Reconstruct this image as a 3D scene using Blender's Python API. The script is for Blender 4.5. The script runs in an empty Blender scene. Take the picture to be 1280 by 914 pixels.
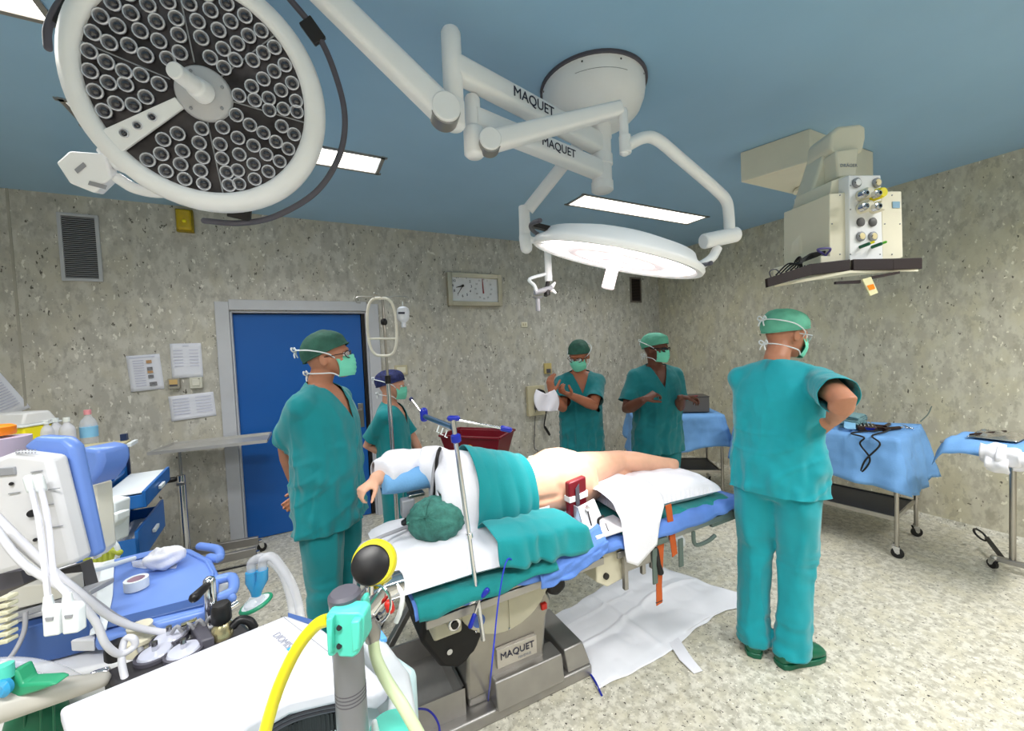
import bpy, bmesh, math, random
import numpy as np
from mathutils import Vector, Matrix
random.seed(7)
PI = math.pi
COL = bpy.context.scene.collection
V = Vector

# ------------------------------------------------------------------ camera
FPX, YAW, PIT, ROL = 498.0, 0.48558, 0.03711, -0.04314
CAMP = V((0, 0, 1.6))
_cy, _sy, _cp, _sp = math.cos(YAW), math.sin(YAW), math.cos(PIT), math.sin(PIT)
FWD = V((_sy*_cp, _cy*_cp, -_sp)); _r = V((_cy, -_sy, 0)); _u = _r.cross(FWD)
RGT = math.cos(ROL)*_r + math.sin(ROL)*_u
UPV = -math.sin(ROL)*_r + math.cos(ROL)*_u
cam_d = bpy.data.cameras.new('camera'); cam_d.sensor_width = 36; cam_d.sensor_fit = 'HORIZONTAL'
cam_d.lens = FPX/1280*36; cam_d.clip_start = 0.02
cam = bpy.data.objects.new('camera', cam_d); COL.objects.link(cam)
cam.matrix_world = Matrix(((RGT.x, UPV.x, -FWD.x, CAMP.x), (RGT.y, UPV.y, -FWD.y, CAMP.y), (RGT.z, UPV.z, -FWD.z, CAMP.z), (0, 0, 0, 1)))
bpy.context.scene.camera = cam
cam_d.dof.use_dof = False

# ------------------------------------------------------------------ world, exposure, lamps
w = bpy.data.worlds.new('world'); bpy.context.scene.world = w; w.use_nodes = True
w.node_tree.nodes['Background'].inputs[0].default_value = (0.8, 0.85, 0.9, 1)
w.node_tree.nodes['Background'].inputs[1].default_value = 0.15
vs = bpy.context.scene.view_settings
vs.view_transform = 'Standard'; vs.look = 'None'; vs.exposure = 0.12; vs.gamma = 1.0; vs.use_curve_mapping = False
WALLY, WALLX, CEIL = 4.185, 4.693, 2.903
# recessed ceiling panels: (centre x, centre y, length, width)
PANELS = [(3.005, 2.85, 1.60, 0.25), (-0.20, 2.85, 1.50, 0.25), (-1.45, 2.02, 1.40, 0.25),
          (-0.6, 0.0, 1.5, 0.25), (1.6, -0.9, 1.5, 0.25), (3.3, -0.2, 1.5, 0.25), (-1.6, -1.6, 1.5, 0.25)]
PANEL_W = [15, 15, 15, 43, 44, 45, 34]
def area(name, loc, sx, sy, e, col=(1, 0.985, 0.96), rot=(0, 0, 0)):
    d = bpy.data.lights.new(name, 'AREA'); d.shape = 'RECTANGLE'; d.size = sx; d.size_y = sy; d.energy = e; d.color = col; d.spread = math.radians(140)
    o = bpy.data.objects.new(name, d); o.location = loc; o.rotation_euler = rot; COL.objects.link(o); return o
for (px_, py_, l_, w_), e_ in zip(PANELS, PANEL_W):
    area('panel_light', (px_, py_, CEIL-0.012), l_-0.06, w_-0.05, e_)

# ------------------------------------------------------------------ helpers
def at(px, py, **k):
    d = FWD + RGT*((px-640)/FPX) - UPV*((py-457)/FPX)
    if 'z' in k: t = (k['z']-1.6)/d.z
    elif 'Y' in k: t = k['Y']/d.y
    elif 'X' in k: t = k['X']/d.x
    elif 'd' in k: t = k['d']
    elif 'n' in k: t = (k['c']-CAMP).dot(k['n'])/d.dot(k['n'])
    return CAMP + d*t

def lin(c): return tuple(((x/255)/12.92 if x/255 <= 0.04045 else ((x/255+0.055)/1.055)**2.4) for x in c)
MATS = {}
def mat(name, rgb, rough=0.5, metal=0.0, var=0.06, vs_=9.0, bump=0.0, bs=60.0, trans=0.0, emit=0.0, alpha=1.0, ior=1.45, coat=0.0, sheen=0.0, sub=0.0, stretch=(1, 1, 1), fold=0.0):
    if name in MATS: return MATS[name]
    m = bpy.data.materials.new(name); m.use_nodes = True; nt = m.node_tree; b = nt.nodes['Principled BSDF']
    c = lin(rgb)
    tc = nt.nodes.new('ShaderNodeTexCoord'); mp = nt.nodes.new('ShaderNodeMapping'); mp.inputs['Scale'].default_value = stretch
    nt.links.new(tc.outputs['Object'], mp.inputs['Vector'])
    n = nt.nodes.new('ShaderNodeTexNoise'); n.inputs['Scale'].default_value = vs_; n.inputs['Detail'].default_value = 4
    nt.links.new(mp.outputs[0], n.inputs['Vector'])
    r = nt.nodes.new('ShaderNodeValToRGB')
    r.color_ramp.elements[0].position = 0.3; r.color_ramp.elements[1].position = 0.7
    r.color_ramp.elements[0].color = tuple(x*(1-var) for x in c)+(1,)
    r.color_ramp.elements[1].color = tuple(min(1, x*(1+var)) for x in c)+(1,)
    nt.links.new(n.outputs['Fac'], r.inputs[0]); nt.links.new(r.outputs[0], b.inputs['Base Color'])
    b.inputs['Roughness'].default_value = rough; b.inputs['Metallic'].default_value = metal
    b.inputs['IOR'].default_value = ior
    if coat: b.inputs['Coat Weight'].default_value = coat
    if sheen: b.inputs['Sheen Weight'].default_value = sheen
    if trans: b.inputs['Transmission Weight'].default_value = trans
    if alpha < 1: b.inputs['Alpha'].default_value = alpha
    if sub:
        b.inputs['Subsurface Weight'].default_value = sub; b.inputs['Subsurface Radius'].default_value = (0.02, 0.008, 0.004)
    if emit:
        nt.links.new(r.outputs[0], b.inputs['Emission Color']); b.inputs['Emission Strength'].default_value = emit
    if bump:
        bn = nt.nodes.new('ShaderNodeTexNoise'); bn.inputs['Scale'].default_value = bs; bn.inputs['Detail'].default_value = 3
        nt.links.new(mp.outputs[0], bn.inputs['Vector'])
        bp = nt.nodes.new('ShaderNodeBump'); bp.inputs['Strength'].default_value = bump; bp.inputs['Distance'].default_value = 0.01
        nt.links.new(bn.outputs['Fac'], bp.inputs['Height']); nt.links.new(bp.outputs[0], b.inputs['Normal'])
    if fold:
        g = nt.nodes.new('ShaderNodeNewGeometry'); mp2 = nt.nodes.new('ShaderNodeMapping'); mp2.inputs['Scale'].default_value = (1, 1, .42); mp2.inputs['Rotation'].default_value = (.25, .35, 0)
        nt.links.new(g.outputs['Position'], mp2.inputs[0])
        fn_ = nt.nodes.new('ShaderNodeTexNoise'); fn_.noise_type = 'RIDGED_MULTIFRACTAL'; fn_.inputs['Scale'].default_value = 7; fn_.inputs['Detail'].default_value = 2.5; fn_.inputs['Distortion'].default_value = .6
        nt.links.new(mp2.outputs[0], fn_.inputs['Vector'])
        b2 = nt.nodes.new('ShaderNodeBump'); b2.inputs['Strength'].default_value = fold; b2.inputs['Distance'].default_value = .05
        nt.links.new(fn_.outputs['Fac'], b2.inputs['Height'])
        if bump: nt.links.new(bp.outputs[0], b2.inputs['Normal'])
        nt.links.new(b2.outputs[0], b.inputs['Normal'])
    MATS[name] = m; return m

def stone(name, base, light, dark, warm, speck, sz, rough, dens, streak=1.0):
    m = bpy.data.materials.new(name); m.use_nodes = True; nt = m.node_tree; b = nt.nodes['Principled BSDF']
    g = nt.nodes.new('ShaderNodeNewGeometry'); mp = nt.nodes.new('ShaderNodeMapping')
    mp.inputs['Scale'].default_value = (1, 1, streak); nt.links.new(g.outputs['Position'], mp.inputs[0])
    def noise(s, d=5, rg=.6):
        n = nt.nodes.new('ShaderNodeTexNoise'); n.inputs['Scale'].default_value = s; n.inputs['Detail'].default_value = d; n.inputs['Roughness'].default_value = rg
        nt.links.new(mp.outputs[0], n.inputs[0]); return n
    def ramp(src, p0, p1, c0=(0, 0, 0, 1), c1=(1, 1, 1, 1)):
        r = nt.nodes.new('ShaderNodeValToRGB'); r.color_ramp.elements[0].position = p0; r.color_ramp.elements[1].position = p1
        r.color_ramp.elements[0].color = c0; r.color_ramp.elements[1].color = c1; nt.links.new(src, r.inputs[0]); return r
    def mix(f, a, c):
        x = nt.nodes.new('ShaderNodeMix'); x.data_type = 'RGBA'; nt.links.new(f, x.inputs[0]); nt.links.new(a, x.inputs[6])
        if isinstance(c, tuple): x.inputs[7].default_value = c
        else: nt.links.new(c, x.inputs[7])
        return x.outputs[2]
    L = lambda c: lin(c)+(1,)
    G = lambda v: (v, v, v, 1)
    col = ramp(noise(sz*1.6, 5, .62).outputs['Fac'], .43, .57, L(base), L(light)).outputs[0]
    col = mix(ramp(noise(sz*.5, 4, .6).outputs['Fac'], .47, .60, G(0), G(.65)).outputs[0], col, L(warm))
    col = mix(ramp(noise(sz*2.1, 5, .65).outputs['Fac'], .54, .61, G(0), G(.55)).outputs[0], col, L(dark))
    n2 = noise(sz*3.6, 4, .62)
    col = mix(ramp(n2.outputs['Fac'], dens, dens+.02).outputs[0], col, L(speck))
    col = mix(ramp(noise(sz*4.1, 2, .5).outputs['Fac'], .31, .33, G(1), G(0)).outputs[0], col, L(tuple(min(255, x+24) for x in light)))
    nt.links.new(col, b.inputs['Base Color']); b.inputs['Roughness'].default_value = rough
    bp = nt.nodes.new('ShaderNodeBump'); bp.inputs['Strength'].default_value = .08; bp.inputs['Distance'].default_value = .004
    nt.links.new(n2.outputs['Fac'], bp.inputs['Height']); nt.links.new(bp.outputs[0], b.inputs['Normal'])
    MATS[name] = m; return m

def tag(o, label=None, cat=None, group=None, kind=None):
    if label: o['label'] = label
    if cat: o['category'] = cat
    if group: o['group'] = group
    if kind: o['kind'] = kind
    return o
def thing(name, label, cat, loc=(0, 0, 0), rz=0.0, group=None):
    o = bpy.data.objects.new(name, None); COL.objects.link(o); o.location = loc; o.rotation_euler = (0, 0, rz)
    o.empty_display_size = 0.05
    return tag(o, label, cat, group)
def wloc(p):
    v = V((0, 0, 0))
    while p is not None: v = v + V(p.location); p = p.parent
    return v
def finish(me, name, m, parent=None, smooth=True, bevel=0.0, seg=2, label=None, solid=0.0, sub=0, ang=40, world=True):
    """link mesh (built in world axes) under parent, made relative to the parent's place"""
    if parent is not None and world:
        me.transform(Matrix.Translation(-wloc(parent)))
    o = bpy.data.objects.new(name, me); COL.objects.link(o); o.parent = parent
    if m is not None: me.materials.append(m)
    if smooth:
        me.polygons.foreach_set('use_smooth', [True]*len(me.polygons))
        if hasattr(me, 'set_sharp_from_angle') and ang < 180: me.set_sharp_from_angle(angle=math.radians(ang))
    if solid:
        s = o.modifiers.new('solid', 'SOLIDIFY'); s.thickness = solid; s.offset = 0
    if bevel:
        b = o.modifiers.new('bevel', 'BEVEL'); b.width = bevel; b.segments = seg; b.limit_method = 'ANGLE'; b.angle_limit = math.radians(35)
    if sub:
        s = o.modifiers.new('sub', 'SUBSURF'); s.levels = sub; s.render_levels = sub
    if label: o['label'] = label
    return o

def frame_of(d, hint=None):
    d = V(d).normalized()
    h = V(hint) if hint is not None else (V((0, 0, 1)) if abs(d.z) < 0.9 else V((1, 0, 0)))
    a = h.cross(d)
    if a.length < 1e-6: a = V((1, 0, 0)).cross(d)
    a.normalize(); return a, d.cross(a).normalized(), d

def spline(pts, n=8, closed=False):
    P = [V(p) for p in pts]; out = []
    N = len(P); rng = N if closed else N-1
    for i in range(rng):
        p1, p2 = P[i], P[(i+1) % N]
        p0 = P[(i-1) % N] if (closed or i > 0) else p1*2-p2
        p3 = P[(i+2) % N] if (closed or i+2 < N) else p2*2-p1
        for k in range(n):
            t = k/n
            out.append(0.5*((2*p1)+(p2-p0)*t+(2*p0-5*p1+4*p2-p3)*t*t+(3*p1-p0-3*p2+p3)*t**3))
    if not closed: out.append(P[-1].copy())
    return out

class MB:
    def __init__(s): s.v = []; s.f = []
    def add(s, vs_, fs):
        o = len(s.v); s.v += [tuple(x) for x in vs_]; s.f += [tuple(i+o for i in f) for f in fs]; return s
    def box(s, c, d, x=None, y=None, z=None):
        c = V(c); x = V(x) if x is not None else V((1, 0, 0)); y = V(y) if y is not None else V((0, 1, 0)); z = V(z) if z is not None else x.cross(y)
        hx, hy, hz = d[0]/2, d[1]/2, d[2]/2
        vs_ = [c+x*(a*hx)+y*(b*hy)+z*(e*hz) for a in (-1, 1) for b in (-1, 1) for e in (-1, 1)]
        return s.add(vs_, [(0, 1, 3, 2), (4, 6, 7, 5), (0, 4, 5, 1), (2, 3, 7, 6), (0, 2, 6, 4), (1, 5, 7, 3)])
    def rbox(s, c, rz, d):   # box turned about z
        return s.box(c, d, (math.cos(rz), math.sin(rz), 0), (-math.sin(rz), math.cos(rz), 0), (0, 0, 1))
    def bar(s, a, b, w, h, hint=None):
        a = V(a); b = V(b); X, Y, Z = frame_of(b-a, hint)
        return s.box((a+b)/2, (w, h, (b-a).length), X, Y, Z)
    def slab(s, quad, tv):
        q = [V(p) for p in quad]; tv = V(tv); n = len(q)
        vs_ = q+[p+tv for p in q]
        return s.add(vs_, [tuple(range(n))[::-1], tuple(range(n, 2*n))]+[(i, (i+1) % n, n+(i+1) % n, n+i) for i in range(n)])
    def tube(s, pts, r, seg=10, cap=True, closed=False, flat=1.0, hint=None, rnd=False):
        P = [V(p) for p in pts]; N = len(P)
        R = list(r) if isinstance(r, (list, tuple)) else [r]*N
        if rnd and not closed:
            d0 = (P[0]-P[1]).normalized(); d1 = (P[-1]-P[-2]).normalized()
            P = [P[0]+d0*R[0]*.85, P[0]+d0*R[0]*.5]+P+[P[-1]+d1*R[-1]*.5, P[-1]+d1*R[-1]*.85]
            R = [R[0]*.4, R[0]*.85]+R+[R[-1]*.85, R[-1]*.4]; N = len(P)
        T = []
        for i in range(N):
            a = P[(i-1) % N] if (closed or i > 0) else P[i]; b = P[(i+1) % N] if (closed or i < N-1) else P[i]
            t = b-a; T.append(t.normalized() if t.length > 1e-9 else V((0, 0, 1)))
        X, Y, _ = frame_of(T[0], hint); rings = []
        for i in range(N):
            X = (X-T[i]*X.dot(T[i])); X = X.normalized() if X.length > 1e-6 else frame_of(T[i])[0]
            Y = T[i].cross(X)
            rings.append([P[i]+X*(R[i]*math.cos(2*PI*k/seg))+Y*(R[i]*flat*math.sin(2*PI*k/seg)) for k in range(seg)])
        vs_ = [p for rg in rings for p in rg]; fs = []
        for i in range(N if closed else N-1):
            j = (i+1) % N
            for k in range(seg):
                fs.append((i*seg+k, i*seg+(k+1) % seg, j*seg+(k+1) % seg, j*seg+k))
        if cap and not closed: fs += [tuple(range(seg))[::-1], tuple((N-1)*seg+k for k in range(seg))]
        return s.add(vs_, fs)
    def cyl(s, a, b, r, r2=None, seg=20): return s.tube([a, b], [r, r if r2 is None else r2], seg)
    def loft(s, secs, seg=20):
        """secs: (centre, xvec*rx, yvec*ry) closed both ends"""
        vs_ = []; fs = []
        for c, a, b in secs:
            c = V(c); a = V(a); b = V(b)
            vs_ += [c+a*math.cos(2*PI*k/seg)+b*math.sin(2*PI*k/seg) for k in range(seg)]
        for i in range(len(secs)-1):
            for k in range(seg): fs.append((i*seg+k, i*seg+(k+1) % seg, (i+1)*seg+(k+1) % seg, (i+1)*seg+k))
        n = len(secs)-1
        fs += [tuple(range(seg))[::-1], tuple(n*seg+k for k in range(seg))]
        return s.add(vs_, fs)
    def lathe(s, prof, o, ax=(0, 0, 1), seg=28, caps=True):
        o = V(o); X, Y, Z = frame_of(ax); vs_ = []; fs = []
        for r, h in prof: vs_ += [o+Z*h+X*(r*math.cos(2*PI*k/seg))+Y*(r*math.sin(2*PI*k/seg)) for k in range(seg)]
        for i in range(len(prof)-1):
            for k in range(seg): fs.append((i*seg+k, i*seg+(k+1) % seg, (i+1)*seg+(k+1) % seg, (i+1)*seg+k))
        n = len(prof)-1
        if caps and prof[0][0] > 1e-5: fs.append(tuple(range(seg))[::-1])
        if caps and prof[-1][0] > 1e-5: fs.append(tuple(n*seg+k for k in range(seg)))
        return s.add(vs_, fs)
    def ell(s, c, a, b, d, nu=16, nv=10):
        c = V(c); a = V(a); b = V(b); d = V(d); vs_ = [c-d]; fs = []
        for j in range(1, nv):
            ph = -PI/2+PI*j/nv
            for i in range(nu):
                th = 2*PI*i/nu; vs_.append(c+a*(math.cos(ph)*math.cos(th))+b*(math.cos(ph)*math.sin(th))+d*math.sin(ph))
        vs_.append(c+d); top = len(vs_)-1
        for i in range(nu):
            fs.append((0, 1+(i+1) % nu, 1+i)); fs.append((top, 1+(nv-2)*nu+i, 1+(nv-2)*nu+(i+1) % nu))
            for j in range(nv-2): fs.append((1+j*nu+i, 1+j*nu+(i+1) % nu, 1+(j+1)*nu+(i+1) % nu, 1+(j+1)*nu+i))
        return s.add(vs_, fs)
    def sph(s, c, r, nu=14, nv=9): return s.ell(c, (r, 0, 0), (0, r, 0), (0, 0, r), nu, nv)
    def grid(s, fn, nu, nv):
        vs_ = [fn(i/nu, j/nv) for j in range(nv+1) for i in range(nu+1)]
        return s.add(vs_, [(j*(nu+1)+i, j*(nu+1)+i+1, (j+1)*(nu+1)+i+1, (j+1)*(nu+1)+i) for j in range(nv) for i in range(nu)])
    def mesh(s, name='m', fix=True):
        me = bpy.data.meshes.new(name); me.from_pydata(s.v, [], s.f)
        if fix:
            bm = bmesh.new(); bm.from_mesh(me); bmesh.ops.recalc_face_normals(bm, faces=bm.faces); bm.to_mesh(me); bm.free()
        me.update(); return me
    def build(s, name, m, parent=None, **k):
        return finish(s.mesh(name), name, m, parent, **k)

def copy_tree(o, parent=None):
    c = o.copy(); COL.objects.link(c); c.parent = parent
    for ch in list(o.children): copy_tree(ch, c)
    return c

def text(s, size, origin, xd, yd, name, m, parent, depth=0.0008, label=None, align='CENTER', bold=0.0):
    cu = bpy.data.curves.new('t', 'FONT'); cu.body = s; cu.size = size; cu.align_x = align; cu.align_y = 'CENTER'; cu.extrude = depth; cu.resolution_u = 3
    cu.offset = bold
    ob = bpy.data.objects.new('t', cu); COL.objects.link(ob)
    dg = bpy.context.evaluated_depsgraph_get(); me = bpy.data.meshes.new_from_object(ob.evaluated_get(dg))
    bpy.data.objects.remove(ob); bpy.data.curves.remove(cu)
    xd = V(xd).normalized(); yd = V(yd); yd = (yd-xd*yd.dot(xd)).normalized(); zd = xd.cross(yd); o = V(origin)
    me.transform(Matrix(((xd.x, yd.x, zd.x, o.x), (xd.y, yd.y, zd.y, o.y), (xd.z, yd.z, zd.z, o.z), (0, 0, 0, 1))))
    me.materials.clear()
    return finish(me, name, m, parent, smooth=False, label=label)

# value noise on numpy points
_rs = np.random.RandomState(3); _TAB = _rs.rand(64, 64, 64)*2-1
def vn(P, s, seed=0):
    P = np.asarray(P, float)*np.asarray(s, float)+seed*7.31+100
    i = np.floor(P).astype(int); f = P-i; f = f*f*(3-2*f); r = 0
    for a in (0, 1):
        for b in (0, 1):
            for c in (0, 1):
                w_ = (f[:, 0] if a else 1-f[:, 0])*(f[:, 1] if b else 1-f[:, 1])*(f[:, 2] if c else 1-f[:, 2])
                r = r+w_*_TAB[(i[:, 0]+a) % 64, (i[:, 1]+b) % 64, (i[:, 2]+c) % 64]
    return r
def vcoords(me):
    a = np.empty(len(me.vertices)*3); me.vertices.foreach_get('co', a); return a.reshape(-1, 3)
def setcoords(me, P): me.vertices.foreach_set('co', np.ascontiguousarray(P, dtype=np.float64).ravel()); me.update()
def vnormals(me):
    a = np.empty(len(me.vertices)*3); me.vertex_normals.foreach_get('vector', a); return a.reshape(-1, 3)
def smooth_me(me, it, wt=None):
    P = vcoords(me); E = np.empty(len(me.edges)*2, dtype=np.int64); me.edges.foreach_get('vertices', E); E = E.reshape(-1, 2)
    n = len(P); a = np.concatenate([E[:, 0], E[:, 1]]); b = np.concatenate([E[:, 1], E[:, 0]]); cnt = np.maximum(np.bincount(a, minlength=n), 1)
    w_ = np.ones(n) if wt is None else wt
    for k in range(it):
        for lam in (0.6, -0.5) if k % 2 else (0.6,):
            A = np.stack([np.bincount(a, weights=P[b, d], minlength=n) for d in range(3)], 1)/cnt[:, None]
            P = P+(A-P)*(lam*w_)[:, None]
    setcoords(me, P); return P
def remesh(mb, vox, name='m'):
    me = mb.mesh(name); ob = bpy.data.objects.new('tmp', me); COL.objects.link(ob)
    md = ob.modifiers.new('r', 'REMESH'); md.mode = 'VOXEL'; md.voxel_size = vox
    dg = bpy.context.evaluated_depsgraph_get(); me2 = bpy.data.meshes.new_from_object(ob.evaluated_get(dg))
    bpy.data.objects.remove(ob); bpy.data.meshes.remove(me); me2.name = name; me2.materials.clear(); return me2
def cut(me, co, no, sel=None, drop=True):
    """bisect selected faces with a plane; drop the part in front of it"""
    co = V(co); no = V(no).normalized(); bm = bmesh.new(); bm.from_mesh(me)
    fs = [f for f in bm.faces if sel is None or sel(f.calc_center_median())]
    geom = list({v for f in fs for v in f.verts})+list({e for f in fs for e in f.edges})+fs
    bmesh.ops.bisect_plane(bm, geom=geom, plane_co=co, plane_no=no, dist=1e-5)
    if drop:
        kill = [f for f in bm.faces if (sel is None or sel(f.calc_center_median())) and (f.calc_center_median()-co).dot(no) > 0]
        bmesh.ops.delete(bm, geom=kill, context='FACES')
    bm.to_mesh(me); bm.free(); me.update()

# ------------------------------------------------------------------ materials
WALL = stone('marbled_wall', (184, 181, 172), (206, 203, 194), (160, 156, 147), (198, 193, 177), (92, 88, 80), 9.0, .42, .655, streak=.55)
WALLR = stone('marbled_wall_warm', (190, 184, 166), (210, 205, 186), (166, 160, 140), (204, 197, 168), (98, 92, 78), 9.0, .42, .655, streak=.55)
FLOOR = stone('speckled_floor', (182, 178, 163), (216, 212, 198), (146, 141, 126), (204, 198, 176), (54, 50, 46), 15.0, .38, .63)
def ceiling_mat():
    m = mat('ceiling_blue', (150, 190, 222), rough=.30, var=.05, vs_=1.2)
    return m
CEILM = ceiling_mat()
WHITE = mat('white_enamel', (246, 247, 249), rough=.28, var=.02)
IVORY = mat('ivory_enamel', (236, 230, 208), rough=.38, var=.02)
GREYPL = mat('grey_plastic', (150, 152, 158), rough=.4, var=.03)
DKGREY = mat('dark_grey_rubber', (82, 80, 90), rough=.45, var=.05)
BLACK = mat('black_plastic', (22, 20, 22), rough=.4, var=.1)
STEEL = mat('brushed_steel', (176, 172, 166), rough=.28, metal=1, var=.06, vs_=30, stretch=(1, 1, .1))
STEELD = mat('dull_steel', (166, 163, 160), rough=.42, metal=.85, var=.08)
CHROME = mat('chrome', (215, 215, 218), rough=.12, metal=1, var=.03)
SCRUB = mat('teal_scrub_cloth', (0, 134, 140), rough=.85, var=.05, vs_=14, bump=.15, bs=500, sheen=.25, fold=0.55)
SCRUBD = mat('dark_teal_scrub_cloth', (0, 112, 118), rough=.85, var=.06, vs_=14, bump=.15, bs=500, sheen=.2, fold=0.55)
SCRUBL = mat('bright_teal_scrub_cloth', (0, 150, 162), rough=.85, var=.05, vs_=14, bump=.15, bs=500, sheen=.25, fold=0.55)
TEALDR = mat('teal_drape_cloth', (0, 128, 128), rough=.85, var=.06, vs_=8, bump=.2, bs=300, sheen=.2, fold=0.45)
MASKM = mat('mint_mask_fabric', (120, 216, 186), rough=.8, var=.04, bump=.1, bs=200)
CAPG = mat('dark_green_cap_fabric', (46, 92, 78), rough=.8, var=.25, vs_=22, bump=.2, bs=150)
CAPL = mat('light_green_cap_fabric', (98, 176, 150), rough=.8, var=.12, vs_=22, bump=.2, bs=150)
STRAP = mat('white_strap', (228, 234, 236), rough=.8, var=.03)
WCLOTH = mat('white_cloth', (232, 232, 240), rough=.85, var=.03, bump=.15, bs=120, sheen=.1, fold=.25)
BLUEDR = mat('light_blue_drape', (112, 162, 218), rough=.75, var=.07, vs_=6, bump=.15, bs=150, fold=0.45)
BLUESH = mat('blue_sheet', (92, 132, 208), rough=.75, var=.1, vs_=8, bump=.15, bs=120, fold=0.45)
PERI = mat('periwinkle_plastic', (110, 144, 218), rough=.3, var=.03)
PERID = mat('navy_blue_plastic', (56, 88, 148), rough=.35, var=.05)
CARTB = mat('cart_blue', (22, 104, 184), rough=.35, var=.06)
DOORB = mat('door_blue', (20, 94, 176), rough=.36, var=.03, vs_=2)
FRAMEG = mat('door_frame_grey', (196, 198, 204), rough=.45, var=.03)
BLUEKN = mat('royal_blue_knob', (24, 42, 160), rough=.3, var=.05)
MAROON = mat('maroon_plastic', (112, 8, 28), rough=.35, var=.06)
YELLOW = mat('yellow_plastic', (236, 222, 30), rough=.35, var=.04)
ORANGE = mat('orange_plastic', (255, 140, 20), rough=.4, var=.04)
TEALPL = mat('turquoise_plastic', (84, 206, 186), rough=.35, var=.04)
GREENR = mat('green_rubber', (20, 100, 70), rough=.45, var=.1)
CLEAR = mat('clear_plastic', (240, 242, 250), rough=.12, var=.02, trans=.0, alpha=.32)
CLEARB = mat('clear_blue_plastic', (60, 170, 226), rough=.15, var=.03, alpha=.75)
PAPER = mat('paper', (232, 234, 244), rough=.8, var=.01)
INK = mat('dark_ink', (42, 44, 66), rough=.6, var=.02)
STRAPO = mat('orange_strap', (186, 86, 34), rough=.75, var=.08, bump=.2, bs=200)
SILGR = mat('grey_tube_metal', (128, 130, 136), rough=.35, metal=.4, var=.04)
TUBEW = mat('white_cable', (214, 214, 222), rough=.4, var=.02)
TUBEG = mat('grey_cable', (160, 160, 166), rough=.45, var=.02)
def skin(name, rgb): return mat(name, rgb, rough=.5, var=.07, vs_=16, bump=.06, bs=300, sub=.12)
SKIN1 = skin('skin_tan', (186, 128, 100)); SKIN2 = skin('skin_brown', (104, 62, 46)); SKIN3 = skin('skin_light', (216, 160, 134)); SKIN4 = skin('skin_mid', (166, 104, 76))
SKINP = skin('skin_pale', (222, 172, 144))

# ================================================================== ROOM
XL, YF = -2.6, -2.6
def struct(name, mb, m, parent=None, **k):
    o = mb.build(name, m, parent, smooth=False, **k)
    if parent is None: o['kind'] = 'structure'
    return o
struct('floor', MB().box(((XL+WALLX)/2, (YF+WALLY)/2, -.05), (WALLX-XL+.4, WALLY-YF+.4, .1)), FLOOR)
struct('ceiling', MB().box(((XL+WALLX)/2, (YF+WALLY)/2, CEIL+.05), (WALLX-XL+.4, WALLY-YF+.4, .1)), CEILM)
DX0, DX1, DZ = -.525, .600, 2.05
wb = MB().box(((XL+DX0-.0)/2, WALLY+.1, CEIL/2), (DX0-XL, .2, CEIL)).box(((DX1+WALLX)/2, WALLY+.1, CEIL/2), (WALLX-DX1, .2, CEIL)).box(((DX0+DX1)/2, WALLY+.1, (DZ+CEIL)/2), (DX1-DX0, .2, CEIL-DZ))
struct('wall_back', wb, WALL)
struct('wall_right', MB().box((WALLX+.1, (YF+WALLY)/2, CEIL/2), (.2, WALLY-YF+.4, CEIL)), WALLR)
struct('wall_left', MB().box((XL-.1, (YF+WALLY)/2, CEIL/2), (.2, WALLY-YF+.4, CEIL)), WALL)
struct('wall_front', MB().box(((XL+WALLX)/2, YF-.1, CEIL/2), (WALLX-XL, .2, CEIL)), WALL)
seam = MB().box((-1.775, WALLY-.001, CEIL/2), (.014, .006, CEIL)); struct('trim_1', seam, mat('pale_joint', (176, 172, 160), rough=.6, var=.1))
# cove where walls meet the floor
struct('baseboard_back', MB().slab([(DX1+.12, WALLY, 0), (DX1+.12, WALLY-.03, 0), (DX1+.12, WALLY, .04)], (WALLX-DX1-.12, 0, 0)), FLOOR)
struct('baseboard_right', MB().slab([(WALLX, YF, 0), (WALLX-.03, YF, 0), (WALLX, YF, .04)], (0, WALLY-YF, 0)), FLOOR)

# door in a grey steel frame
fr = MB().box((DX0-.05, WALLY-.012, DZ/2+.03), (.10, .024, DZ+.09)).box((DX1+.055, WALLY-.012, DZ/2+.03), (.11, .024, DZ+.09)).box(((DX0+DX1)/2, WALLY-.012, DZ+.05), (DX1-DX0, .024, .09))
fr.box((DX0+.008, WALLY+.08, DZ/2), (.016, .16, DZ)).box((DX1-.008, WALLY+.08, DZ/2), (.016, .16, DZ)).box(((DX0+DX1)/2, WALLY+.08, DZ-.008), (DX1-DX0, .16, .016))
door = MB().box(((DX0+DX1)/2-.02, WALLY+.075, DZ/2-.01), (DX1-DX0-.07, .05, DZ-.03)).build('door_1', DOORB, smooth=False, bevel=.003); door['kind'] = 'structure'
dfr = fr.build('door_frame', FRAMEG, door, smooth=False, bevel=.004)
MB().box((DX1-.035, WALLY+.06, DZ/2), (.03, .04, DZ-.02)).build('door_gap_shade', BLACK, door, smooth=False)  # black strip stands in for the shaded gap between leaf and jamb
MB().box(((DX0+DX1)/2, WALLY+.2, DZ/2), (DX1-DX0+.1, .02, DZ+.1)).build('backing_panel', BLACK, door, smooth=False)
MB().box((.50, WALLY+.045, 1.02), (.05, .012, .24)).build('lock_plate', STEEL, door, bevel=.004)
MB().tube([(.50, WALLY+.04, 1.08), (.50, WALLY, 1.08), (.40, WALLY, 1.08)], .01).build('door_handle', STEEL, door)

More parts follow.
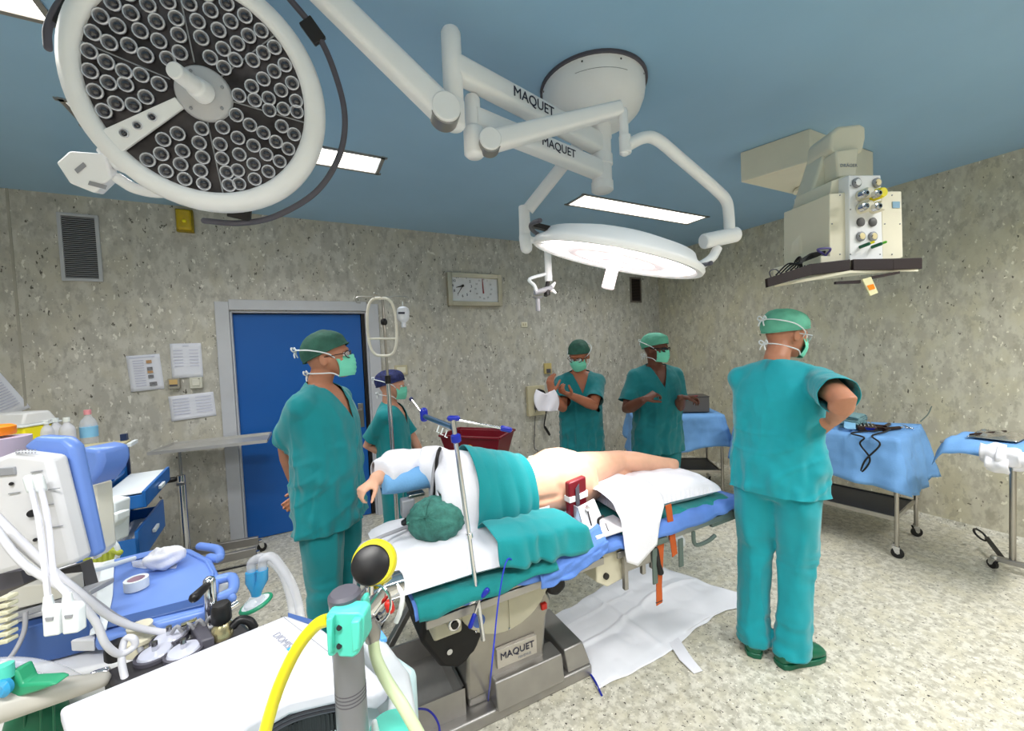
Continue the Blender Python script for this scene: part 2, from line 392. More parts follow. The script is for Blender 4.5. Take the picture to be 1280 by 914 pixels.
# recessed ceiling panels
EMIT = mat('lit_diffuser', (255, 250, 238), rough=.4, var=.0, emit=3.2)
names = ['recessed ceiling light panel over the two staff at the back', 'recessed ceiling light panel half hidden behind the big left surgical lamp',
         'recessed ceiling light panel at the top left corner, mostly hidden by the surgical lamp rim']
for i, (x, y, l, w_) in enumerate(PANELS):
    t = thing('ceiling_light', names[i] if i < 3 else 'recessed ceiling light panel '+['over the anaesthesia machine', 'behind the camera, middle one', 'behind the right instrument tables', 'rearmost one behind the anaesthesia machine'][i-3], 'light', (x, y, CEIL), 0, 'recessed ceiling light panels')
    f = MB()
    for s in (-1, 1):
        f.box((x, y+s*(w_/2), CEIL-.003), (l+.05, .022, .008)); f.box((x+s*(l/2), y, CEIL-.003), (.022, w_+.03, .008))
    f.build('light_frame', STEELD, t, smooth=False)
    MB().box((x, y, CEIL-.001), (l-.03, w_-.02, .004)).build('diffuser', EMIT, t, smooth=False)

# wall grilles with slats
def grille(x0, x1, z0, z1, n, label, framem, slatm):
    t = thing('air_vent', label, 'vent', ((x0+x1)/2, WALLY, z0), 0)
    y = WALLY-.008; b = .022
    f = MB().box((x0+b/2, y, (z0+z1)/2), (b, .016, z1-z0)).box((x1-b/2, y, (z0+z1)/2), (b, .016, z1-z0)).box(((x0+x1)/2, y, z0+b/2), (x1-x0-2*b, .016, b)).box(((x0+x1)/2, y, z1-b/2), (x1-x0-2*b, .016, b))
    f.build('grille_frame', framem, t, smooth=False, bevel=.002)
    MB().box(((x0+x1)/2, WALLY-.002, (z0+z1)/2), (x1-x0-.03, .003, z1-z0-.03)).build('vent_back', BLACK, t, smooth=False)
    dz = (z1-z0-2*b)/n; me = None
    for i in range(n):
        z = z0+b+dz*(i+.5)
        if me is None:
            me = MB().box((0, 0, 0), (x1-x0-2*b, .012, .004), (1, 0, 0), (0, .8, .6), (0, -.6, .8)).mesh('slat'); me.materials.append(slatm)
        o = bpy.data.objects.new('slat', me); COL.objects.link(o); o.parent = t; o.location = (0, -.01, z-z0)
grille(-1.532, -1.306, 2.262, 2.765, 30, 'pale grey louvred air vent high on the wall left of the blue door', FRAMEG, GREYPL)
grille(4.13, 4.34, 2.205, 2.56, 20, 'brownish louvred air vent near the corner behind the round lit surgical lamp', mat('bronze_grey', (120, 112, 104), rough=.5), mat('bronze_dark', (62, 48, 44), rough=.5))

t = thing('emergency_lamp', 'square yellow emergency lamp high on the wall under the big surgical lamp', 'lamp', (-.78, WALLY, 2.69))
YG = mat('yellow_glass', (196, 166, 0), rough=.2, var=.12, vs_=20, coat=.5)
MB().box((-.78, WALLY-.02, 2.78), (.115, .04, .185)).build('lamp_base', mat('olive_base', (150, 130, 20), rough=.5), t, bevel=.006)
MB().box((-.78, WALLY-.05, 2.78), (.098, .05, .165)).build('lens', YG, t, bevel=.018, seg=3)
MB().sph((-.775, WALLY-.076, 2.765), .014).build('bulb', YELLOW, t)

# wall clock
cx0, cx1, cz0, cz1 = 1.441, 2.092, 2.118, 2.478
t = thing('wall_clock', 'rectangular steel framed wall clock with a round dial of numerals and a red hand', 'clock', ((cx0+cx1)/2, WALLY, cz0))
f = MB(); b = .048
f.box((cx0+b/2, WALLY-.03, (cz0+cz1)/2), (b, .06, cz1-cz0)).box((cx1-b/2, WALLY-.03, (cz0+cz1)/2), (b, .06, cz1-cz0)).box(((cx0+cx1)/2, WALLY-.03, cz0+b/2), (cx1-cx0-2*b, .06, b)).box(((cx0+cx1)/2, WALLY-.03, cz1-b/2), (cx1-cx0-2*b, .06, b))
f.build('clock_frame', mat('champagne_steel', (196, 190, 172), rough=.3, metal=.8), t, bevel=.004)
MB().box(((cx0+cx1)/2, WALLY-.02, (cz0+cz1)/2), (cx1-cx0-.06, .03, cz1-cz0-.06)).build('dial', mat('dial_white', (226, 228, 232), rough=.4), t, smooth=False)
yk = WALLY-.037
c1 = V((1.612, yk, 2.335)); c2 = V((1.868, yk, 2.31))
for k in range(12):
    a = PI/2-(k+1)*PI/6
    text(str(k+1), .04, c1+V((math.cos(a)*.108, 0, math.sin(a)*.108)), (1, 0, 0), (0, 0, 1), 'numeral', INK, t)
    text(str((k+1)*5), .026, c2+V((math.cos(a)*.098, 0, math.sin(a)*.108)), (1, 0, 0), (0, 0, 1), 'numeral', GREYPL, t)
def hand(c, ang, L, w_, m, lab):
    d = V((math.sin(ang), 0, math.cos(ang))); p = V((d.z, 0, -d.x))
    MB().slab([c-d*.02+p*w_, c-d*.02-p*w_, c+d*L-p*w_*.4, c+d*L+p*w_*.4], (0, -.003, 0)).build('clock_hand', m, t, smooth=False, label=lab)
hand(c1+V((0, -.004, 0)), math.radians(257), .075, .008, BLACK, 'short black hour hand')
hand(c1+V((0, -.008, 0)), math.radians(212), .10, .005, BLACK, 'long black minute hand')
hand(V((1.862, yk-.004, 2.28)), math.radians(-3), .14, .007, mat('red_hand', (150, 20, 30), rough=.5), 'dark red second hand')
MB().cyl(c1, c1+V((0, -.012, 0)), .013).build('hub', BLACK, t)
for x0 in (1.53, 1.76): MB().box((x0, yk, 2.185), (.10 if x0 < 1.7 else .05, .002, .014)).build('printed_strip', STRAP, t, smooth=False)

# papers on the wall
def printed(name, w_, h, lines, m=PAPER):
    """paper sheet in its own plane: x right, z up, facing -y"""
    pass
def sheet(x0, z0, w_, h, tilt, label, lines, pics=(), group='papers taped on the wall'):
    t = thing('paper_sheet', label, 'paper', (x0, WALLY-.003, z0), 0, group)
    ca, sa = math.cos(tilt), math.sin(tilt); X = V((ca, 0, sa)); Z = V((-sa, 0, ca)); c = V((x0, WALLY-.004, z0))
    def fn(u, v_):
        p = c+X*((u-.5)*w_)+Z*((v_-.5)*h); p.y -= .004*(v_ < .02)*1+.003*math.sin(u*5)*(1-v_); return p
    MB().grid(fn, 8, 8).build('sheet', PAPER, t, solid=.0006)
    lm = MB()
    for (u, v_, l) in lines:
        q = c+X*((u-.5)*w_)+Z*((v_-.5)*h)+V((0, -.0085, 0)); lm.box(q+X*(l*w_/2), (l*w_, .0006, .0035), X, V((0, 1, 0)), Z)
    if lines: o = lm.build('print_lines', mat('pale_print', (186, 188, 214), rough=.8), t, smooth=False)
    for (u, v_, a, bb, m_) in pics:
        q = c+X*((u-.5)*w_)+Z*((v_-.5)*h)+V((0, -.0095, 0)); MB().box(q, (a, .0006, bb), X, V((0, 1, 0)), Z).build('printed_picture', m_, t, smooth=False)
OR2 = mat('print_ochre', (190, 150, 110), rough=.8); GR2 = mat('print_grey', (130, 130, 136), rough=.8, var=.3, vs_=60)
sheet(-1.104, 1.551, .205, .285, math.radians(3), 'white instruction sheet with small orange and grey pictures, left of the switches', [(.1, .94, .75)]+[(.18, .85-.07*k, .32) for k in range(11)],
      [(.66, .80, .034, .024, OR2), (.66, .60, .034, .026, GR2), (.66, .51, .034, .018, OR2), (.66, .38, .034, .026, GR2), (.7, .17, .046, .03, GR2)])
sheet(-.838, 1.635, .205, .285, 0.0, 'upright white form sheet above the two wall switches', [(.4, .93, .2)]+[(.1+.5*(k % 2), .80-.09*(k//2), .3) for k in range(12)])
sheet(-.820, 1.252, .300, .205, math.radians(3), 'landscape white form sheet below the two wall switches', [(.08+.5*(k % 2), .85-.12*(k//2), .36) for k in range(12)])
sheet(-1.98, 1.46, .30, .42, math.radians(27), 'tilted white printed notice at the left edge of the photo', [(.08, .9-.045*k, .34) for k in range(18)]+[(.52, .9-.045*k, .4) for k in range(18)])

def wallbox(name, x, z, w_, h, d, m, label, cat, extra=None):
    t = thing(name, label, cat, (x, WALLY, z-h/2))
    MB().box((x, WALLY-d/2, z), (w_, d, h)).build('housing', m, t, bevel=.004)
    if extra: extra(t)
    return t
BEIGE = mat('beige_plastic', (206, 196, 164), rough=.45)
wallbox('wall_switch', -.925, 1.452, .075, .085, .045, mat('grey_switch', (166, 160, 146), rough=.45), 'boxy grey brown wall switch between the papers, left one', 'switch',
        lambda t: (MB().box((-.925, WALLY-.048, 1.464), (.052, .008, .04)).build('rocker', mat('amber_rocker', (214, 180, 120), rough=.4), t, bevel=.002), MB().box((-.925, WALLY-.048, 1.438), (.05, .006, .012)).build('slot', DKGREY, t)))
wallbox('wall_switch', -.782, 1.447, .085, .09, .04, mat('cream_switch', (214, 212, 198), rough=.45), 'cream square wall switch right of the grey brown one', 'switch',
        lambda t: (MB().box((-.782, WALLY-.043, 1.45), (.05, .008, .055)).build('rocker', mat('cream_rocker', (224, 222, 210), rough=.4), t, bevel=.003), MB().sph((-.76, WALLY-.04, 1.478), .005).build('screw', DKGREY, t)))
wallbox('wall_plate', .905, 1.45, .13, .10, .02, BEIGE, 'small beige wall plate behind the head of the nurse in the patterned cap', 'plate',
        lambda t: MB().box((.905, WALLY-.022, 1.45), (.09, .006, .06)).build('cover', IVORY, t, bevel=.002))
wallbox('wall_plate', 2.396, 1.907, .085, .062, .012, IVORY, 'small cream double socket plate high on the wall below the clock arm', 'plate',
        lambda t: [MB().box((2.396+s*.016, WALLY-.013, 1.907), (.018, .004, .03)).build('socket_hole', BEIGE, t, smooth=False) for s in (-1, 1)])
wallbox('wall_plate', 2.70, 1.36, .10, .13, .03, mat('yellow_beige', (204, 184, 120), rough=.5), 'yellowish wall box above the raised hand at the back', 'plate',
        lambda t: MB().box((2.70, WALLY-.035, 1.33), (.06, .012, .05)).build('socket', DKGREY, t, bevel=.003))
# socket panel with two plugs and cords
t = thing('socket_panel', 'tall beige socket panel with black plugs and dangling cords below the raised hands', 'socket', (2.43, WALLY, .86))
MB().box((2.50, WALLY-.025, .98), (.24, .05, .36)).build('panel', BEIGE, t, bevel=.004)
MB().cyl((2.53, WALLY-.05, 1.07), (2.53, WALLY-.12, 1.06), .055).build('plug', BLACK, t, label='large round black plug')
MB().box((2.52, WALLY-.07, .92), (.12, .05, .09)).build('plug', DKGREY, t, bevel=.01, label='grey lower plug')
MB().tube(spline([(2.56, WALLY-.10, 1.02), (2.62, WALLY-.07, .93), (2.63, WALLY-.04, .80), (2.60, WALLY-.04, .66), (2.64, WALLY-.04, .58)]), .008).build('cord', BLACK, t)
MB().tube([(2.61, WALLY-.04, .64), (2.67, WALLY-.04, .54)], .016, rnd=True).build('connector', BLACK, t)
MB().tube(spline([(2.48, WALLY-.05, .88), (2.47, WALLY-.02, .6), (2.46, WALLY-.02, .4), (2.50, WALLY-.03, .36), (2.47, WALLY-.03, .28), (2.47, WALLY-.02, .05)]), .005).build('cord', DKGREY, t)

# ================================================================== CEILING MOUNT AND SURGICAL LAMPS
DC = V((1.37, 1.60, CEIL))
t = thing('ceiling_dome', 'white domed ceiling mount carrying the surgical lamp arms', 'ceiling mount', DC)
MB().lathe([(.258, -.008), (.258, 0)][::-1]+[(.252, -.01), (.252, -.05), (.247, -.085), (.23, -.125), (.20, -.155), (.165, -.175), (.12, -.188), (.06, -.193), (0, -.193)], DC, seg=48).build('dome', WHITE, t, ang=60)
MB().lathe([(.264, 0), (.264, -.012), (.252, -.013)], DC, seg=48).build('dark_gasket', DKGREY, t)
MB().tube([DC+V((.249*math.cos(a), .249*math.sin(a), -.07)) for a in [math.radians(-150+2*k) for k in range(1, 30)]], .0012, 5).build('seam_line', GREYPL, t)
for a in (-140, -100, -60, -20, 160):
    a = math.radians(a); MB().sph(DC+V((.250*math.cos(a), .250*math.sin(a), -.03)), .005, 8, 6).build('screw', BLACK, t)
col_b = at(753, 236, d=2.03)
CX, CY = col_b.x, col_b.y
PINKW = WHITE
zs0 = at(753, 240, d=2.03).z; zs1 = CEIL-.15; Ls = zs1-zs0
MB().lathe([(.055, 0), (.055, -.1), (.05, -.105), (.05, -Ls*.50), (.056, -Ls*.51), (.056, -Ls*.64), (.05, -Ls*.65), (.05, -Ls*.86), (.055, -Ls*.87), (.055, -Ls*.98), (.046, -Ls), (0, -Ls-.003)], (CX, CY, zs1), seg=32).build('spindle', WHITE, t, ang=50)
ZC = CEIL-.16
def maquet(o, xd, yd, size, parent, m=None): text('MAQUET', size, o, xd, yd, 'maker_name', m or INK, parent)
def arm_box(a, b, w_, h, parent, name, w2=None, h2=None):
    """rounded rectangular arm from a to b, tapering"""
    a = V(a); b = V(b); X, Y, Z = frame_of(b-a); w2 = w2 or w_; h2 = h2 or h; L = (b-a).length
    # Y of frame is the upright side
    mb = MB(); secs = []
    def ringpts(c, w_, h, n=4):
        r = min(w_, h)*.28; pts = []
        for (sx, sy, a0) in ((1, 1, 0), (-1, 1, 90), (-1, -1, 180), (1, -1, 270)):
            for k in range(n): an = math.radians(a0+90*k/(n-1)); pts.append(c+X*(sx*(w_/2-r)+r*math.cos(an))+Y*(sy*(h/2-r)+r*math.sin(an)))
        return pts
    rings = [ringpts(a, w_, h), ringpts(b, w2, h2)]; n = len(rings[0])
    mb.add(rings[0]+rings[1], [tuple(range(n))[::-1], tuple(range(n, 2*n))]+[(i, (i+1) % n, n+(i+1) % n, n+i) for i in range(n)])
    return mb.build(name, WHITE, parent, ang=50), (X, Y, Z)
# upper extension arm -> big lamp ; lower extension arm -> lit lamp
J1 = at(566, 100, d=1.45); J2 = at(592, 165, d=1.55)
zA1, zA2 = at(575, 78, d=1.47).z, at(610, 148, d=1.57).z
la = thing('surgical_lamp', 'huge unlit round surgical lamp with dozens of lenses and a grey hand rail', 'surgical lamp', DC+V((0, 0, -.01)), 0, 'surgical lamps hanging from the ceiling dome')
lb = thing('surgical_lamp', 'round lit surgical lamp glowing over the patient, seen from its edge', 'surgical lamp', V((CX, CY, 2.35)), 0, 'surgical lamps hanging from the ceiling dome')
a0 = V((CX, CY, at(750, 183, d=2.03).z)); a1 = V((J1.x, J1.y, at(580, 85, d=1.46).z))
o, (X, Y, Z) = arm_box(a0, a1, .075, .10, la, 'extension_arm', .07, .085)
sgn = -1 if X.dot(CAMP-a0) < 0 else 1
mid = a0.lerp(a1, .57)+X*sgn*.0385
maquet(mid, -Z if (-Z).dot(RGT) > 0 else Z, Y, .058, la)
b0 = V((CX, CY, at(742, 215, d=2.03).z)); b1 = V((J2.x, J2.y, at(606, 150, d=1.56).z))
o, (X, Y, Z) = arm_box(b0, b1, .075, .09, lb, 'extension_arm', .07, .08)
mid = b0.lerp(b1, .44)+X*sgn*.0385
maquet(mid, -Z if (-Z).dot(RGT) > 0 else Z, Y, .052, lb)
# joint columns
ta = at(563, 42, d=1.43); ba = at(567, 124, d=1.43); ba2 = at(568, 160, d=1.43)
pa = V((J1.x, J1.y, 0))
z0, z1, z2 = at(563, 40, d=1.45).z, at(567, 126, d=1.45).z, at(569, 160, d=1.45).z
MB().lathe([(0, z0+.005), (.03, z0), (.036, z0-.012), (.036, z1), (.034, z1-.002), (.038, z1-.004), (.038, z2+.01), (.03, z2), (0, z2-.002)], pa, seg=28).build('joint_column', WHITE, la, ang=50)
pb = V((J2.x, J2.y, 0)); z0, z1, z2 = at(590, 122, d=1.55).z, at(590, 160, d=1.55).z, at(592, 196, d=1.55).z
MB().lathe([(0, z0+.005), (.025, z0), (.03, z0-.01), (.03, z1), (.036, z1-.002), (.04, z1-.01), (.04, z2+.01), (.03, z2), (0, z2-.002)], pb, seg=28).build('joint_column', WHITE, lb, ang=50)
# spring arm of the big lamp
s0 = at(556, 140, d=1.40); s1 = at(372, -40, d=1.25)
o, (X, Y, Z) = arm_box(s0, s1, .075, .095, la, 'spring_arm', .065, .08)
hz = V((X.x, X.y, 0)).normalized()
MB().cyl(s0-hz*.04, s0+hz*.04, .05, seg=28).build('knuckle', WHITE, la, bevel=.004)
MB().cyl(s0-hz*.028+V((0, 0, -.006)), s0+hz*.028+V((0, 0, -.006)), .0505, seg=28).build('metal_band', STEELD, la)
# spring arm of the lit lamp
s2 = at(612, 178, d=1.53); s3 = at(775, 136, d=1.62)
o, (X, Y, Z) = arm_box(s2, s3, .06, .078, lb, 'spring_arm', .05, .055)
hz = V((X.x, X.y, 0)).normalized()
MB().cyl(s2-hz*.034, s2+hz*.034, .042, seg=28).build('knuckle', WHITE, lb, bevel=.004)
MB().cyl(s2-hz*.024+V((0, 0, -.006)), s2+hz*.024+V((0, 0, -.006)), .0425, seg=28).build('metal_band', STEELD, lb)
k0, k1 = at(779, 140, d=1.62), at(781, 190, d=1.62)
MB().tube([k0, k1], [.018, .019], 16, rnd=True).build('elbow_joint', WHITE, lb)
MB().cyl(at(781, 170, d=1.62), at(782, 192, d=1.62), .024).build('elbow_collar', WHITE, lb, bevel=.003)
pth = spline([at(784, 182, d=1.62), at(805, 172, d=1.64), at(822, 175, d=1.66), at(850, 198, d=1.70), at(895, 237, d=1.78), at(908, 252, d=1.80), at(911, 270, d=1.81), at(912, 294, d=1.81)], 6)
MB().tube(pth, .0235, 14).build('yoke_tube', WHITE, lb)
h0, h1 = at(879, 302, d=1.78), at(921, 293, d=1.82)
MB().tube([h0, h1], .034, 18, rnd=False).build('yoke_hinge', WHITE, lb, bevel=.006)
MB().tube(spline([at(897, 310, d=1.80), at(890, 322, d=1.79), at(875, 332, d=1.77), at(852, 340, d=1.75)], 6), .02, 12).build('yoke_hook', WHITE, lb)
# arm on the left with camera bracket behind the lit lamp
lc = thing('camera_arm', 'slim white ceiling arm ending in a small bracket, hanging behind the lit surgical lamp', 'ceiling arm', V((CX, CY, 2.3)))
arm_box(at(724, 181, d=2.06), at(660, 262, d=2.15), .05, .06, lc, 'arm')
MB().tube([at(655, 258, d=2.15), at(656, 296, d=2.15)], .03, 14).build('joint_column', WHITE, lc, bevel=.004)
MB().tube([at(656, 296, d=2.15), at(658, 310, d=2.15)], .033, 14, rnd=True).build('joint_cap', WHITE, lc)
MB().tube([at(662, 300, d=2.15), at(684, 302, d=2.15), at(686, 352, d=2.15)], .02, 12).build('drop_tube', WHITE, lc)
MB().tube(spline([at(684, 342, d=2.15), at(662, 349, d=2.10), at(668, 357, d=2.08), at(671, 366, d=2.08)], 5), .009, 10).build('bent_rod', STRAP, lc)
MB().tube(spline([at(685, 352, d=2.15), at(683, 360, d=2.14), at(682, 370, d=2.13)], 4), .011, 10).build('black_cable', BLACK, lc)
MB().tube([at(668, 366, d=2.08), at(690, 360, d=2.12)], .014, 12).build('bracket', GREYPL, lc)
for q in ((694, 353), (695, 367)): MB().tube([at(688, 361, d=2.12), at(*q, d=2.12)], [.014, .006], 10).build('clamp_jaw', WHITE, lc)
MB().tube([at(684, 363, d=2.11), at(684, 369, d=2.11)], .016, 10).build('black_knob', BLACK, lc)
MB().lathe([(0, .004), (.03, 0), (.022, -.006), (.012, -.01), (.012, -.075), (0, -.078)], at(672, 371, d=2.08)).build('handle_stub', GREYPL, lc)

# ---- big lamp head (local disc frame)
LC = at(252, 116, d=1.25)
ray = (LC-CAMP).normalized()
LN = (-(ray*.5+FWD*.5)).normalized()
LX = (RGT-LN*RGT.dot(LN)).normalized(); LY = LN.cross(LX)       # LX right, LY up as seen from below
def lp(x, y, h=0): return LC+LX*x+LY*y+LN*h
R = .353
MB().lathe([(.29, -.02), (.292, .012), (.302, .022), (.322, .022), (.346, .008), (R, -.02), (.348, -.05), (.32, -.075), (.2, -.095), (0, -.10)], LC, LN, 72, caps=False).build('lamp_housing', WHITE, la, ang=60)
LENSBK = mat('lens_plate', (92, 88, 92), rough=.25, metal=.5, var=.5, vs_=14)
MB().lathe([(0, .0), (.293, .0)], LC+LN*.002, LN, 64).build('reflector_plate', LENSBK, la)
MB().lathe([(0, .018), (.07, .018), (.076, .012), (.078, 0)], lp(.008, -.005), LN, 40).build('hub_plate', mat('hub_grey', (196, 196, 200), rough=.35), la, ang=50)
hdir = (LN*.95-LX*.25+LY*.15).normalized()
MB().tube([lp(.012, -.005, .015), lp(.012, -.005, .015)+hdir*.04, lp(.012, -.005, .015)+hdir*.045, lp(.012, -.005, .015)+hdir*.12], [.034, .03, .025, .023], 24, rnd=False).build('sterile_handle', WHITE, la, bevel=.004, ang=50)
for a in (20, 110, 230, 320):
    a = math.radians(a); MB().sph(lp(.008+.06*math.cos(a), -.005+.06*math.sin(a), .02), .005, 8, 6).build('screw', GREYPL, la)
# white bar with three lenses
ba_ = math.radians(212)
bd = LX*math.cos(ba_)+LY*math.sin(ba_); bp = LN.cross(bd)
MB().slab([LC+bd*.07+bp*.016+LN*.006, LC+bd*.30+bp*.034+LN*.006, LC+bd*.30-bp*.034+LN*.006, LC+bd*.07-bp*.016+LN*.006], LN*.012).build('spoke_cover', WHITE, la, bevel=.002)
LENSG = mat('lens_glass', (214, 216, 226), rough=.08, var=.05, trans=.0, coat=1.0, metal=.35)
LENSD = mat('lens_core', (40, 38, 48), rough=.1, coat=1.0)
ring_me = MB().lathe([(.0155, 0), (.0165, .006), (.0145, .009), (.0125, .006), (.0125, .001)], (0, 0, 0), (0, 0, 1), 14).mesh('lens'); ring_me.materials.append(LENSG)
core_me = MB().lathe([(0, .011), (.005, .010), (.009, .006), (.0098, .002)], (0, 0, 0), (0, 0, 1), 12).mesh('lens_core'); core_me.materials.append(LENSD)
for me_ in (ring_me, core_me): me_.polygons.foreach_set('use_smooth', [True]*len(me_.polygons))
rotm = Matrix((LX, LY, LN)).transposed().to_euler()
la_w = wloc(la)
def lens(p, s=1.0):
    for me_, nm in ((ring_me, 'lens'),):
        o = bpy.data.objects.new(nm, me_); COL.objects.link(o); o.parent = la; o.location = p-la_w; o.rotation_euler = rotm; o.scale = (s, s, s)
        c = bpy.data.objects.new('lens_core', core_me); COL.objects.link(c); c.parent = o
spokes = [math.radians(90+60*k) for k in range(6)]
spokes = [math.radians(x) for x in (92, 38, -12, -88, 160)]+[ba_]
rr_ = [(.105, 11), (.148, 16), (.189, 22), (.230, 27), (.269, 33)]
for ri, (r_, n_) in enumerate(rr_):
    for k in range(n_):
        a = 2*PI*(k+.5*(ri % 2))/n_
        if any(abs(((a-s+PI) % (2*PI))-PI)*r_ < .016 for s in spokes[:-1]): a += .02/r_
        if abs(((a-ba_+PI) % (2*PI))-PI)*r_ < .016+.08*r_+.014: continue
        lens(lp(r_*math.cos(a), r_*math.sin(a), .003), 1.3)
for r_ in (.16, .21, .255): lens(LC+bd*r_+LN*.019, .75)
for s in spokes[:-1]:
    d_ = LX*math.cos(s)+LY*math.sin(s); MB().bar(LC+d_*.08+LN*.004, LC+d_*.302+LN*.004, .0035, .0035, LN).build('spoke_line', GREYPL, la)
# hand rail with three brackets, joint box behind
def onl(px, py, off=0.0): return at(px, py, n=LN, c=LC+LN*off)
rail = spline([onl(255, 276, -.05), onl(300, 279, -.05), onl(345, 270, -.05), onl(395, 240, -.05), onl(424, 195, -.05), onl(431, 145, -.05), onl(418, 90, -.05), onl(395, 40, -.05), onl(355, -10, -.05)], 8)
MB().tube(rail, .010, 12, rnd=True).build('hand_rail', DKGREY, la)
rail = spline([onl(60, 60, -.05), onl(60, 35, -.05), onl(75, 5, -.05), onl(110, -30, -.05)], 8)
MB().tube(rail, .010, 12, rnd=True).build('hand_rail', DKGREY, la)
for a_, b_ in (((300, 258), (299, 274)), ((384, 44), (398, 34)), ((86, 22), (74, 14))):
    MB().bar(onl(*a_, -.05), onl(*b_, -.05), .07, .02, LN).build('rail_bracket', BLACK, la, bevel=.003)
q = [(84, 207), (100, 193), (143, 196), (150, 225), (130, 244), (100, 232)]
MB().slab([onl(x, y, -.14) for x, y in q], LN*.05).build('joint_box', WHITE, la, bevel=.006)
MB().tube(spline([onl(146, 222, -.12), onl(170, 236, -.12), onl(205, 240, -.11), onl(240, 225, -.09)], 6), .018, 12).build('yoke_arm', WHITE, la)
MB().tube([onl(128, 185, -.12), onl(150, 205, -.12), onl(175, 215, -.12)], [.02, .025, .025], 12).build('yoke_root', WHITE, la)
lblq = [onl(x, y, -.088) for x, y in ((93, 212), (104, 203), (108, 208), (97, 217))]
MB().slab(lblq, LN*.001).build('printed_label', GREYPL, la, smooth=False)
MB().slab([onl(x, y, -.088) for x, y in ((112, 226), (134, 232), (132, 237), (110, 231))], LN*.001).build('printed_label', GREYPL, la, smooth=False)
# link from the spring arm end to the lamp head, above the frame
MB().tube(spline([s1, s1+V((-.06, .03, .02)), onl(210, -40, -.20), onl(200, 90, -.2), onl(160, 170, -.17), onl(135, 205, -.13)], 8), .024, 12).build('yoke_tube', WHITE, la)

# ---- lit lamp head
RC = at(764, 322, d=1.72)
e1 = at(668, 298, d=1.66); e2 = at(863, 346, d=1.78)
RX = (e2-e1).normalized()
RN = RX.cross((CAMP-RC).normalized()); RN = V((0, 0, -1))
RN = (RN-RX*RN.dot(RX)).normalized()
# tilt a little toward the camera so that the underside shows
tocam = (CAMP-RC); tocam = (tocam-RX*tocam.dot(RX)).normalized(); tocam = (tocam-RN*tocam.dot(RN)).normalized()
RN = (RN-tocam*.17).normalized(); RY = RN.cross(RX)
RR = (e2-e1).length/2; RC = (e1+e2)/2
GLOW = mat('lit_lamp_face', (255, 246, 246), rough=.3, var=0, emit=6.0)
PINKISH = mat('lamp_face_rim', (250, 236, 240), rough=.3, var=.02, trans=0, emit=.45)
MB().lathe([(RR*.90, .0), (RR*.93, .012), (RR*.985, .012), (RR, -.002), (RR*.985, -.016), (RR*.90, -.035), (RR*.86, -.06), (RR*.6, -.085), (0, -.09)], RC, RN, 72, caps=False).build('lamp_housing', WHITE, lb, ang=50)
MB().lathe([(RR*.06, .004), (RR*.42, .004), (RR*.45, .008), (RR*.58, .006), (RR*.9, .003)], RC, RN, 64).build('light_face', GLOW, lb, ang=180)
MB().lathe([(RR*.46, .008), (RR*.50, .014), (RR*.56, .012), (RR*.585, .006)], RC, RN, 64, caps=False).build('inner_ring', PINKISH, lb)
MB().lathe([(.055, .004), (.058, .014), (.035, .016), (.03, .05), (.026, .05), (.027, .13), (.02, .134), (0, .134)], RC, RN, 32).build('sterile_handle', PINKISH, lb, ang=50)
MB().tube([RC+RX*(RR*1.06*math.cos(a))+RY*(RR*1.06*math.sin(a))-RN*.055 for a in [math.radians(-195+3*k) for k in range(0, 72)]], .0095, 10, rnd=True).build('hand_rail', DKGREY, lb)
for a in (-180, -100, -20):
    a = math.radians(a); d_ = RX*math.cos(a)+RY*math.sin(a); MB().bar(RC+d_*RR*.84-RN*.05, RC+d_*RR*1.05-RN*.05, .05, .018, RN).build('rail_bracket', BLACK, lb)
print('lamp2', RC, RR, RN)
d = bpy.data.lights.new('surgical_spot', 'SPOT'); d.energy = 150; d.spot_size = math.radians(34); d.spot_blend = .85; d.shadow_soft_size = .22; d.color = (1, .97, .95)
o = bpy.data.objects.new('surgical_spot', d); COL.objects.link(o); o.location = RC+RN*.17
aim = V((1.08, 1.62, .98))-o.location; o.rotation_euler = aim.to_track_quat('-Z', 'Y').to_euler()
# cap on the left edge of the lit lamp
MB().ell(at(677, 300, d=1.68), RX*.035, RY*.02, RN*.018).build('side_knob', WHITE, lb)

# ---- ceiling pendant with gas outlets
t = thing('ceiling_pendant', 'cream medical gas pendant hanging from a box on the ceiling at the right', 'medical pendant', (2.75, 1.45, CEIL))
q = [at(926, 226, z=2.60), at(1004, 246, z=2.60), at(1092, 205, z=2.60), at(1030, 190, z=2.60)]
bl = at(926, 226, z=2.66); br = at(1004, 247, z=2.66); 
q = [V((2.60, 1.72, 2.68)), bl, V((bl.x, bl.y, 2.68))]
p0 = at(926, 228, z=2.70); p1 = at(1008, 247, z=2.70); p2 = at(1092, 226, z=2.70)
p3 = p0+(p2-p1)
MB().slab([p0, p1, p2, p3], (0, 0, CEIL-2.70)).build('ceiling_box', IVORY, t, bevel=.006)
MB().lathe([(.075, .0), (.085, -.012), (.085, -.03), (0, -.03)], (p1.lerp(p3, .35).x, p1.lerp(p3, .35).y, 2.70)).build('swivel_disc', IVORY, t)
PD = 2.05
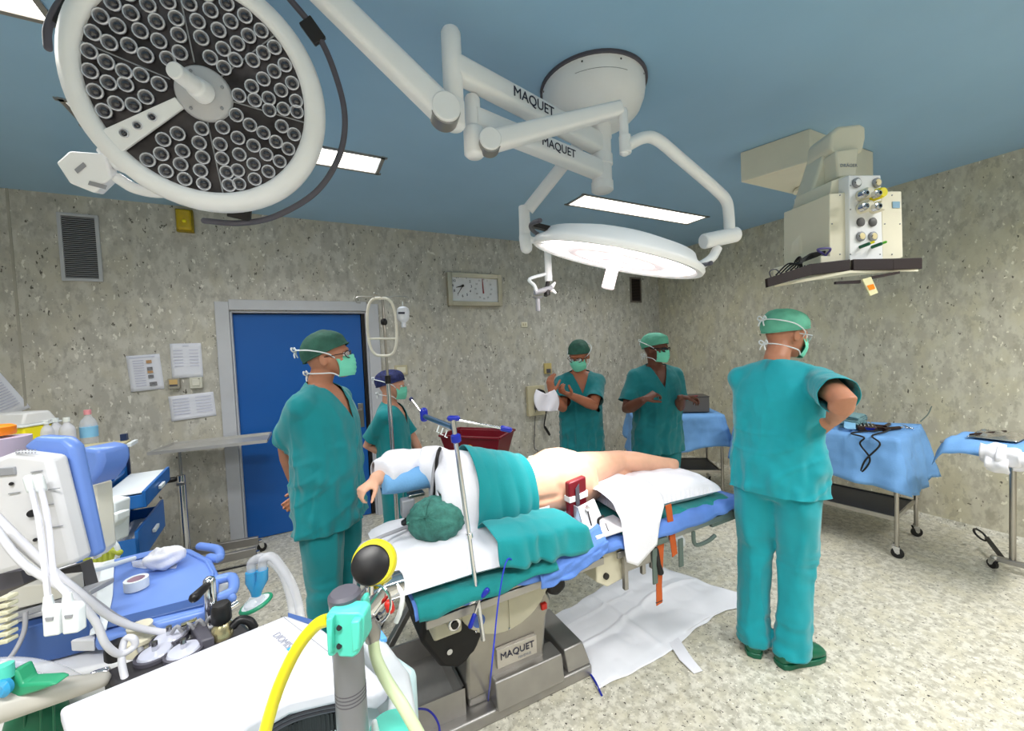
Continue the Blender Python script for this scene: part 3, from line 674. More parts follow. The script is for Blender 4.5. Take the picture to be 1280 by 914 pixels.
# sloping arm: two cheeks, rounded head, drop column
def pb_(x, y, dd=0.0): return at(x, y, d=PD+dd)
arm_q = [(1043, 163), (1050, 158), (1066, 160), (1058, 190), (1050, 196), (1034, 232), (1018, 300), (1008, 322), (1000, 316), (1000, 300), (1014, 240), (1032, 185)]
MB().slab([pb_(x, y, .0) for x, y in arm_q], FWD*.13).build('sloping_arm', IVORY, t, bevel=.012, seg=3)
MB().slab([pb_(x, y, -.05) for x, y in ((1040, 165), (1048, 157), (1076, 154), (1083, 158), (1083, 172), (1079, 190), (1044, 194), (1038, 186))], FWD*.17).build('arm_head', IVORY, t, bevel=.015, seg=3)
MB().slab([pb_(1045, 188, -.08), pb_(1074, 184, -.08), pb_(1071, 220, -.08), pb_(1047, 222, -.08)], FWD*.11).build('drop_column', IVORY, t, bevel=.008)
text('DRÄGER', .022, pb_(1061, 207, -.084), RGT, UPV, 'maker_name', GREYPL, t)
UX = (RGT*.985+FWD*.17).normalized(); UX = V((UX.x, UX.y, 0)).normalized(); UY = V((-UX.y, UX.x, 0)); UZ = V((0, 0, 1))
def face(px, py, off=0.0): return at(px, py, n=UY, c=at(1078, 280, d=PD-.14)+UY*off)
def panel(name, q, th, m, bev=.004, off=0.0, lab=None):
    return MB().slab([face(x, y, off) for x, y in q], UY*th).build(name, m, t, bevel=bev, label=lab)
panel('console', [(1061, 219), (1101, 219), (1104, 326), (1062, 326)], .30, WHITE)
panel('console_side', [(1037, 242), (1062, 240), (1063, 322), (1037, 322)], .26, IVORY, off=.02, lab='left console side cover')
panel('console_side', [(1102, 239), (1127, 239), (1129, 322), (1103, 322)], .26, IVORY, off=.02, lab='right console side cover')
panel('console_top', [(1040, 226), (1062, 218), (1062, 240), (1038, 242)], .2, IVORY, off=.05)
panel('console_rear', [(1024, 250), (1040, 238), (1040, 324), (1024, 322)], .2, IVORY, off=.10)
panel('base_plate', [(1026, 320), (1126, 320), (1126, 331), (1026, 331)], .28, IVORY, off=.02)
panel('blue_label', [(1116, 252), (1125, 252), (1125, 260), (1116, 260)], .002, mat('label_blue', (130, 170, 196), rough=.5), 0, off=.0165)
def disc(px, py, r, m, name, h=.012, off=-.001, prof=None, label=None):
    c = face(px, py, off)
    return MB().lathe(prof or [(0, h), (r*.8, h), (r, h*.7), (r, 0)], c, -UY, 22).build(name, m, t, label=label)
DIAL = mat('gauge_face', (236, 220, 170), rough=.4); 
for (x, y, dk) in ((1070, 229, 0), (1095, 229, 1), (1075, 296, 1), (1090, 296, 1)):
    disc(x, y, .023, GREYPL, 'pressure_gauge', .012); o = disc(x, y, .018, DIAL if dk else WHITE, 'gauge_dial', .0135)
    c = face(x, y, -.016); MB().bar(c, c+UX*.010*(1 if x > 1080 else -1)*.5+UZ*.008, .002, .002).build('needle', BLACK, t)
for (x, y, m_) in ((1075, 245, IVORY), (1091, 245, YELLOW), (1075, 261, IVORY), (1091, 261, IVORY)):
    disc(x, y, .026, m_, 'gas_outlet', .05, label='yellow gas outlet' if m_ is YELLOW else None)
    c = face(x+1, y-1, -.05); MB().lathe([(.017, 0), (.017, .02), (.011, .022), (.011, .03), (.007, .03), (.007, .012)], c, -UY, 18).build('outlet_ring', CHROME, t)
    MB().lathe([(0, .012), (.0075, .012)], c, -UY, 14).build('outlet_hole', BLACK, t)
for (x, y) in ((1075, 278), (1090, 278)): disc(x, y, .021, mat('outlet_grey', (96, 96, 98), rough=.5), 'blanking_cap', .01)
for (x, m_) in ((1075, YELLOW), (1090, mat('leaf_green', (90, 180, 40), rough=.4))):
    c = face(x, 309, 0); MB().tube([c, c-UY*.04+UZ*.005], .008, 10, rnd=True).build('earth_pin', GREENR, t)
    MB().tube([c-UY*.03+UZ*.004, c-UY*.045+UZ*.012+UX*.02], .006, 10, rnd=True).build('earth_pin_tip', m_, t)
for x, y in ((1063, 232), (1100, 232), (1063, 262), (1100, 318), (1063, 318), (1040, 280), (1059, 280), (1106, 280), (1125, 280), (1050, 318), (1115, 318), (1050, 244), (1115, 244)):
    MB().sph(face(x, y, .0 if 1062 < x < 1102 else .019), .0035, 8, 5).build('screw', GREYPL, t)
# shelf with black rails
SH = mat('black_rail', (34, 20, 22), rough=.5)
sq = [at(966, 352, d=1.98), at(1066, 330, d=1.86), at(1152, 328, d=2.02), at(1130, 322, d=2.35), at(1010, 330, d=2.35)]
zsh = at(1064, 338, d=1.86).z
def shp(px, py): return at(px, py, z=zsh)
poly = [shp(962, 354), shp(1030, 334), shp(1152, 332), shp(1140, 324), shp(1020, 322)]
MB().slab([at(968, 356, d=1.86), at(1063, 338, d=1.86), at(1148, 336, d=1.92), at(1120, 330, d=2.3), at(1010, 332, d=2.3)], (0, 0, -.012)).build('shelf', IVORY, t)
def rail_(a, b, c_, d_, d0, d1):
    MB().slab([at(*a, d=d0), at(*b, d=d1), at(*c_, d=d1), at(*d_, d=d0)], FWD*.018).build('shelf_rail', SH, t, bevel=.002)
rail_((959, 348), (1014, 330), (1014, 344), (960, 359), 1.80, 1.84)
rail_((1012, 330), (1063, 324), (1063, 338), (1012, 344), 1.84, 1.86)
rail_((1067, 324), (1117, 323), (1117, 337), (1067, 338), 1.86, 1.88)
rail_((1117, 323), (1153, 322), (1153, 336), (1117, 337), 1.88, 1.92)
MB().slab([at(1045, 352, d=1.8), at(1076, 350, d=1.82), at(1076, 354, d=1.82), at(1045, 355, d=1.8)], FWD*.012).build('lower_bar', SH, t)
MB().slab([at(1090, 345, d=1.82), at(1125, 339, d=1.88), at(1125, 342, d=1.88), at(1090, 349, d=1.82)], FWD*.012).build('lower_bar', SH, t)
MB().slab([at(1078, 349, d=1.8), at(1089, 346, d=1.8), at(1098, 366, d=1.8), at(1088, 370, d=1.8)], FWD*.006).build('hanging_tag', mat('tag_cream', (232, 226, 180), rough=.6), t, bevel=.001)
MB().slab([at(1084, 357, d=1.798), at(1092, 355, d=1.798), at(1094, 361, d=1.798), at(1087, 363, d=1.798)], FWD*.001).build('tag_print', ORANGE, t)
cb = thing('cable_bundle', 'tangle of thin black cables lying on the shelf of the ceiling pendant', 'cables', at(1000, 335, d=1.95))
for k in range(7):
    a_ = at(1034-2*k, 314+k, d=1.93); b_ = at(970+6*k, 344-2*k, d=1.90)
    MB().tube(spline([a_, at(1012-3*k, 318+2*k, d=1.92), at(1000, 330-k*1.5, d=1.88), at(985+3*k, 330+k, d=1.9), b_], 6), .004, 6).build('cable', BLACK, cb)
MB().tube(spline([at(1030, 318, d=1.93), at(1022, 312, d=1.9), at(1038, 311, d=1.9), at(1030, 322, d=1.93)], 6), .005, 6).build('cable', mat('violet_cable', (90, 80, 150), rough=.5), cb)
MB().tube(spline([at(965, 350, d=1.9), at(962, 340, d=1.9), at(970, 337, d=1.9), at(978, 345, d=1.9)], 6), .003, 6).build('cable', DKGREY, cb)

# ================================================================== PEOPLE
def ik(a, tgt, l1, l2, pole):
    a = V(a); tgt = V(tgt); d = tgt-a; L = min(d.length, (l1+l2)*.995); dn = d.normalized(); tgt = a+dn*L
    c = (l1*l1+L*L-l2*l2)/(2*L); h = math.sqrt(max(0, l1*l1-c*c))
    pv = V(pole)-a; pv = pv-dn*pv.dot(dn)
    if pv.length < 1e-5: pv = V((0, 0, -1))-dn*(-dn.z)
    return a+dn*c+pv.normalized()*h, tgt
def hand_mb(mb, wr, d, n, side, curl=.5, spread=1.0, s=1.0, thumb=.5):
    """wr wrist; d finger direction; n palm facing; side = direction of the thumb side"""
    d = V(d).normalized(); n = (V(n)-d*V(n).dot(d)).normalized(); t = n.cross(d)
    if t.dot(V(side)) < 0: t = -t
    P = lambda a, b, c: wr+d*(a*s)+t*(b*s)+n*(c*s)
    mb.loft([(P(-.03, 0, 0), t*.026*s, n*.020*s), (P(.01, 0, 0), t*.029*s, n*.019*s), (P(.04, .002, .002), t*.038*s, n*.017*s), (P(.075, 0, .002), t*.041*s, n*.014*s), (P(.093, -.001, 0), t*.038*s, n*.010*s)], 14)
    for k, (off, L, r) in enumerate(((.030, .070, .0088), (.010, .078, .0092), (-.011, .072, .0088), (-.031, .056, .0078))):
        p = P(.082, off, 0); ang = .12+.1*k*curl; pts = [P(.06, off*.9, 0), p]; rs = [r*1.05, r*1.05]
        for seg_, fr_ in ((0, .45), (1, .32), (2, .25)):
            ang += curl*(.75 if seg_ == 0 else 1.0); dd = (d*math.cos(ang)+n*math.sin(ang)+t*(off*1.2*spread*max(0, 1-curl))).normalized()
            p = p+dd*(L*fr_*s); pts.append(p); rs.append(r*(1-.09*(seg_+1))*s)
        mb.tube(pts, [x for x in rs], 9, rnd=True)
    p0 = P(.015, .022, .004); dt = (d*.62+t*.62+n*(.25+.35*thumb)).normalized(); p1 = p0+dt*.042*s; dt2 = (d*.85+t*.15+n*(.3+.5*thumb)).normalized(); p2 = p1+dt2*.032*s; p3 = p2+(dt2+n*.2*curl).normalized()*.024*s
    mb.tube([p0, p1, p2, p3], [.015*s, .0125*s, .0105*s, .009*s], 9, rnd=True)

def rsphere(px, c, r):
    o = at(px[0], px[1], d=0.0); dr = (at(px[0], px[1], d=1.0)-CAMP).normalized(); m = CAMP-c; b_ = m.dot(dr); q = b_*b_-(m.dot(m)-r*r)
    if q < 0: p = CAMP+dr*(-b_); return c+(p-c).normalized()*r
    return CAMP+dr*(-b_+(math.sqrt(q) if px[2] else -math.sqrt(q)))
def head_parts(t, hc, f, u, k, skinm, capm, capkind, mask=True, glasses=None, hair=None, eye=True, bow=True, s_in=1.0):
    """t parent; hc head centre; f forward; u up. builds cap, mask, straps, eyes, glasses"""
    f = V(f).normalized(); u = (V(u)-f*V(u).dot(f)).normalized(); r = f.cross(u); k = k*s_in
    H = lambda x, y, z: hc+r*(x*k)+f*(y*k)+u*(z*k)
    def skull(th, ph, off):     # th about u from forward, ph elevation
        cx, cy, cz = .077+off, .100+off, .104+off
        return H(cx*math.cos(ph)*math.sin(th), -.008+cy*math.cos(ph)*math.cos(th), .022+cz*math.sin(ph))
    # cap
    def capfn(a, b):
        th = a*2*PI
        low = {'bouffant': -.30, 'skull': -.32}.get(capkind, -.32)
        edge = .28*(1+math.cos(th))*.5+low*(1-math.cos(th))*.5   # forehead edge high, nape low
        ph = edge+(PI/2-edge)*b
        off = .010+(.010 if capkind == 'bouffant' else .004)*math.sin(PI*min(1, b*1.3))
        if math.cos(th) < -.2: off += (.014 if capkind != 'skull' else .006)*(-math.cos(th)-.2)*math.sin(PI*min(1, b*1.15+.05))
        p = skull(th, ph, off)
        q = np.array([[p.x, p.y, p.z]]); w_ = float(vn(q, 60, 3)[0])*.5+float(vn(q, 25, 5)[0])
        return p+(p-hc).normalized()*(.0045*w_*(1-b*.4))
    c = MB().grid(capfn, 56, 22).build('surgical_cap', capm, t, solid=.0015, ang=180)
    # cap band
    band = [capfn(i/48, .02)+(capfn(i/48, .02)-hc).normalized()*.002 for i in range(48)]
    MB().tube(band, .0035, 6, closed=True).build('cap_band', capm, c)
    if mask:
        def mk(a, b):
            x = (a-.5)*2; z = (b-.5)*2
            w_ = .072-.012*abs(z); yy = .117-.061*abs(x)**2.1-.014*abs(z)**2+.010*(1-abs(x))*(z > 0)*z
            zz = -.052+z*.046-.010*abs(x)**2*z*.0
            if abs(z) < 1: yy += .0016*math.sin(z*16)*(1-abs(x))
            return H(x*w_, yy, zz+.006*(1-abs(x))*z)
        m_ = MB().grid(mk, 22, 22).build('face_mask', MASKM, t, solid=.002, ang=180)
        for sx in (-1, 1):
            top = mk(.5+sx*.5, 1.0); bot = mk(.5+sx*.5, 0.05)
            MB().tube(spline([top, H(sx*.092, .02, .020), H(sx*.101, -.05, .046), H(sx*.06, -.118, .056), H(0, -.138, .058)], 6), .0032*k, 6).build('mask_strap', STRAP, m_)
            MB().tube(spline([bot, H(sx*.072, .02, -.075), H(sx*.072, -.03, -.068), H(sx*.05, -.082, -.062), H(0, -.106, -.062)], 6), .0032*k, 6).build('mask_strap', STRAP, m_)
        if bow:
            for zz, yy in ((.058, -.140), (-.062, -.108)):
                b_ = MB()
                for sx in (-1, 1):
                    b_.tube(spline([H(0, yy, zz), H(sx*.018, yy-.012, zz+.014), H(sx*.030, yy-.010, zz+.002), H(sx*.016, yy-.006, zz-.006), H(0, yy, zz)], 5), .0035*k, 6)
                    b_.tube(spline([H(0, yy, zz), H(sx*.012, yy-.008, zz-.018), H(sx*.020, yy-.006, zz-.036)], 5), .0032*k, 6)
                b_.build('strap_bow', STRAP, m_)
    if eye:
        for sx in (-1, 1):
            e = MB().sph(H(sx*.031, .0795, .004), .0125*k, 14, 10).build('eye', mat('eye_white', (226, 222, 216), rough=.2), t)
            MB().sph(H(sx*.031, .087, .004), .0062*k, 10, 8).build('iris', mat('iris_brown', (50, 34, 26), rough=.2), e)
    if glasses:
        gm = mat('glasses_'+glasses, {'dark': (26, 20, 20), 'clear': (200, 205, 210), 'brown': (60, 34, 28), 'black': (12, 12, 14)}[glasses], rough=.25)
        g = MB()
        for sx in (-1, 1):
            pts = [H(sx*(.033+.026*math.cos(a)), .101-.012*max(0, math.cos(a)), .004+.017*math.sin(a)+.002*math.cos(2*a)) for a in [2*PI*i/20 for i in range(20)]]
            g.tube(pts, .0024*k if glasses != 'black' else .004*k, 6, closed=True)
            g.tube([H(sx*.059, .090, .008), H(sx*.078, .075, .009), H(sx*.082, 0, .006), H(sx*.078, -.02, -.004)], .0026*k if glasses != 'black' else .0055*k, 6)
        g.tube([H(-.008, .103, .008), H(.008, .103, .008)], .0026*k, 6)
        go = g.build('glasses', gm, t)
        lm = mat('lens_dark', (10, 10, 14), rough=.08, coat=.5) if glasses == 'black' else mat('lens_clear', (220, 228, 236), rough=.05, alpha=.22)
        for sx in (-1, 1):
            MB().slab([H(sx*(.033+.025*math.cos(a)), .1015-.012*max(0, math.cos(a)), .004+.016*math.sin(a)) for a in [2*PI*i/16 for i in range(16)]], f*.0008).build('lens', lm, go, smooth=False)
    return H

def person(name, label, pos, yaw, h, skinm, scrubm, capm, capkind='skull', head=None, lean=(0, 0), arms=None, glasses=None, hem=.80, vneck=True, legs=None, girth=1.0, clogs=None, headup=None, capargs=None, pantm=None, sleeve=.78, headoff=(0, 0, 0)):
    k = h/1.75; B = V((pos[0], pos[1], 0)); f = V((math.cos(yaw), math.sin(yaw), 0)); u = V((0, 0, 1)); r = f.cross(u)
    lx, ly = lean
    def W(x, y, z): return B+r*(x*k)+f*(y*k)+u*(z*k)+r*(lx*k*max(0, z-.92)/.55)+f*(ly*k*max(0, z-.92)/.55)
    t = thing(name, label, 'person', B)
    g = girth
    hf = V(head) if head is not None else f; hf.normalize()
    hu = V(headup) if headup is not None else u; hu = (hu-hf*hu.dot(hf)).normalized(); hr = hf.cross(hu)
    hc = W(0, .015, 1.61)+V(headoff)
    neck = W(0, -.012, 1.455)
    shR, shL = W(.158*g, -.01, 1.388), W(-.158*g, -.01, 1.388)
    mb = MB()
    tors = [(.80, .06, .07, 0), (.85, .155*g, .10*g, 0), (.93, .172*g, .115*g, -.005), (1.02, .155*g, .11*g, 0), (1.10, .145*g, .11*g, .005), (1.20, .155*g, .115*g, .005), (1.30, .168*g, .118*g, 0), (1.38, .165*g, .105, -.005), (1.43, .13, .085, -.01), (1.47, .07, .06, -.012)]
    mb.loft([(W(0, y, z), r*a*k, f*b*k) for z, a, b, y in tors], 22)
    mb.tube([neck-u*.03*k, neck+u*.04*k, hc-hu*.03*k-hf*.022*k], [.062*k, .057*k, .054*k], 14, rnd=True)
    H = lambda x, y, z: hc+hr*(x*k)+hf*(y*k)+hu*(z*k)
    mb.ell(H(0, -.008, .022), hr*.076*k, hf*.097*k, hu*.097*k, 20, 14)
    mb.loft([(H(0, .030, .02), hr*.068*k, hf*.062*k), (H(0, .032, -.02), hr*.064*k, hf*.058*k), (H(0, .036, -.055), hr*.054*k, hf*.050*k), (H(0, .046, -.085), hr*.040*k, hf*.036*k), (H(0, .055, -.105), hr*.022*k, hf*.020*k)], 16)
    mb.tube([H(0, .086, .010), H(0, .104, -.018), H(0, .108, -.030)], [.008*k, .011*k, .013*k], 8, rnd=True)       # nose
    mb.tube([H(-.042, .076, .026), H(-.02, .088, .028), H(.02, .088, .028), H(.042, .076, .026)], [.006*k, .009*k, .009*k, .006*k], 8, rnd=True)   # brow
    mb.ell(H(0, .083, -.063), hr*.024*k, hf*.010*k, hu*.010*k, 10, 8)        # lips
    for sx in (-1, 1):
        mb.ell(H(sx*.044, .066, -.022), hr*.016*k, hf*.014*k, hu*.014*k, 10, 8)   # cheek
        mb.loft([(H(sx*.070, -.002, -.01), hf*.016*k, hu*.026*k), (H(sx*.080, -.008, -.008), hf*.018*k, hu*.031*k), (H(sx*.086, -.012, -.006), hf*.016*k, hu*.028*k)], 12)  # ear
    hands = {}; el = {}
    for sd, sh in (('R', shR), ('L', shL)):
        a = arms[sd]
        if 'epx' in a:
            e = rsphere(a['epx'], sh, .285*k); wr = rsphere(a['wpx'], e, .25*k)
        elif 'e' in a:
            e = sh+(V(a['e'])-sh).normalized()*.285*k; wr = e+(V(a['w'])-e).normalized()*min(.255*k, (V(a['w'])-e).length)
        else: e, wr = ik(sh, a['w'], .285*k, .255*k, a['p'])
        el[sd] = (sh, e, wr)
        mb.sph(sh, .056*k); mb.tube([W(0, -.015, 1.43), sh.lerp(W(0, -.015, 1.43), .5)+u*.012*k, sh], [.06*k, .052*k, .05*k], 12, rnd=True)
        mb.tube([sh, sh.lerp(e, .35), sh.lerp(e, .75), e, e.lerp(wr, .25), e.lerp(wr, .6), wr], [.054*k*g, .053*k*g, .045*k*g, .041*k*g, .044*k*g, .036*k*g, .026*k], 14, rnd=True)
        inward = (-r if sd == 'R' else r)
        hand_mb(mb, wr, a.get('d', (wr-e)), a.get('n', inward), a.get('t', f), a.get('c', .45), s=k, thumb=a.get('th', .5))
        hands[sd] = wr
    leg = legs or {'R': (W(.09, 0, .52), W(.10, -.02, .09), f), 'L': (W(-.09, 0, .52), W(-.10, -.02, .09), f)}
    for sd, sx in (('R', 1), ('L', -1)):
        kn, ank, toe = leg[sd]; hp = W(.085*sx, 0, .90)
        mb.tube([hp, kn, ank], [.080*k, .052*k, .036*k], 12, rnd=True)
    me = remesh(mb, .0052*k+.0002)
    P = vcoords(me); wt = np.ones(len(P))
    for sd in hands: wt[np.linalg.norm(P-np.array(hands[sd]), axis=1) < .20*k] = .35
    smooth_me(me, 5, wt)
    body = finish(me, 'body', skinm, t, ang=180)
    # scrub top
    gm = MB(); zh = hem
    ts = [(zh-.04, .200*g, .135*g, .0), (zh+.05, .200*g, .135*g, 0), (.98, .195*g, .137*g, .002), (1.08, .188*g, .138*g, .006), (1.20, .188*g, .138*g, .006), (1.30, .195*g, .138*g, 0), (1.38, .190*g, .122, -.005), (1.435, .150, .098, -.01), (1.475, .085, .075, -.012), (1.50, .07, .06, -.012)]
    ts = [x for x in ts if x[0] >= zh+.04 or x[0] in (zh-.04, zh+.05)]
    gm.loft([(W(0, y, z), r*a*k, f*b*k) for z, a, b, y in ts], 28)
    for sd, (sh, e, wr) in el.items():
        gm.sph(sh, .068*k); gm.tube([W(0, -.012, 1.435), sh.lerp(W(0, -.012, 1.435), .5)+u*.010*k, sh], [.072*k, .062*k, .062*k], 14, rnd=True)
        gm.tube([W(0, 0, 1.38).lerp(sh, .7), sh, sh.lerp(e, .5), sh.lerp(e, sleeve+.08)], [.075*k, .070*k, .072*k*g, .080*k*g], 18, flat=1.0)
    gme = remesh(gm, .0092); smooth_me(gme, 8)
    P = vcoords(gme); N = vnormals(gme)
    loc = (P-np.array(B)); zz = loc[:, 2:3]/k
    a1 = vn(P, (14, 14, 3.2), 1); a2 = vn(P, (30, 30, 9), 4); a3 = vn(P, (9, 9, 16), 8); a4 = vn(P, (22, 22, 22), 9)
    low = np.clip((1.42-zz[:, 0])/.45, .25, 1)
    diag = np.stack([P[:, 0]+P[:, 2]*.6, P[:, 1]+P[:, 2]*.4, P[:, 2]-P[:, 0]*.5], 1); a5 = vn(diag, (4, 4, 13), 12)
    disp = (np.exp(-(a1/.13)**2)*.011+np.exp(-(a5/.10)**2)*.009+a2*.010+a4*.008)*low-.006
    P = P+N*(disp*k)[:, None]+N*.002
    setcoords(gme, P); smooth_me(gme, 1)
    cut(gme, W(0, 0, zh), -u)
    for sd, (sh, e, wr) in el.items():
        ax = (e-sh).normalized(); co = sh+(e-sh)*sleeve
        cut(gme, co, ax, sel=lambda c, sh=sh, ax=ax, co=co: (c-sh-ax*(c-sh).dot(ax)).length < .115*k and (c-co).length < .15*k and (c-co).dot(ax) > -.03 and (((c-W(0, 0, c.z/k)).dot(r)/(.20*k*g))**2+((c-W(0, 0, c.z/k)).dot(f)/(.15*k*g))**2) > 1.0)
    nz = 1.475
    nc_ = W(0, 0, nz)
    cut(gme, nc_, u+f*.30, sel=lambda c: abs((c-nc_).dot(r)) < .085*k)
    if vneck:
        vz = 1.30; vb = W(0, .1, vz)
        for sx in (-1, 1):
            cut(gme, vb, (r*sx*1.0-u*.42), sel=lambda c: (c-B).dot(f)/k-ly*.8 > -.02 and c.z > vz*k-.01 and abs((c-W(0, 0, c.z/k)).dot(r)) < .12*k, drop=False)
        bm = bmesh.new(); bm.from_mesh(gme); kill = []
        for fc in bm.faces:
            c = fc.calc_center_median()
            if c.z > vz*k and (c-W(0, 0, c.z/k)).dot(f) > 0 and abs((c-W(0, 0, c.z/k)).dot(r))/k < (c.z/k-vz)*.42: kill.append(fc)
        bmesh.ops.delete(bm, geom=kill, context='FACES'); bm.to_mesh(gme); bm.free()
    finish(gme, 'scrub_top', scrubm, t, ang=180, solid=.0025)
    # trousers
    pm = MB()
    pm.loft([(W(0, 0, z), r*a*k*g, f*b*k*g) for z, a, b in ((.80, .15, .10), (.86, .178, .125), (.94, .180, .128), (1.00, .165, .12), (1.03, .15, .11))], 24)
    for sd, sx in (('R', 1), ('L', -1)):
        kn, ank, toe = leg[sd]; hp = W(.088*sx, 0, .90)
        pm.tube([hp, hp.lerp(kn, .5), kn, kn.lerp(ank, .5), ank, ank-u*.06], [.100*k*g, .092*k*g, .078*k, .074*k, .074*k, .076*k], 18)
    pme = remesh(pm, .0105); smooth_me(pme, 6)
    P = vcoords(pme); N = vnormals(pme)
    zrel = P[:, 2]/k
    fold = np.exp(-(vn(P, (9, 9, 2.2), 21)/.13)**2)*1.1+vn(P, (26, 26, 12), 22)*.6-.4
    bunch = (1-np.abs(vn(P, (7, 7, 26), 23))*2)
    knw = np.clip(1-np.abs(zrel-.5)/.14, 0, 1)*.5+np.clip((.30-zrel)/.2, 0, 1)
    P = P+N*((.008*fold+.012*bunch*knw)*k)[:, None]
    setcoords(pme, P); smooth_me(pme, 1)
    cut(pme, (0, 0, min(leg['R'][1].z, leg['L'][1].z)-.035), -u)
    finish(pme, 'trousers', pantm or scrubm, t, ang=180, solid=.0025)
    # footwear
    if clogs is None: clogs = ('shoe', mat('white_clog', (210, 214, 214), rough=.5))
    for sd in ('R', 'L'):
        kn, ank, toe = leg[sd]; toe = V((toe[0], toe[1], 0)).normalized(); sr = toe.cross(u); b = V((ank.x, ank.y, 0)); zb = max(0, ank.z-.09*k)
        S = [(-.085, .028, .070), (-.07, .038, .078), (-.03, .041, .080), (.02, .043, .082), (.06, .048, .080), (.11, .052, .066), (.15, .048, .052), (.175, .036, .040), (.188, .016, .026)]
        m3 = MB(); secs = []
        for y, hw, ht in S: secs.append((b+toe*(y*k)+u*(zb+ht*k/2+.012), sr*hw*k, u*(ht*k/2)))
        m3.loft(secs, 22)
        shoe = m3.build(clogs[0], clogs[1], t, ang=70, sub=1)
        sl = MB(); n_ = 24; out = []
        prof = [(-.088, 0), (-.08, .030), (-.05, .040), (0, .040), (.06, .049), (.11, .053), (.15, .048), (.18, .030), (.192, 0)]
        ol = [b+toe*(y*k)+sr*(x*k)+u*zb for y, x in prof]+[b+toe*(y*k)-sr*(x*k)+u*zb for y, x in prof[-2:0:-1]]
        sl.slab(ol, u*.026).build('sole', clogs[1], shoe, bevel=.004)
        if len(clogs) > 2:
            MB().slab([b+toe*.005+sr*.046+u*(zb+.075), b+toe*.045+sr*.050+u*(zb+.062), b+toe*.045+sr*.050+u*(zb+.072), b+toe*.005+sr*.046+u*(zb+.087)], sr*.004).build('clog_strap', STRAP, shoe)
    head_parts(t, hc, hf, hu, k, skinm, capm, capkind, glasses=glasses, **(capargs or {}))
    return t, W, H, el

rad = math.radians
# -- man in front of the blue door, hands behind his back
d1 = 1.97
f1 = math.radians(-32)
P1 = at(411, 600, d=d1); 
person('person', 'person in dark green cap, glasses and mask by the blue door, hands behind back', (P1.x, P1.y), f1, 1.75, SKIN1, SCRUB, CAPG, 'skull',
       head=(math.cos(rad(-18)), math.sin(rad(-18)), .12), headup=(-.12, 0, 1),
       arms={'R': dict(w=at(376, 628, d=d1+.10), e=at(357, 567, d=d1-.02), d=(.35, .5, -.55), n=(.2, .6, .2), t=(0, 0, 1), c=.5),
             'L': dict(w=at(384, 622, d=d1+.16), p=at(420, 560, d=d1+.5), d=(-.6, -.1, -.3), n=(0, -.8, .2), t=(0, 0, 1), c=.5)},
       glasses='brown', hem=.80, girth=1.08, headoff=(.02, -.01, -.005))
# -- nurse behind
d2 = 2.78; P2 = at(492, 560, d=d2)
PATCAP = mat('patterned_cap', (36, 44, 92), rough=.8, var=.6, vs_=55)
person('person', 'person with navy patterned cap and mask standing beside the door behind the drip pole', (P2.x, P2.y), rad(-30), 1.51, SKIN3, SCRUB, PATCAP, 'bouffant',
       head=(math.cos(rad(-25)), math.sin(rad(-25)), -.05),
       arms={'R': dict(w=at(497, 572, d=d2-.02), p=at(455, 545, d=d2-.1), c=.4), 'L': dict(w=at(532, 585, d=d2+.15), p=at(560, 560, d=d2+.4), c=.4)},
       hem=.86, girth=.92)
# -- two at the back
d3 = 3.25; P3 = at(727, 540, d=d3)
t3, W3, H3, el3 = person('person', 'person in dark cap holding a white cloth over raised hands by the back wall', (P3.x, P3.y), rad(-118), 1.67, SKIN4, SCRUBD, CAPG, 'skull',
       head=(math.cos(rad(-148)), math.sin(rad(-148)), -.42),
       arms={'R': dict(w=at(689, 491, d=d3-.34), e=at(703, 512, d=d3-.22), d=(-.1, 0, 1), n=(1, .2, 0), t=(0, -1, 0), c=.35),
             'L': dict(w=at(699, 488, d=d3-.36), e=at(742, 508, d=d3-.2), d=(-.9, -.1, .35), n=(-.3, 0, 1), t=(0, -1, 0), c=.7)},
       glasses='brown', hem=.80, girth=.98)
d4 = 3.25; P4 = at(822, 540, d=d4)
t4, W4, H4, el4 = person('person', 'person in light green cap and black glasses with both forearms raised by the draped table', (P4.x, P4.y), rad(-112), 1.70, SKIN2, SCRUBD, CAPL, 'bouffant',
       head=(math.cos(rad(-80)), math.sin(rad(-80)), -.1),
       arms={'R': dict(w=at(806, 499, d=d4-.30), p=at(775, 540, d=d4-.1), d=(.55, -.3, .35), n=(.2, .3, -.9), t=(-.2, -.3, .8), c=.75),
             'L': dict(w=at(852, 497, d=d4-.24), p=at(850, 540, d=d4-.05), d=(.8, -.45, -.05), n=(0, -.4, -1), t=(0, 0, 1), c=.6)},
       glasses='black', hem=.76, girth=1.10)
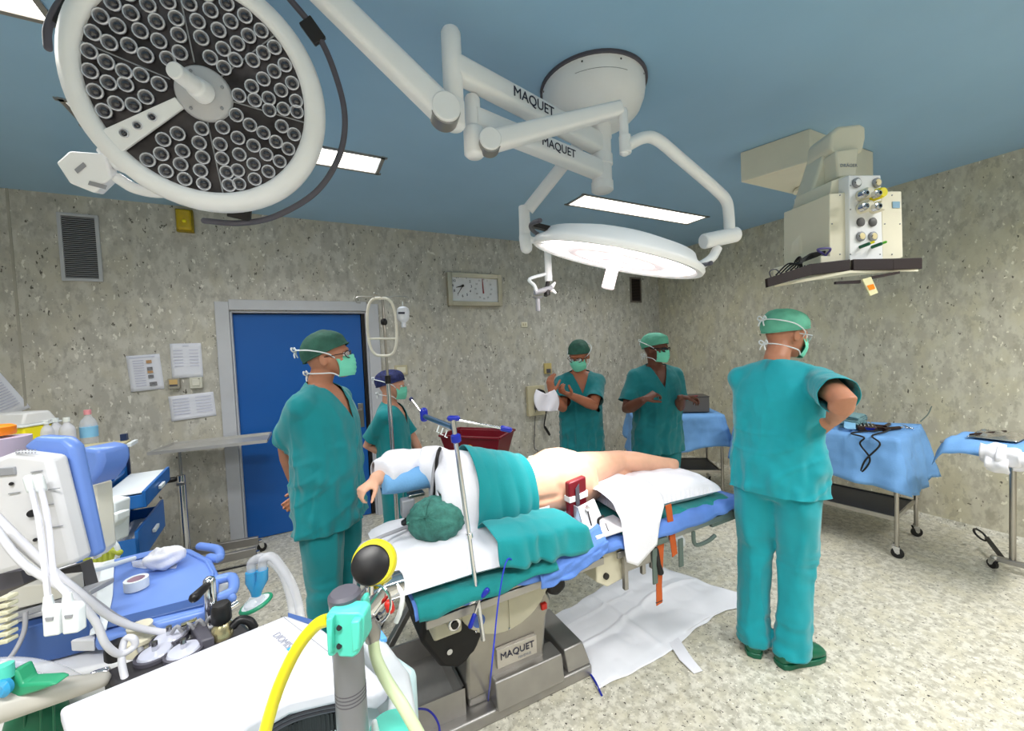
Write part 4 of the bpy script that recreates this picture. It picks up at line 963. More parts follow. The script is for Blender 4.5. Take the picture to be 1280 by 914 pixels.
# -- man at the right, seen from behind
P5 = V((2.055, 1.13, 0)); f5 = rad(15); ff = V((math.cos(f5), math.sin(f5), 0)); fr5 = ff.cross(V((0, 0, 1)))
ankR = V((2.075, 1.10, .085)); ankL = V((2.03, 1.30, .085))
person('person', 'person seen from behind in green clogs, arms bent, near the right instrument table', (2.10, 1.155), f5, 1.76, SKIN1, SCRUBL, CAPL, 'bouffant',
       head=(math.cos(rad(-22)), math.sin(rad(-22)), -.22), headoff=(.05, -.01, -.0),
       arms={'R': dict(epx=(1056, 500, 0), wpx=(1040, 527, 1), w=(0, 0, 0), d=(.1, .6, -.55), n=(.2, .6, -.3), t=(-.4, .6, .5), c=.7),
             'L': dict(w=at(1022, 520, d=2.55), p=at(1000, 540, d=2.6), d=(.7, -.2, -.4), n=(0, -.3, -1), t=(0, 0, 1), c=.6)},
       glasses='clear', hem=.835, girth=1.06, vneck=False, sleeve=.8, lean=(0, .06),
       legs={'R': (V((2.12, 1.075, .50)), V((2.06, 1.075, .085)), V((1, -.25, 0))), 'L': (V((2.075, 1.25, .50)), V((2.0, 1.23, .085)), V((.75, .5, 0)))},
       clogs=('clog', mat('green_clog', (8, 92, 66), rough=.35), 1))
# white cloth over the raised hands
c0 = at(682, 489, d=d3-.40)
cm = MB()
def cl(a, b):
    x = (a-.5)*2; z = b
    wv = .028+.06*math.sin(PI*(.2+.55*z)); p = c0+RGT*(x*wv+.012*z)+V((0, 0, -.02-.125*z+.03*abs(x)*(1-z)))+FWD*(.014*math.sin(x*5+z*4)+.02*abs(x))
    return p
t = thing('hand_towel', 'small crumpled white cloth hanging over raised hands by the back wall', 'cloth', c0)
cm.grid(cl, 16, 14).build('towel', WCLOTH, t, solid=.012, ang=180)
# gloves cuff and badge bits

# ================================================================== OPERATING TABLE
def noisy(me, amp, sc, seed=0, ridg=.5):
    P = vcoords(me); N = vnormals(me)
    n = (1-np.abs(vn(P, sc, seed))*2)*ridg+vn(P, np.array(sc)*2.1, seed+1)*(1-ridg)
    setcoords(me, P+N*(n*amp)[:, None]); return me
TX0, TX1, TY0, TY1, TZ = .30, 2.10, 1.36, 1.92, .74
ot = thing('operating_table', 'operating table with steel column base carrying the patient', 'operating table', (.75, 1.72, 0))
bp_ = MB()
pz = .095
bp_.slab([V((.20, 1.545, 0)), V((1.17, 1.515, 0)), V((1.20, 2.02, 0)), V((.20, 2.05, 0))], (0, 0, .055))
bp_.build('base_plate', STEELD, ot, bevel=.01)
MB().slab([V((.56, 1.60, .05)), V((1.13, 1.57, .05)), V((1.15, 1.98, .05)), V((.56, 2.0, .05))], (0, 0, .05)).build('base_step', STEELD, ot, bevel=.012)
tr = MB()
for a_, b_ in (((.14, 1.60), (.54, 1.58)), ((.54, 1.58), (.54, 1.98)), ((.54, 1.98), (.14, 2.0)), ((.14, 2.0), (.14, 1.60))): tr.bar((a_[0], a_[1], .09), (b_[0], b_[1], .09), .08, .014, (0, 0, 1)) if False else tr.slab([V((a_[0], a_[1], .05)), V((b_[0], b_[1], .05)), V((b_[0], b_[1], .17)), V((a_[0], a_[1], .17))], V((0, 0, 1)).cross(V((b_[0]-a_[0], b_[1]-a_[1], 0)).normalized())*.012)
tr.box((.34, 1.79, .06), (.38, .38, .01)).build('base_tray', STEELD, ot)
MB().box((.40, 1.984, .145), (.09, .004, .012)).build('tray_slot', STRAP, ot, smooth=False)
# near base cover with slanted plate
MB().slab([V((.66, 1.51, .055)), V((1.00, 1.50, .055)), V((1.00, 1.52, .175)), V((.66, 1.53, .175))], (0, .10, 0)).build('pedal_cover', STEELD, ot, bevel=.006)
MB().slab([V((1.04, 1.53, .055)), V((1.17, 1.525, .055)), V((1.15, 1.56, .15)), V((1.04, 1.56, .15))], (0, .3, 0)).build('end_cover', STEELD, ot, bevel=.006)
# column: tapering steel shroud
clm = MB(); cols = [(.10, .55, .94, 1.58, 1.94), (.20, .545, .93, 1.57, 1.94), (.34, .56, .96, 1.585, 1.93), (.40, .60, 1.0, 1.60, 1.92), (.50, .64, .96, 1.62, 1.90)]
cv = []; cf = []
for z, xa, xb, ya, yb in cols: cv += [(xa, ya, z), (xb, ya-.01, z), (xb, yb, z), (xa, yb, z)]
for i in range(len(cols)-1):
    for k_ in range(4): cf.append((i*4+k_, i*4+(k_+1) % 4, i*4+4+(k_+1) % 4, i*4+4+k_))
cf += [(3, 2, 1, 0), tuple(len(cv)-4+i for i in range(4))]
clm.add(cv, cf).build('column', mat('column_steel', (160, 156, 150), rough=.32, metal=.9, var=.08), ot, bevel=.015, seg=3)
PLQ = [V((.685, 1.556, .205)), V((.885, 1.551, .205)), V((.885, 1.551, .29)), V((.685, 1.556, .29))]
MB().slab(PLQ, (0, .02, 0)).build('name_plate', mat('plate_silver', (196, 190, 182), rough=.35, metal=.6), ot, bevel=.002)
text('MAQUET', .042, (.785, 1.551, .256), (1, -.025, 0), (0, 0, 1), 'maker_name', INK, ot)
text('MAGNUS', .016, (.82, 1.550, .222), (1, -.025, 0), (0, 0, 1), 'maker_name', GREYPL, ot)
# fan shaped cream side cover
CREAM = mat('cream_cover', (206, 200, 178), rough=.4, var=.03)
fc = V((.735, 1.535, .60)); fan = [V((.50, 1.535, .66)), V((.50, 1.535, .56))]
for k_ in range(13):
    a = rad(192+ (318-192)*k_/12); fan.append(fc+V((.235*math.cos(a), 0, .225*math.sin(a))))
fan += [V((.985, 1.535, .55)), V((1.11, 1.535, .61)), V((1.11, 1.535, .66))]
MB().slab(fan, (0, .34, 0)).build('fan_cover', CREAM, ot, bevel=.004)
MB().box((.745, 1.533, .50), (.008, .006, .22)).build('cover_rib', CREAM, ot, smooth=False)
MB().cyl((.60, 1.535, .47), (.60, 1.532, .47), .028).build('blue_dot', mat('sticker_blue', (84, 120, 200), rough=.4), ot)
for x, z in ((.52, .645), (.62, .652), (.72, .648), (.80, .65), (.90, .648), (1.0, .65), (.585, .43), (.74, .385), (1.02, .60)): MB().sph((x, 1.533, z), .006, 8, 5).build('screw', CHROME, ot)
# black bellows and knobs under the frame
def blob(name, q, th, y0, m, bev=.02): MB().slab([V((x, y0, z)) for x, z in q], (0, th, 0)).build(name, m, ot, bevel=bev, seg=3)
BLK = mat('black_bellows', (20, 18, 20), rough=.55, var=.2)
blob('bellows', [(.40, .60), (.52, .54), (.63, .50), (.66, .42), (.60, .30), (.52, .26), (.44, .30), (.36, .44)], .20, 1.58, BLK)
blob('bellows', [(.96, .52), (1.02, .535), (1.07, .50), (1.08, .44), (1.03, .41), (.98, .43)], .2, 1.57, BLK)
MB().box((.95, 1.585, .385), (.03, .02, .03)).build('red_lever', mat('signal_red', (200, 40, 30), rough=.4), ot, bevel=.004)
MB().cyl((.48, 1.58, .355), (.48, 1.575, .355), .012).build('bolt', CHROME, ot)
MB().box((.455, 1.55, .565), (.12, .10, .18)).build('gear_housing', CREAM, ot, bevel=.012)
MB().cyl((.47, 1.50, .545), (.47, 1.46, .545), .026).build('drive_stub', CHROME, ot, bevel=.003)
MB().cyl((.47, 1.459, .545), (.47, 1.455, .545), .015).build('drive_hole', BLACK, ot)
# rails
for y in (TY0-.015, TY1+.015):
    MB().box(((.33+1.12)/2, y, .665), (.79, .012, .03)).build('side_rail', STEELD, ot, bevel=.002)
    MB().box(((1.2+2.02)/2, y, .665), (.82, .012, .03)).build('side_rail', STEELD, ot, bevel=.002)
MB().box((.72, 1.64, .68), (.84, .50, .05)).build('frame', BLK, ot, bevel=.006)
MB().box((1.60, 1.64, .68), (.86, .46, .035)).build('frame', STEELD, ot, bevel=.006)
MB().slab([V((1.10, 1.37, .68)), V((1.10, 1.37, .56)), V((1.16, 1.37, .52)), V((1.26, 1.37, .53)), V((1.28, 1.37, .60)), V((1.34, 1.37, .64)), V((1.34, 1.37, .68))], (0, .2, 0)).build('leg_joint', CREAM, ot, bevel=.005)
MB().cyl((1.15, 1.37, .575), (1.15, 1.36, .575), .014).build('joint_pin', BLACK, ot)
for x, z0_ in ((1.25, .49), (1.36, .53), (1.42, .54)): MB().box((x, 1.352, (z0_+.66)/2), (.022, .02, .66-z0_)).build('clamp_post', STEELD, ot, bevel=.003)
MB().box((1.33, 1.35, .60), (.16, .02, .05)).build('clamp_block', STEELD, ot, bevel=.004)
MB().tube([(1.44, 1.35, .62), (1.44, 1.335, .56), (1.45, 1.33, .52)], [.018, .014, .016], 10, rnd=True).build('clamp_knob', BLK, ot)
GRN = mat('grey_green_metal', (92, 106, 100), rough=.5)
MB().box((1.98, 1.35, .655), (.26, .02, .05)).build('rail_pad', GRN, ot, bevel=.003)
for x0_, z_ in ((1.60, .50), (1.42, .47)): MB().box((x0_, 1.335, (z_+.64)/2), (.03, .008, .64-z_)).build('clamp_tongue', GRN, ot, bevel=.002)
MB().tube(spline([(1.70, 1.34, .65), (1.70, 1.33, .585), (1.78, 1.32, .585), (1.84, 1.32, .60)], 4), .010, 8).build('clamp_lever', GRN, ot)
MB().cyl((1.36, 1.34, .665), (1.50, 1.34, .665), .018).build('clamp_tube', GRN, ot)
# mattress
MB().box((.71, 1.64, .715), (.84, .54, .05)).build('mattress', BLK, ot, bevel=.012, seg=3)
MB().box((1.62, 1.64, .715), (.90, .52, .05)).build('mattress', BLK, ot, bevel=.012, seg=3)

# sheets: blue on the mattress, teal on it at the head end
def runner(name, m, label, cat, x0, x1, y0, y1, z, hn, hf, amp=.006, seed=0, xe=(0, 0), th=.003, grp=None):
    """cloth along the table: hanging hn over the near edge, hf over the far edge"""
    hn = hn if callable(hn) else (lambda u, v=hn: v)
    def fn(u, v_):
        # arc length across : far hang, top, near hang
        x = x0+(x1-x0)*u; L = (y1-y0); h1 = hn(u); tot = hf+L+h1; s = v_*tot
        if s < hf: y = y1+.006; zz = z-(hf-s)
        elif s < hf+L: y = y1-(s-hf); zz = z
        else: y = y0-.006-.02*((s-hf-L)/max(h1, .01)); zz = z-(s-hf-L)
        q = np.array([[x, y, zz]]); n1 = float(vn(q, (9, 7, 3), seed)[0]); n2 = float(vn(q, (20, 20, 6), seed+3)[0])
        hang = 1 if (s < hf or s > hf+L) else .35
        return V((x+xe[0]*0, y-(amp*2*hang*(abs(n1)+.5*n2) if s > hf+L else 0), zz+amp*(1-hang)*(abs(n1)*1.6+.4*n2)+.002))
    t = thing(name, label, cat, ((x0+x1)/2, (y0+y1)/2, z), 0, grp)
    MB().grid(fn, 60, 44).build('cloth', m, t, solid=th, ang=180); return t
runner('table_sheet', BLUESH, 'bright blue sheet covering the operating table mattress and hanging over its rail', 'sheet', .29, 2.09, 1.355, 1.925, .742, lambda u: .028+.012*math.sin(u*9+1)+.06*max(0, 1-abs(u-.36)/.18)+(.02 if u > .5 else 0), .08, .007, 2)
runner('table_sheet', TEALDR, 'dark teal sheet under the big white head pillow on the operating table', 'sheet', .30, .86, 1.332, 1.935, .750, lambda u: .045-.02*u+.006*math.sin(u*14), .06, .005, 6)
runner('table_sheet', TEALDR, 'teal sheet peeking out under the white pillow at the foot end', 'sheet', 1.24, 2.02, 1.38, 1.90, .750, lambda u: .015, .02, .007, 9)

def pillow(name, m, label, c, ax, ay, hz, amp=.008, seed=0, rot=0.0, zfn=None, pw=.42, cat='pillow', parent=None, grp=None):
    c = V(c); ca, sa = math.cos(rot), math.sin(rot); N_ = 44
    def f(u, v_, s):
        x = (u-.5)*2; y = (v_-.5)*2
        e = max(0, (1-x**4))*max(0, (1-y**4)); z = hz*e**pw
        # corners pulled out
        cx_ = x*ax*(1-.06*(1-abs(y))**1*(1-abs(x)*0)*abs(x)**3+.0); cy_ = y*ay*(1-.06*(1-abs(x))*abs(y)**3)
        q = np.array([[cx_+c.x, cy_+c.y, s*.1]]); n1 = float(vn(q, (8, 8, 5), seed)[0]); n2 = float(vn(q, (18, 18, 5), seed+2)[0])
        zz = z*(1.25 if s > 0 else .5)*s+amp*(abs(n1)*1.2+n2*.6)*(min(1, e*3))*(1 if s > 0 else 0)
        if zfn: zz += zfn(x, y)*(1 if s > 0 else 1)
        return V((c.x+cx_*ca-cy_*sa, c.y+cx_*sa+cy_*ca, c.z+zz))
    mb = MB().grid(lambda u, v_: f(u, v_, 1), N_, N_).grid(lambda u, v_: f(u, v_, -1), N_//2, N_//2)
    t = thing(name, label, cat, c, 0, grp)
    me = mb.mesh('pillow'); bm = bmesh.new(); bm.from_mesh(me); bmesh.ops.remove_doubles(bm, verts=bm.verts, dist=.0015); bmesh.ops.recalc_face_normals(bm, faces=bm.faces); bm.to_mesh(me); bm.free()
    finish(me, 'cushion', m, t, ang=180); return t
pillow('head_pillow', WCLOTH, 'large flat white pillow under the patient head at the near end of the table', (.545, 1.62, .79), .335, .29, .055, .010, 3, rot=rad(-3))
pillow('leg_pillow', WCLOTH, 'white pillow under the patient legs at the foot end', (1.66, 1.63, .795), .34, .24, .07, .014, 8, rot=rad(-4))
# loose white cloth falling over the near edge at the knee
t = thing('white_cloth', 'loose white cloth draped from the leg pillow down over the table edge', 'cloth', (1.32, 1.4, .8))
def cl2(u, v_):
    x = 1.20+.30*u+.03*math.sin(v_*4); s = v_
    pts = [(1.70, .89), (1.50, .905), (1.40, .87), (1.345, .81), (1.325, .73), (1.315, .60)]
    i = min(int(s*(len(pts)-1)), len(pts)-2); f_ = s*(len(pts)-1)-i
    y = pts[i][0]*(1-f_)+pts[i+1][0]*f_; z = pts[i][1]*(1-f_)+pts[i+1][1]*f_
    if s > .5: x = x+(1.30-x)*(s-.5)*.75; z += .10*abs(u-.35)*(s-.5)*2
    q = np.array([[x, y, z]]); n1 = float(vn(q, (14, 6, 3), 14)[0])
    return V((x, y-.012*abs(n1)*s, z+.016*abs(n1)))
MB().grid(cl2, 26, 34).build('cloth', WCLOTH, t, solid=.003, ang=180)

# patient --------------------------------------------------------------
pt = thing('patient', 'patient lying on their side on the operating table, bare lower back to the camera', 'person', (1.0, 1.66, .80))
b_ = MB(); YC = 1.655
def sec(x, zc, hz, hy, dy=0): return (V((x, YC+dy, zc)), V((0, hy, 0)), V((0, 0, hz)))
b_.loft([sec(.50, .975, .10, .08), sec(.545, .975, .165, .105), sec(.62, .97, .185, .125), sec(.72, .955, .165, .13), sec(.82, .935, .145, .125), sec(.90, .925, .138, .122), sec(.98, .93, .15, .128), sec(1.06, .94, .165, .14), sec(1.14, .935, .165, .145), sec(1.22, .925, .145, .135), sec(1.28, .92, .11, .11)], 28)
b_.tube([V((.56, YC, .965)), V((.47, YC-.01, .94))], [.07, .06], 14, rnd=True)
hcP = V((.445, 1.585, .925)); 
b_.ell(hcP, (.092, 0, 0), (0, .086, 0), (0, 0, .068), 20, 14)
b_.loft([(hcP+V((.0, .05, .0)), V((.07, 0, 0)), V((0, 0, .06))), (hcP+V((.02, .10, 0)), V((.055, 0, 0)), V((0, 0, .045)))], 14)
b_.tube([hcP+V((-.02, .10, 0)), hcP+V((0, .125, 0))], [.012, .014], 8, rnd=True)
b_.ell(hcP+V((.015, 0, .078)), (.026, 0, 0), (0, .016, 0), (0, 0, .01), 10, 8)
# upper leg and lower leg
hip = V((1.19, 1.655, .96)); kn_ = V((1.56, 1.70, .955)); an_ = V((1.885, 1.62, .895))
b_.tube([hip, hip.lerp(kn_, .3), hip.lerp(kn_, .65), kn_, kn_.lerp(an_, .3), kn_.lerp(an_, .7), an_], [.105, .092, .072, .056, .056, .042, .033], 18, rnd=True)
b_.tube([V((1.19, 1.66, .86)), V((1.54, 1.72, .88)), V((1.82, 1.74, .86))], [.10, .06, .04], 14, rnd=True)
# foot: heel, ball, toes
b_.loft([(an_+V((-.01, -.035, -.01)), V((.03, 0, 0)), V((0, 0, .026))), (an_+V((.02, -.01, -.004)), V((.034, .0, 0)), V((0, 0, .032))), (an_+V((.035, .05, -.012)), V((.028, 0, 0)), V((0, 0, .034))), (an_+V((.045, .11, -.024)), V((.020, 0, 0)), V((0, 0, .036))), (an_+V((.05, .15, -.034)), V((.012, 0, 0)), V((0, 0, .032)))], 16)
for k_ in range(5): b_.tube([an_+V((.048, .14, -.008-.013*k_)), an_+V((.052, .175-.006*k_, -.012-.013*k_))], [.010-.0007*k_, .009-.0006*k_], 8, rnd=True)
# arm stretched forward past the head, and its hand
shp_ = V((.555, 1.69, 1.08)); elb = V((.42, 1.80, 1.09)); wri = V((.245, 1.70, 1.10))
b_.tube([shp_, elb, wri], [.055, .046, .03], 14, rnd=True)
hand_mb(b_, wri, (-.75, -.25, -.35), (.35, .1, -1), (0, -1, .2), curl=.8, s=.86)
me = remesh(b_, .006); P = vcoords(me); wt = np.ones(len(P)); wt[np.linalg.norm(P-np.array(wri), axis=1) < .2] = .35
smooth_me(me, 7, wt)
P = vcoords(me); N = vnormals(me)
# spine furrow and shoulder blade hints on the back (-y side)
g_ = np.exp(-((P[:, 2]-.915)/.014)**2)*np.clip((1.62-P[:, 1])/.06, 0, 1)*np.clip((1.06-P[:, 0])/.1, 0, 1)*(P[:, 0] > .6)
P[:, 1] += .010*g_
g2 = np.exp(-(((P[:, 0]-1.03)/.02)**2+((P[:, 2]-.945)/.03)**2))*np.clip((1.60-P[:, 1])/.05, 0, 1); P[:, 1] += .008*g2
setcoords(me, P); smooth_me(me, 1)
finish(me, 'body', SKINP, pt, ang=180)
# cap on the head
def pcap(a, b):
    th = a*2*PI; ph = -.85+(PI/2+.85)*b
    nz_ = .004*float(vn(np.array([[math.cos(th)*math.cos(ph), math.sin(th)*math.cos(ph), math.sin(ph)]]), 6, 2)[0])+.005*float(vn(np.array([[math.cos(th), math.sin(th), ph*.3]]), 11, 4)[0])
    # axis of the cap points to -x and up a little (crown of the head)
    ax_ = V((-.55, -.70, .42)).normalized(); e1_ = V((.10, .30, .95)); e1_ = (e1_-ax_*e1_.dot(ax_)).normalized(); e2_ = ax_.cross(e1_)
    d_ = e1_*(math.cos(th)*math.cos(ph)*(.092+nz_))+e2_*(math.sin(th)*math.cos(ph)*(.118+nz_))+ax_*(math.sin(ph)*(.108+nz_))
    return hcP+V((.010, .005, -.004))+d_
CAPN = mat('net_cap', (58, 116, 106), rough=.85, var=.35, vs_=30, bump=.4, bs=120)
pc = MB().grid(pcap, 48, 20).build('surgical_cap', CAPN, pt, solid=.002, ang=180)
MB().tube([pcap(i/40, .03) for i in range(40)], .004, 6, closed=True).build('cap_band', CAPL, pc)
MB().tube([pcap(.27, .1+.02*i) for i in range(30)], .003, 6).build('cap_seam', CAPL, pc)
# white gown on shoulders and neck
gm = MB(); gm.loft([sec(.475, .95, .15, .115, -.01), sec(.52, .97, .20, .135), sec(.60, .965, .205, .145), sec(.70, .955, .185, .145), sec(.76, .94, .165, .14)], 30)
gm.tube([V((.56, 1.68, 1.07)), V((.50, 1.75, 1.10)), V((.455, 1.77, 1.10))], [.085, .085, .08], 18)
gm.loft([(V((.50, 1.54, .83)), V((0, .10, 0)), V((0, 0, .03))), (V((.66, 1.52, .83)), V((0, .09, 0)), V((0, 0, .03)))], 14)
gme = remesh(gm, .009); smooth_me(gme, 5); noisy(gme, .007, (9, 9, 5), 31); smooth_me(gme, 1)
cut(gme, (.472, 0, 0), (-1, 0, 0), sel=lambda c: c.z < 1.03); cut(gme, (.75, 0, 0), (1, 0, 0))
finish(gme, 'white_gown', WCLOTH, pt, ang=180, solid=.003)
# padded white wrap on the arm with light blue lining
wm = MB(); wm.tube(spline([V((.50, 1.78, 1.10)), elb+V((-.02, .01, .012)), V((.34, 1.77, 1.115)), wri+V((.02, .01, .012))], 5), [.072]*6+[.078]*6+[.066]*4, 18, flat=.95)
wme = remesh(wm, .009); smooth_me(wme, 4); noisy(wme, .004, (12, 12, 12), 41); cut(wme, wri+V((.01, 0, 0)), (-1, -.3, 0)); 
finish(wme, 'arm_wrap', WCLOTH, pt, ang=180, solid=.003)
lm_ = MB(); lm_.tube([V((.50, 1.73, 1.065)), V((.42, 1.735, 1.06)), V((.33, 1.72, 1.065)), V((.265, 1.685, 1.075))], [.056, .052, .05, .042], 16); lme = remesh(lm_, .009); smooth_me(lme, 3); cut(lme, (.262, 0, 0), (-1, 0, 0))
finish(lme, 'blue_sleeve', mat('sky_blue_cloth', (116, 172, 222), rough=.8, bump=.2, bs=150), pt, ang=180)
MB().tube(spline([V((.50, 1.66, 1.175)), V((.475, 1.65, 1.12)), V((.46, 1.64, 1.05)), V((.445, 1.64, .97)), V((.40, 1.66, .90)), V((.33, 1.66, .885)), V((.22, 1.62, .885)), V((.15, 1.6, .86)), V((.12, 1.6, .6))], 6), .0075, 8).build('cuff_tube', TUBEG, pt)
MB().tube(spline([V((.52, 1.70, 1.182)), V((.495, 1.655, 1.17)), V((.478, 1.645, 1.10)), V((.468, 1.64, 1.03)), V((.455, 1.64, .98))], 6), .008, 8).build('black_strap', BLACK, pt)
# electrode pad on the low back
MB().slab([V((.905, 1.528, .845)), V((.965, 1.526, .845)), V((.965, 1.522, .885)), V((.905, 1.524, .885))], (0, -.002, 0)).build('white_pad', STRAP, pt, bevel=.001)

# teal drape over the trunk
t = thing('patient_drape', 'teal cloth draped over the patient trunk and spilling onto the pillow and table', 'drape', (.78, 1.6, .95))
def dr(u, v_):
    # path round the trunk from the far side over the top to the near side and out on the table
    ang0 = rad(10); A1 = rad(205); s = v_
    xa = .615+.0*s; xb = .895
    if s < .62:
        k_ = s/.62; a = ang0+(A1-ang0)*k_
        x = xa+(xb-xa)*u
        sh_ = max(0, min(1, (x-.62)/.26)); hz_ = .20-.045*sh_+.018; zc_ = .967-.037*sh_; hy_ = .152
        y = YC+hy_*math.cos(a); z = zc_+hz_*math.sin(a)
        if u > .85: z += 0
    else:
        k_ = (s-.62)/.38; a = A1; x = xa+(xb+.16*k_-xa)*u-.0*k_; sh_ = max(0, min(1, (x-.62)/.26))
        hz_ = .20-.045*sh_+.018; zc_ = .967-.037*sh_; y0_ = YC+.152*math.cos(a); z0_ = zc_+hz_*math.sin(a)
        path = [(y0_, z0_), (y0_-.012, .895), (1.475, .918-.02*min(1, u*1.6)), (1.42, .916-.03*u), (1.332, .895-.04*u), (1.318, .80-.06*u)]
        i = min(int(k_*5), 4); f_ = k_*5-i; y = path[i][0]*(1-f_)+path[i+1][0]*f_; z = path[i][1]*(1-f_)+path[i+1][1]*f_
    q = np.array([[x, y, z]]); n1 = float(vn(q, (16, 5, 5), 51)[0]); n2 = float(vn(q, (9, 9, 9), 53)[0]); n3 = float(vn(q, (28, 12, 12), 55)[0])
    am = .006+.022*max(0, s-.35)
    nrm = V((0, y-YC, z-.93)).normalized()
    return V((x+.02*n2*s, y, z))+nrm*(am*(abs(n1)*1.4+.5*n3)+.004)
MB().grid(dr, 56, 84).build('cloth', mat('bright_teal_drape', (0, 140, 146), rough=.85, var=.05, bump=.2, bs=300, sheen=.2), t, solid=.003, ang=180)
# teal and blue cloth bunched on the table by the support
t = thing('bunched_sheet', 'crumpled teal cloth lying on the table edge before the side support', 'cloth', (1.0, 1.42, .77))
def bs_(u, v_):
    x = .80+.34*u; y = 1.345+.17*v_; q = np.array([[x, y, 0]]); n = float(vn(q, (14, 10, 1), 61)[0]); n2 = float(vn(q, (30, 22, 1), 62)[0])
    e = min(1, 6*v_*(1-v_)); return V((x, y-.008*(v_ < .05), .757+.03*e*(.6+.8*abs(n)+.3*n2)-(.05*(1-v_/.2)*(.4+.6*u) if v_ < .2 else 0)))
MB().grid(bs_, 30, 22).build('cloth', TEALDR, t, solid=.003, ang=180)
t = thing('bunched_sheet', 'crumpled blue cloth hanging over the table rail before the side support', 'cloth', (.95, 1.33, .75))
def bs2(u, v_):
    x = .78+.34*u; q = np.array([[x, v_*.3, 0]]); n = float(vn(q, (12, 10, 1), 71)[0]); n2 = float(vn(q, (26, 20, 1), 72)[0])
    y = 1.385-.07*math.sin(min(1, v_*1.6)*PI/2); z = .79-.0*u-.10*v_-.018*math.sin(u*3.3)+.0
    return V((x, y-.014*(abs(n)+.4*n2), z+.012*n2+.05*(u-.5)))
MB().grid(bs2, 30, 22).build('cloth', BLUESH, t, solid=.003, ang=180)
t = thing('folded_towel', 'pale blue folded towel tucked under the patient back', 'cloth', (1.0, 1.5, .79))
def bs3(u, v_):
    x = .93+.19*u; y = 1.42+.10*v_; n = float(vn(np.array([[x, y, 0]]), (16, 16, 1), 81)[0]); return V((x, y, .79+.055*v_*(.5+.5*u)+.012*abs(n)))
MB().grid(bs3, 16, 12).build('cloth', mat('pale_blue_cloth', (180, 206, 230), rough=.8, bump=.2, bs=150), t, solid=.004, ang=180)

# side support with dark red pad
t = thing('side_support', 'white metal side support with dark red strapped pad against the patient back', 'table support', (1.175, 1.42, .77))
WM = mat('white_bracket', (226, 226, 230), rough=.3, var=.02)
MB().slab([V((1.075, 1.33, .772)), V((1.280, 1.33, .772)), V((1.295, 1.47, .772)), V((1.115, 1.47, .772))], (0, 0, .014)).build('base_plate', WM, t, bevel=.003)
MB().slab([V((1.065, 1.40, .786)), V((1.185, 1.40, .786)), V((1.160, 1.44, .90)), V((1.065, 1.44, .88))], (0, .008, 0)).build('upright', WM, t, bevel=.002)
MB().slab([V((1.065, 1.40, .786)), V((1.065, 1.475, .786)), V((1.065, 1.475, .88)), V((1.065, 1.44, .88))], (.006, 0, 0)).build('gusset', mat('bracket_steel', (190, 196, 204), rough=.3, metal=.6), t, bevel=.001)
MB().slab([V((1.045, 1.475, .80)), V((1.145, 1.475, .80)), V((1.145, 1.475, 1.00)), V((1.045, 1.475, .985))], (0, .035, 0)).build('pad', MAROON, t, bevel=.008, seg=3)
MB().slab([V((1.043, 1.470, .895)), V((1.075, 1.470, .897)), V((1.075, 1.470, .922)), V((1.043, 1.470, .92))], (0, .044, 0)).build('pad_strap', STRAP, t, bevel=.001, label='left white tape')
MB().slab([V((1.100, 1.470, .900)), V((1.147, 1.470, .905)), V((1.147, 1.470, .935)), V((1.100, 1.470, .925))], (0, .044, 0)).build('pad_strap', STRAP, t, bevel=.001, label='right white tape')
MB().slab([V((1.077, 1.468, .87)), V((1.097, 1.468, .87)), V((1.097, 1.468, .975)), V((1.077, 1.468, .955))], (0, .004, 0)).build('black_tape', DKGREY, t)
MB().tube([(1.110, 1.405, .80), (1.105, 1.425, .87)], .003, 8).build('slot', BLACK, t)
MB().cyl((1.105, 1.43, .875), (1.105, 1.418, .873), .012).build('knob', CHROME, t)
MB().tube(spline([(1.140, 1.395, .80), (1.143, 1.395, .825), (1.175, 1.40, .83)], 5), .006, 8).build('lever', BLACK, t)
MB().tube([(1.155, 1.345, .788), (1.195, 1.41, .788)], .002, 6).build('groove', BLACK, t)

# orange strap in two pieces round the foot end
t = thing('orange_strap', 'orange brown leather strap hanging down beside the foot end rail', 'strap', (1.52, 1.34, .75))
MB().slab([V((1.515, 1.345, .82)), V((1.555, 1.345, .822)), V((1.565, 1.325, .58)), V((1.53, 1.325, .57))], (0, .004, 0)).build('strap', STRAPO, t, bevel=.001)
MB().slab([V((1.455, 1.345, .66)), V((1.50, 1.345, .66)), V((1.475, 1.345, .44)), V((1.47, 1.34, .36)), V((1.43, 1.34, .355)), V((1.44, 1.345, .5))], (0, .004, 0)).build('strap_tail', STRAPO, t, bevel=.001)
MB().box((1.45, 1.3425, .37), (.042, .005, .004)).build('stitch_line', BLACK, t, smooth=False)

# frame over the head end: pole, cross rods, blue knobs
t = thing('screen_frame', 'chrome screen frame pole with blue knobs clamped to the head end of the table', 'pole', (.53, 1.33, .54))
fp = at(566, 524, Y=1.33); fq = at(604, 800, Y=1.33)
MB().tube([fq, fp], .0085, 12).build('pole', CHROME, t)
kn = at(570, 548, Y=1.33); MB().lathe([(.011, -.016), (.017, -.012), (.018, 0), (.017, .012), (.011, .016)], kn, fp-fq).build('blue_collar', BLUEKN, t)
MB().tube([at(586, 667, Y=1.33), at(587, 672, Y=1.33)], .013, 12).build('pole_ring', CHROME, t)
r1 = at(566, 524, Y=1.33); r2 = at(630, 536, Y=1.33); MB().tube([r1, r2], .0045, 8).build('cross_rod', CHROME, t)
MB().tube([at(628, 535.5, Y=1.33), at(637, 537.5, Y=1.33)], .011, 12, rnd=True).build('blue_knob', BLUEKN, t)
MB().tube([at(562, 523, Y=1.33), at(572, 523, Y=1.33)], .010, 12, rnd=True).build('blue_knob', BLUEKN, t)
l2 = at(530, 520, d=1.62); l3 = at(514, 499, d=1.75)
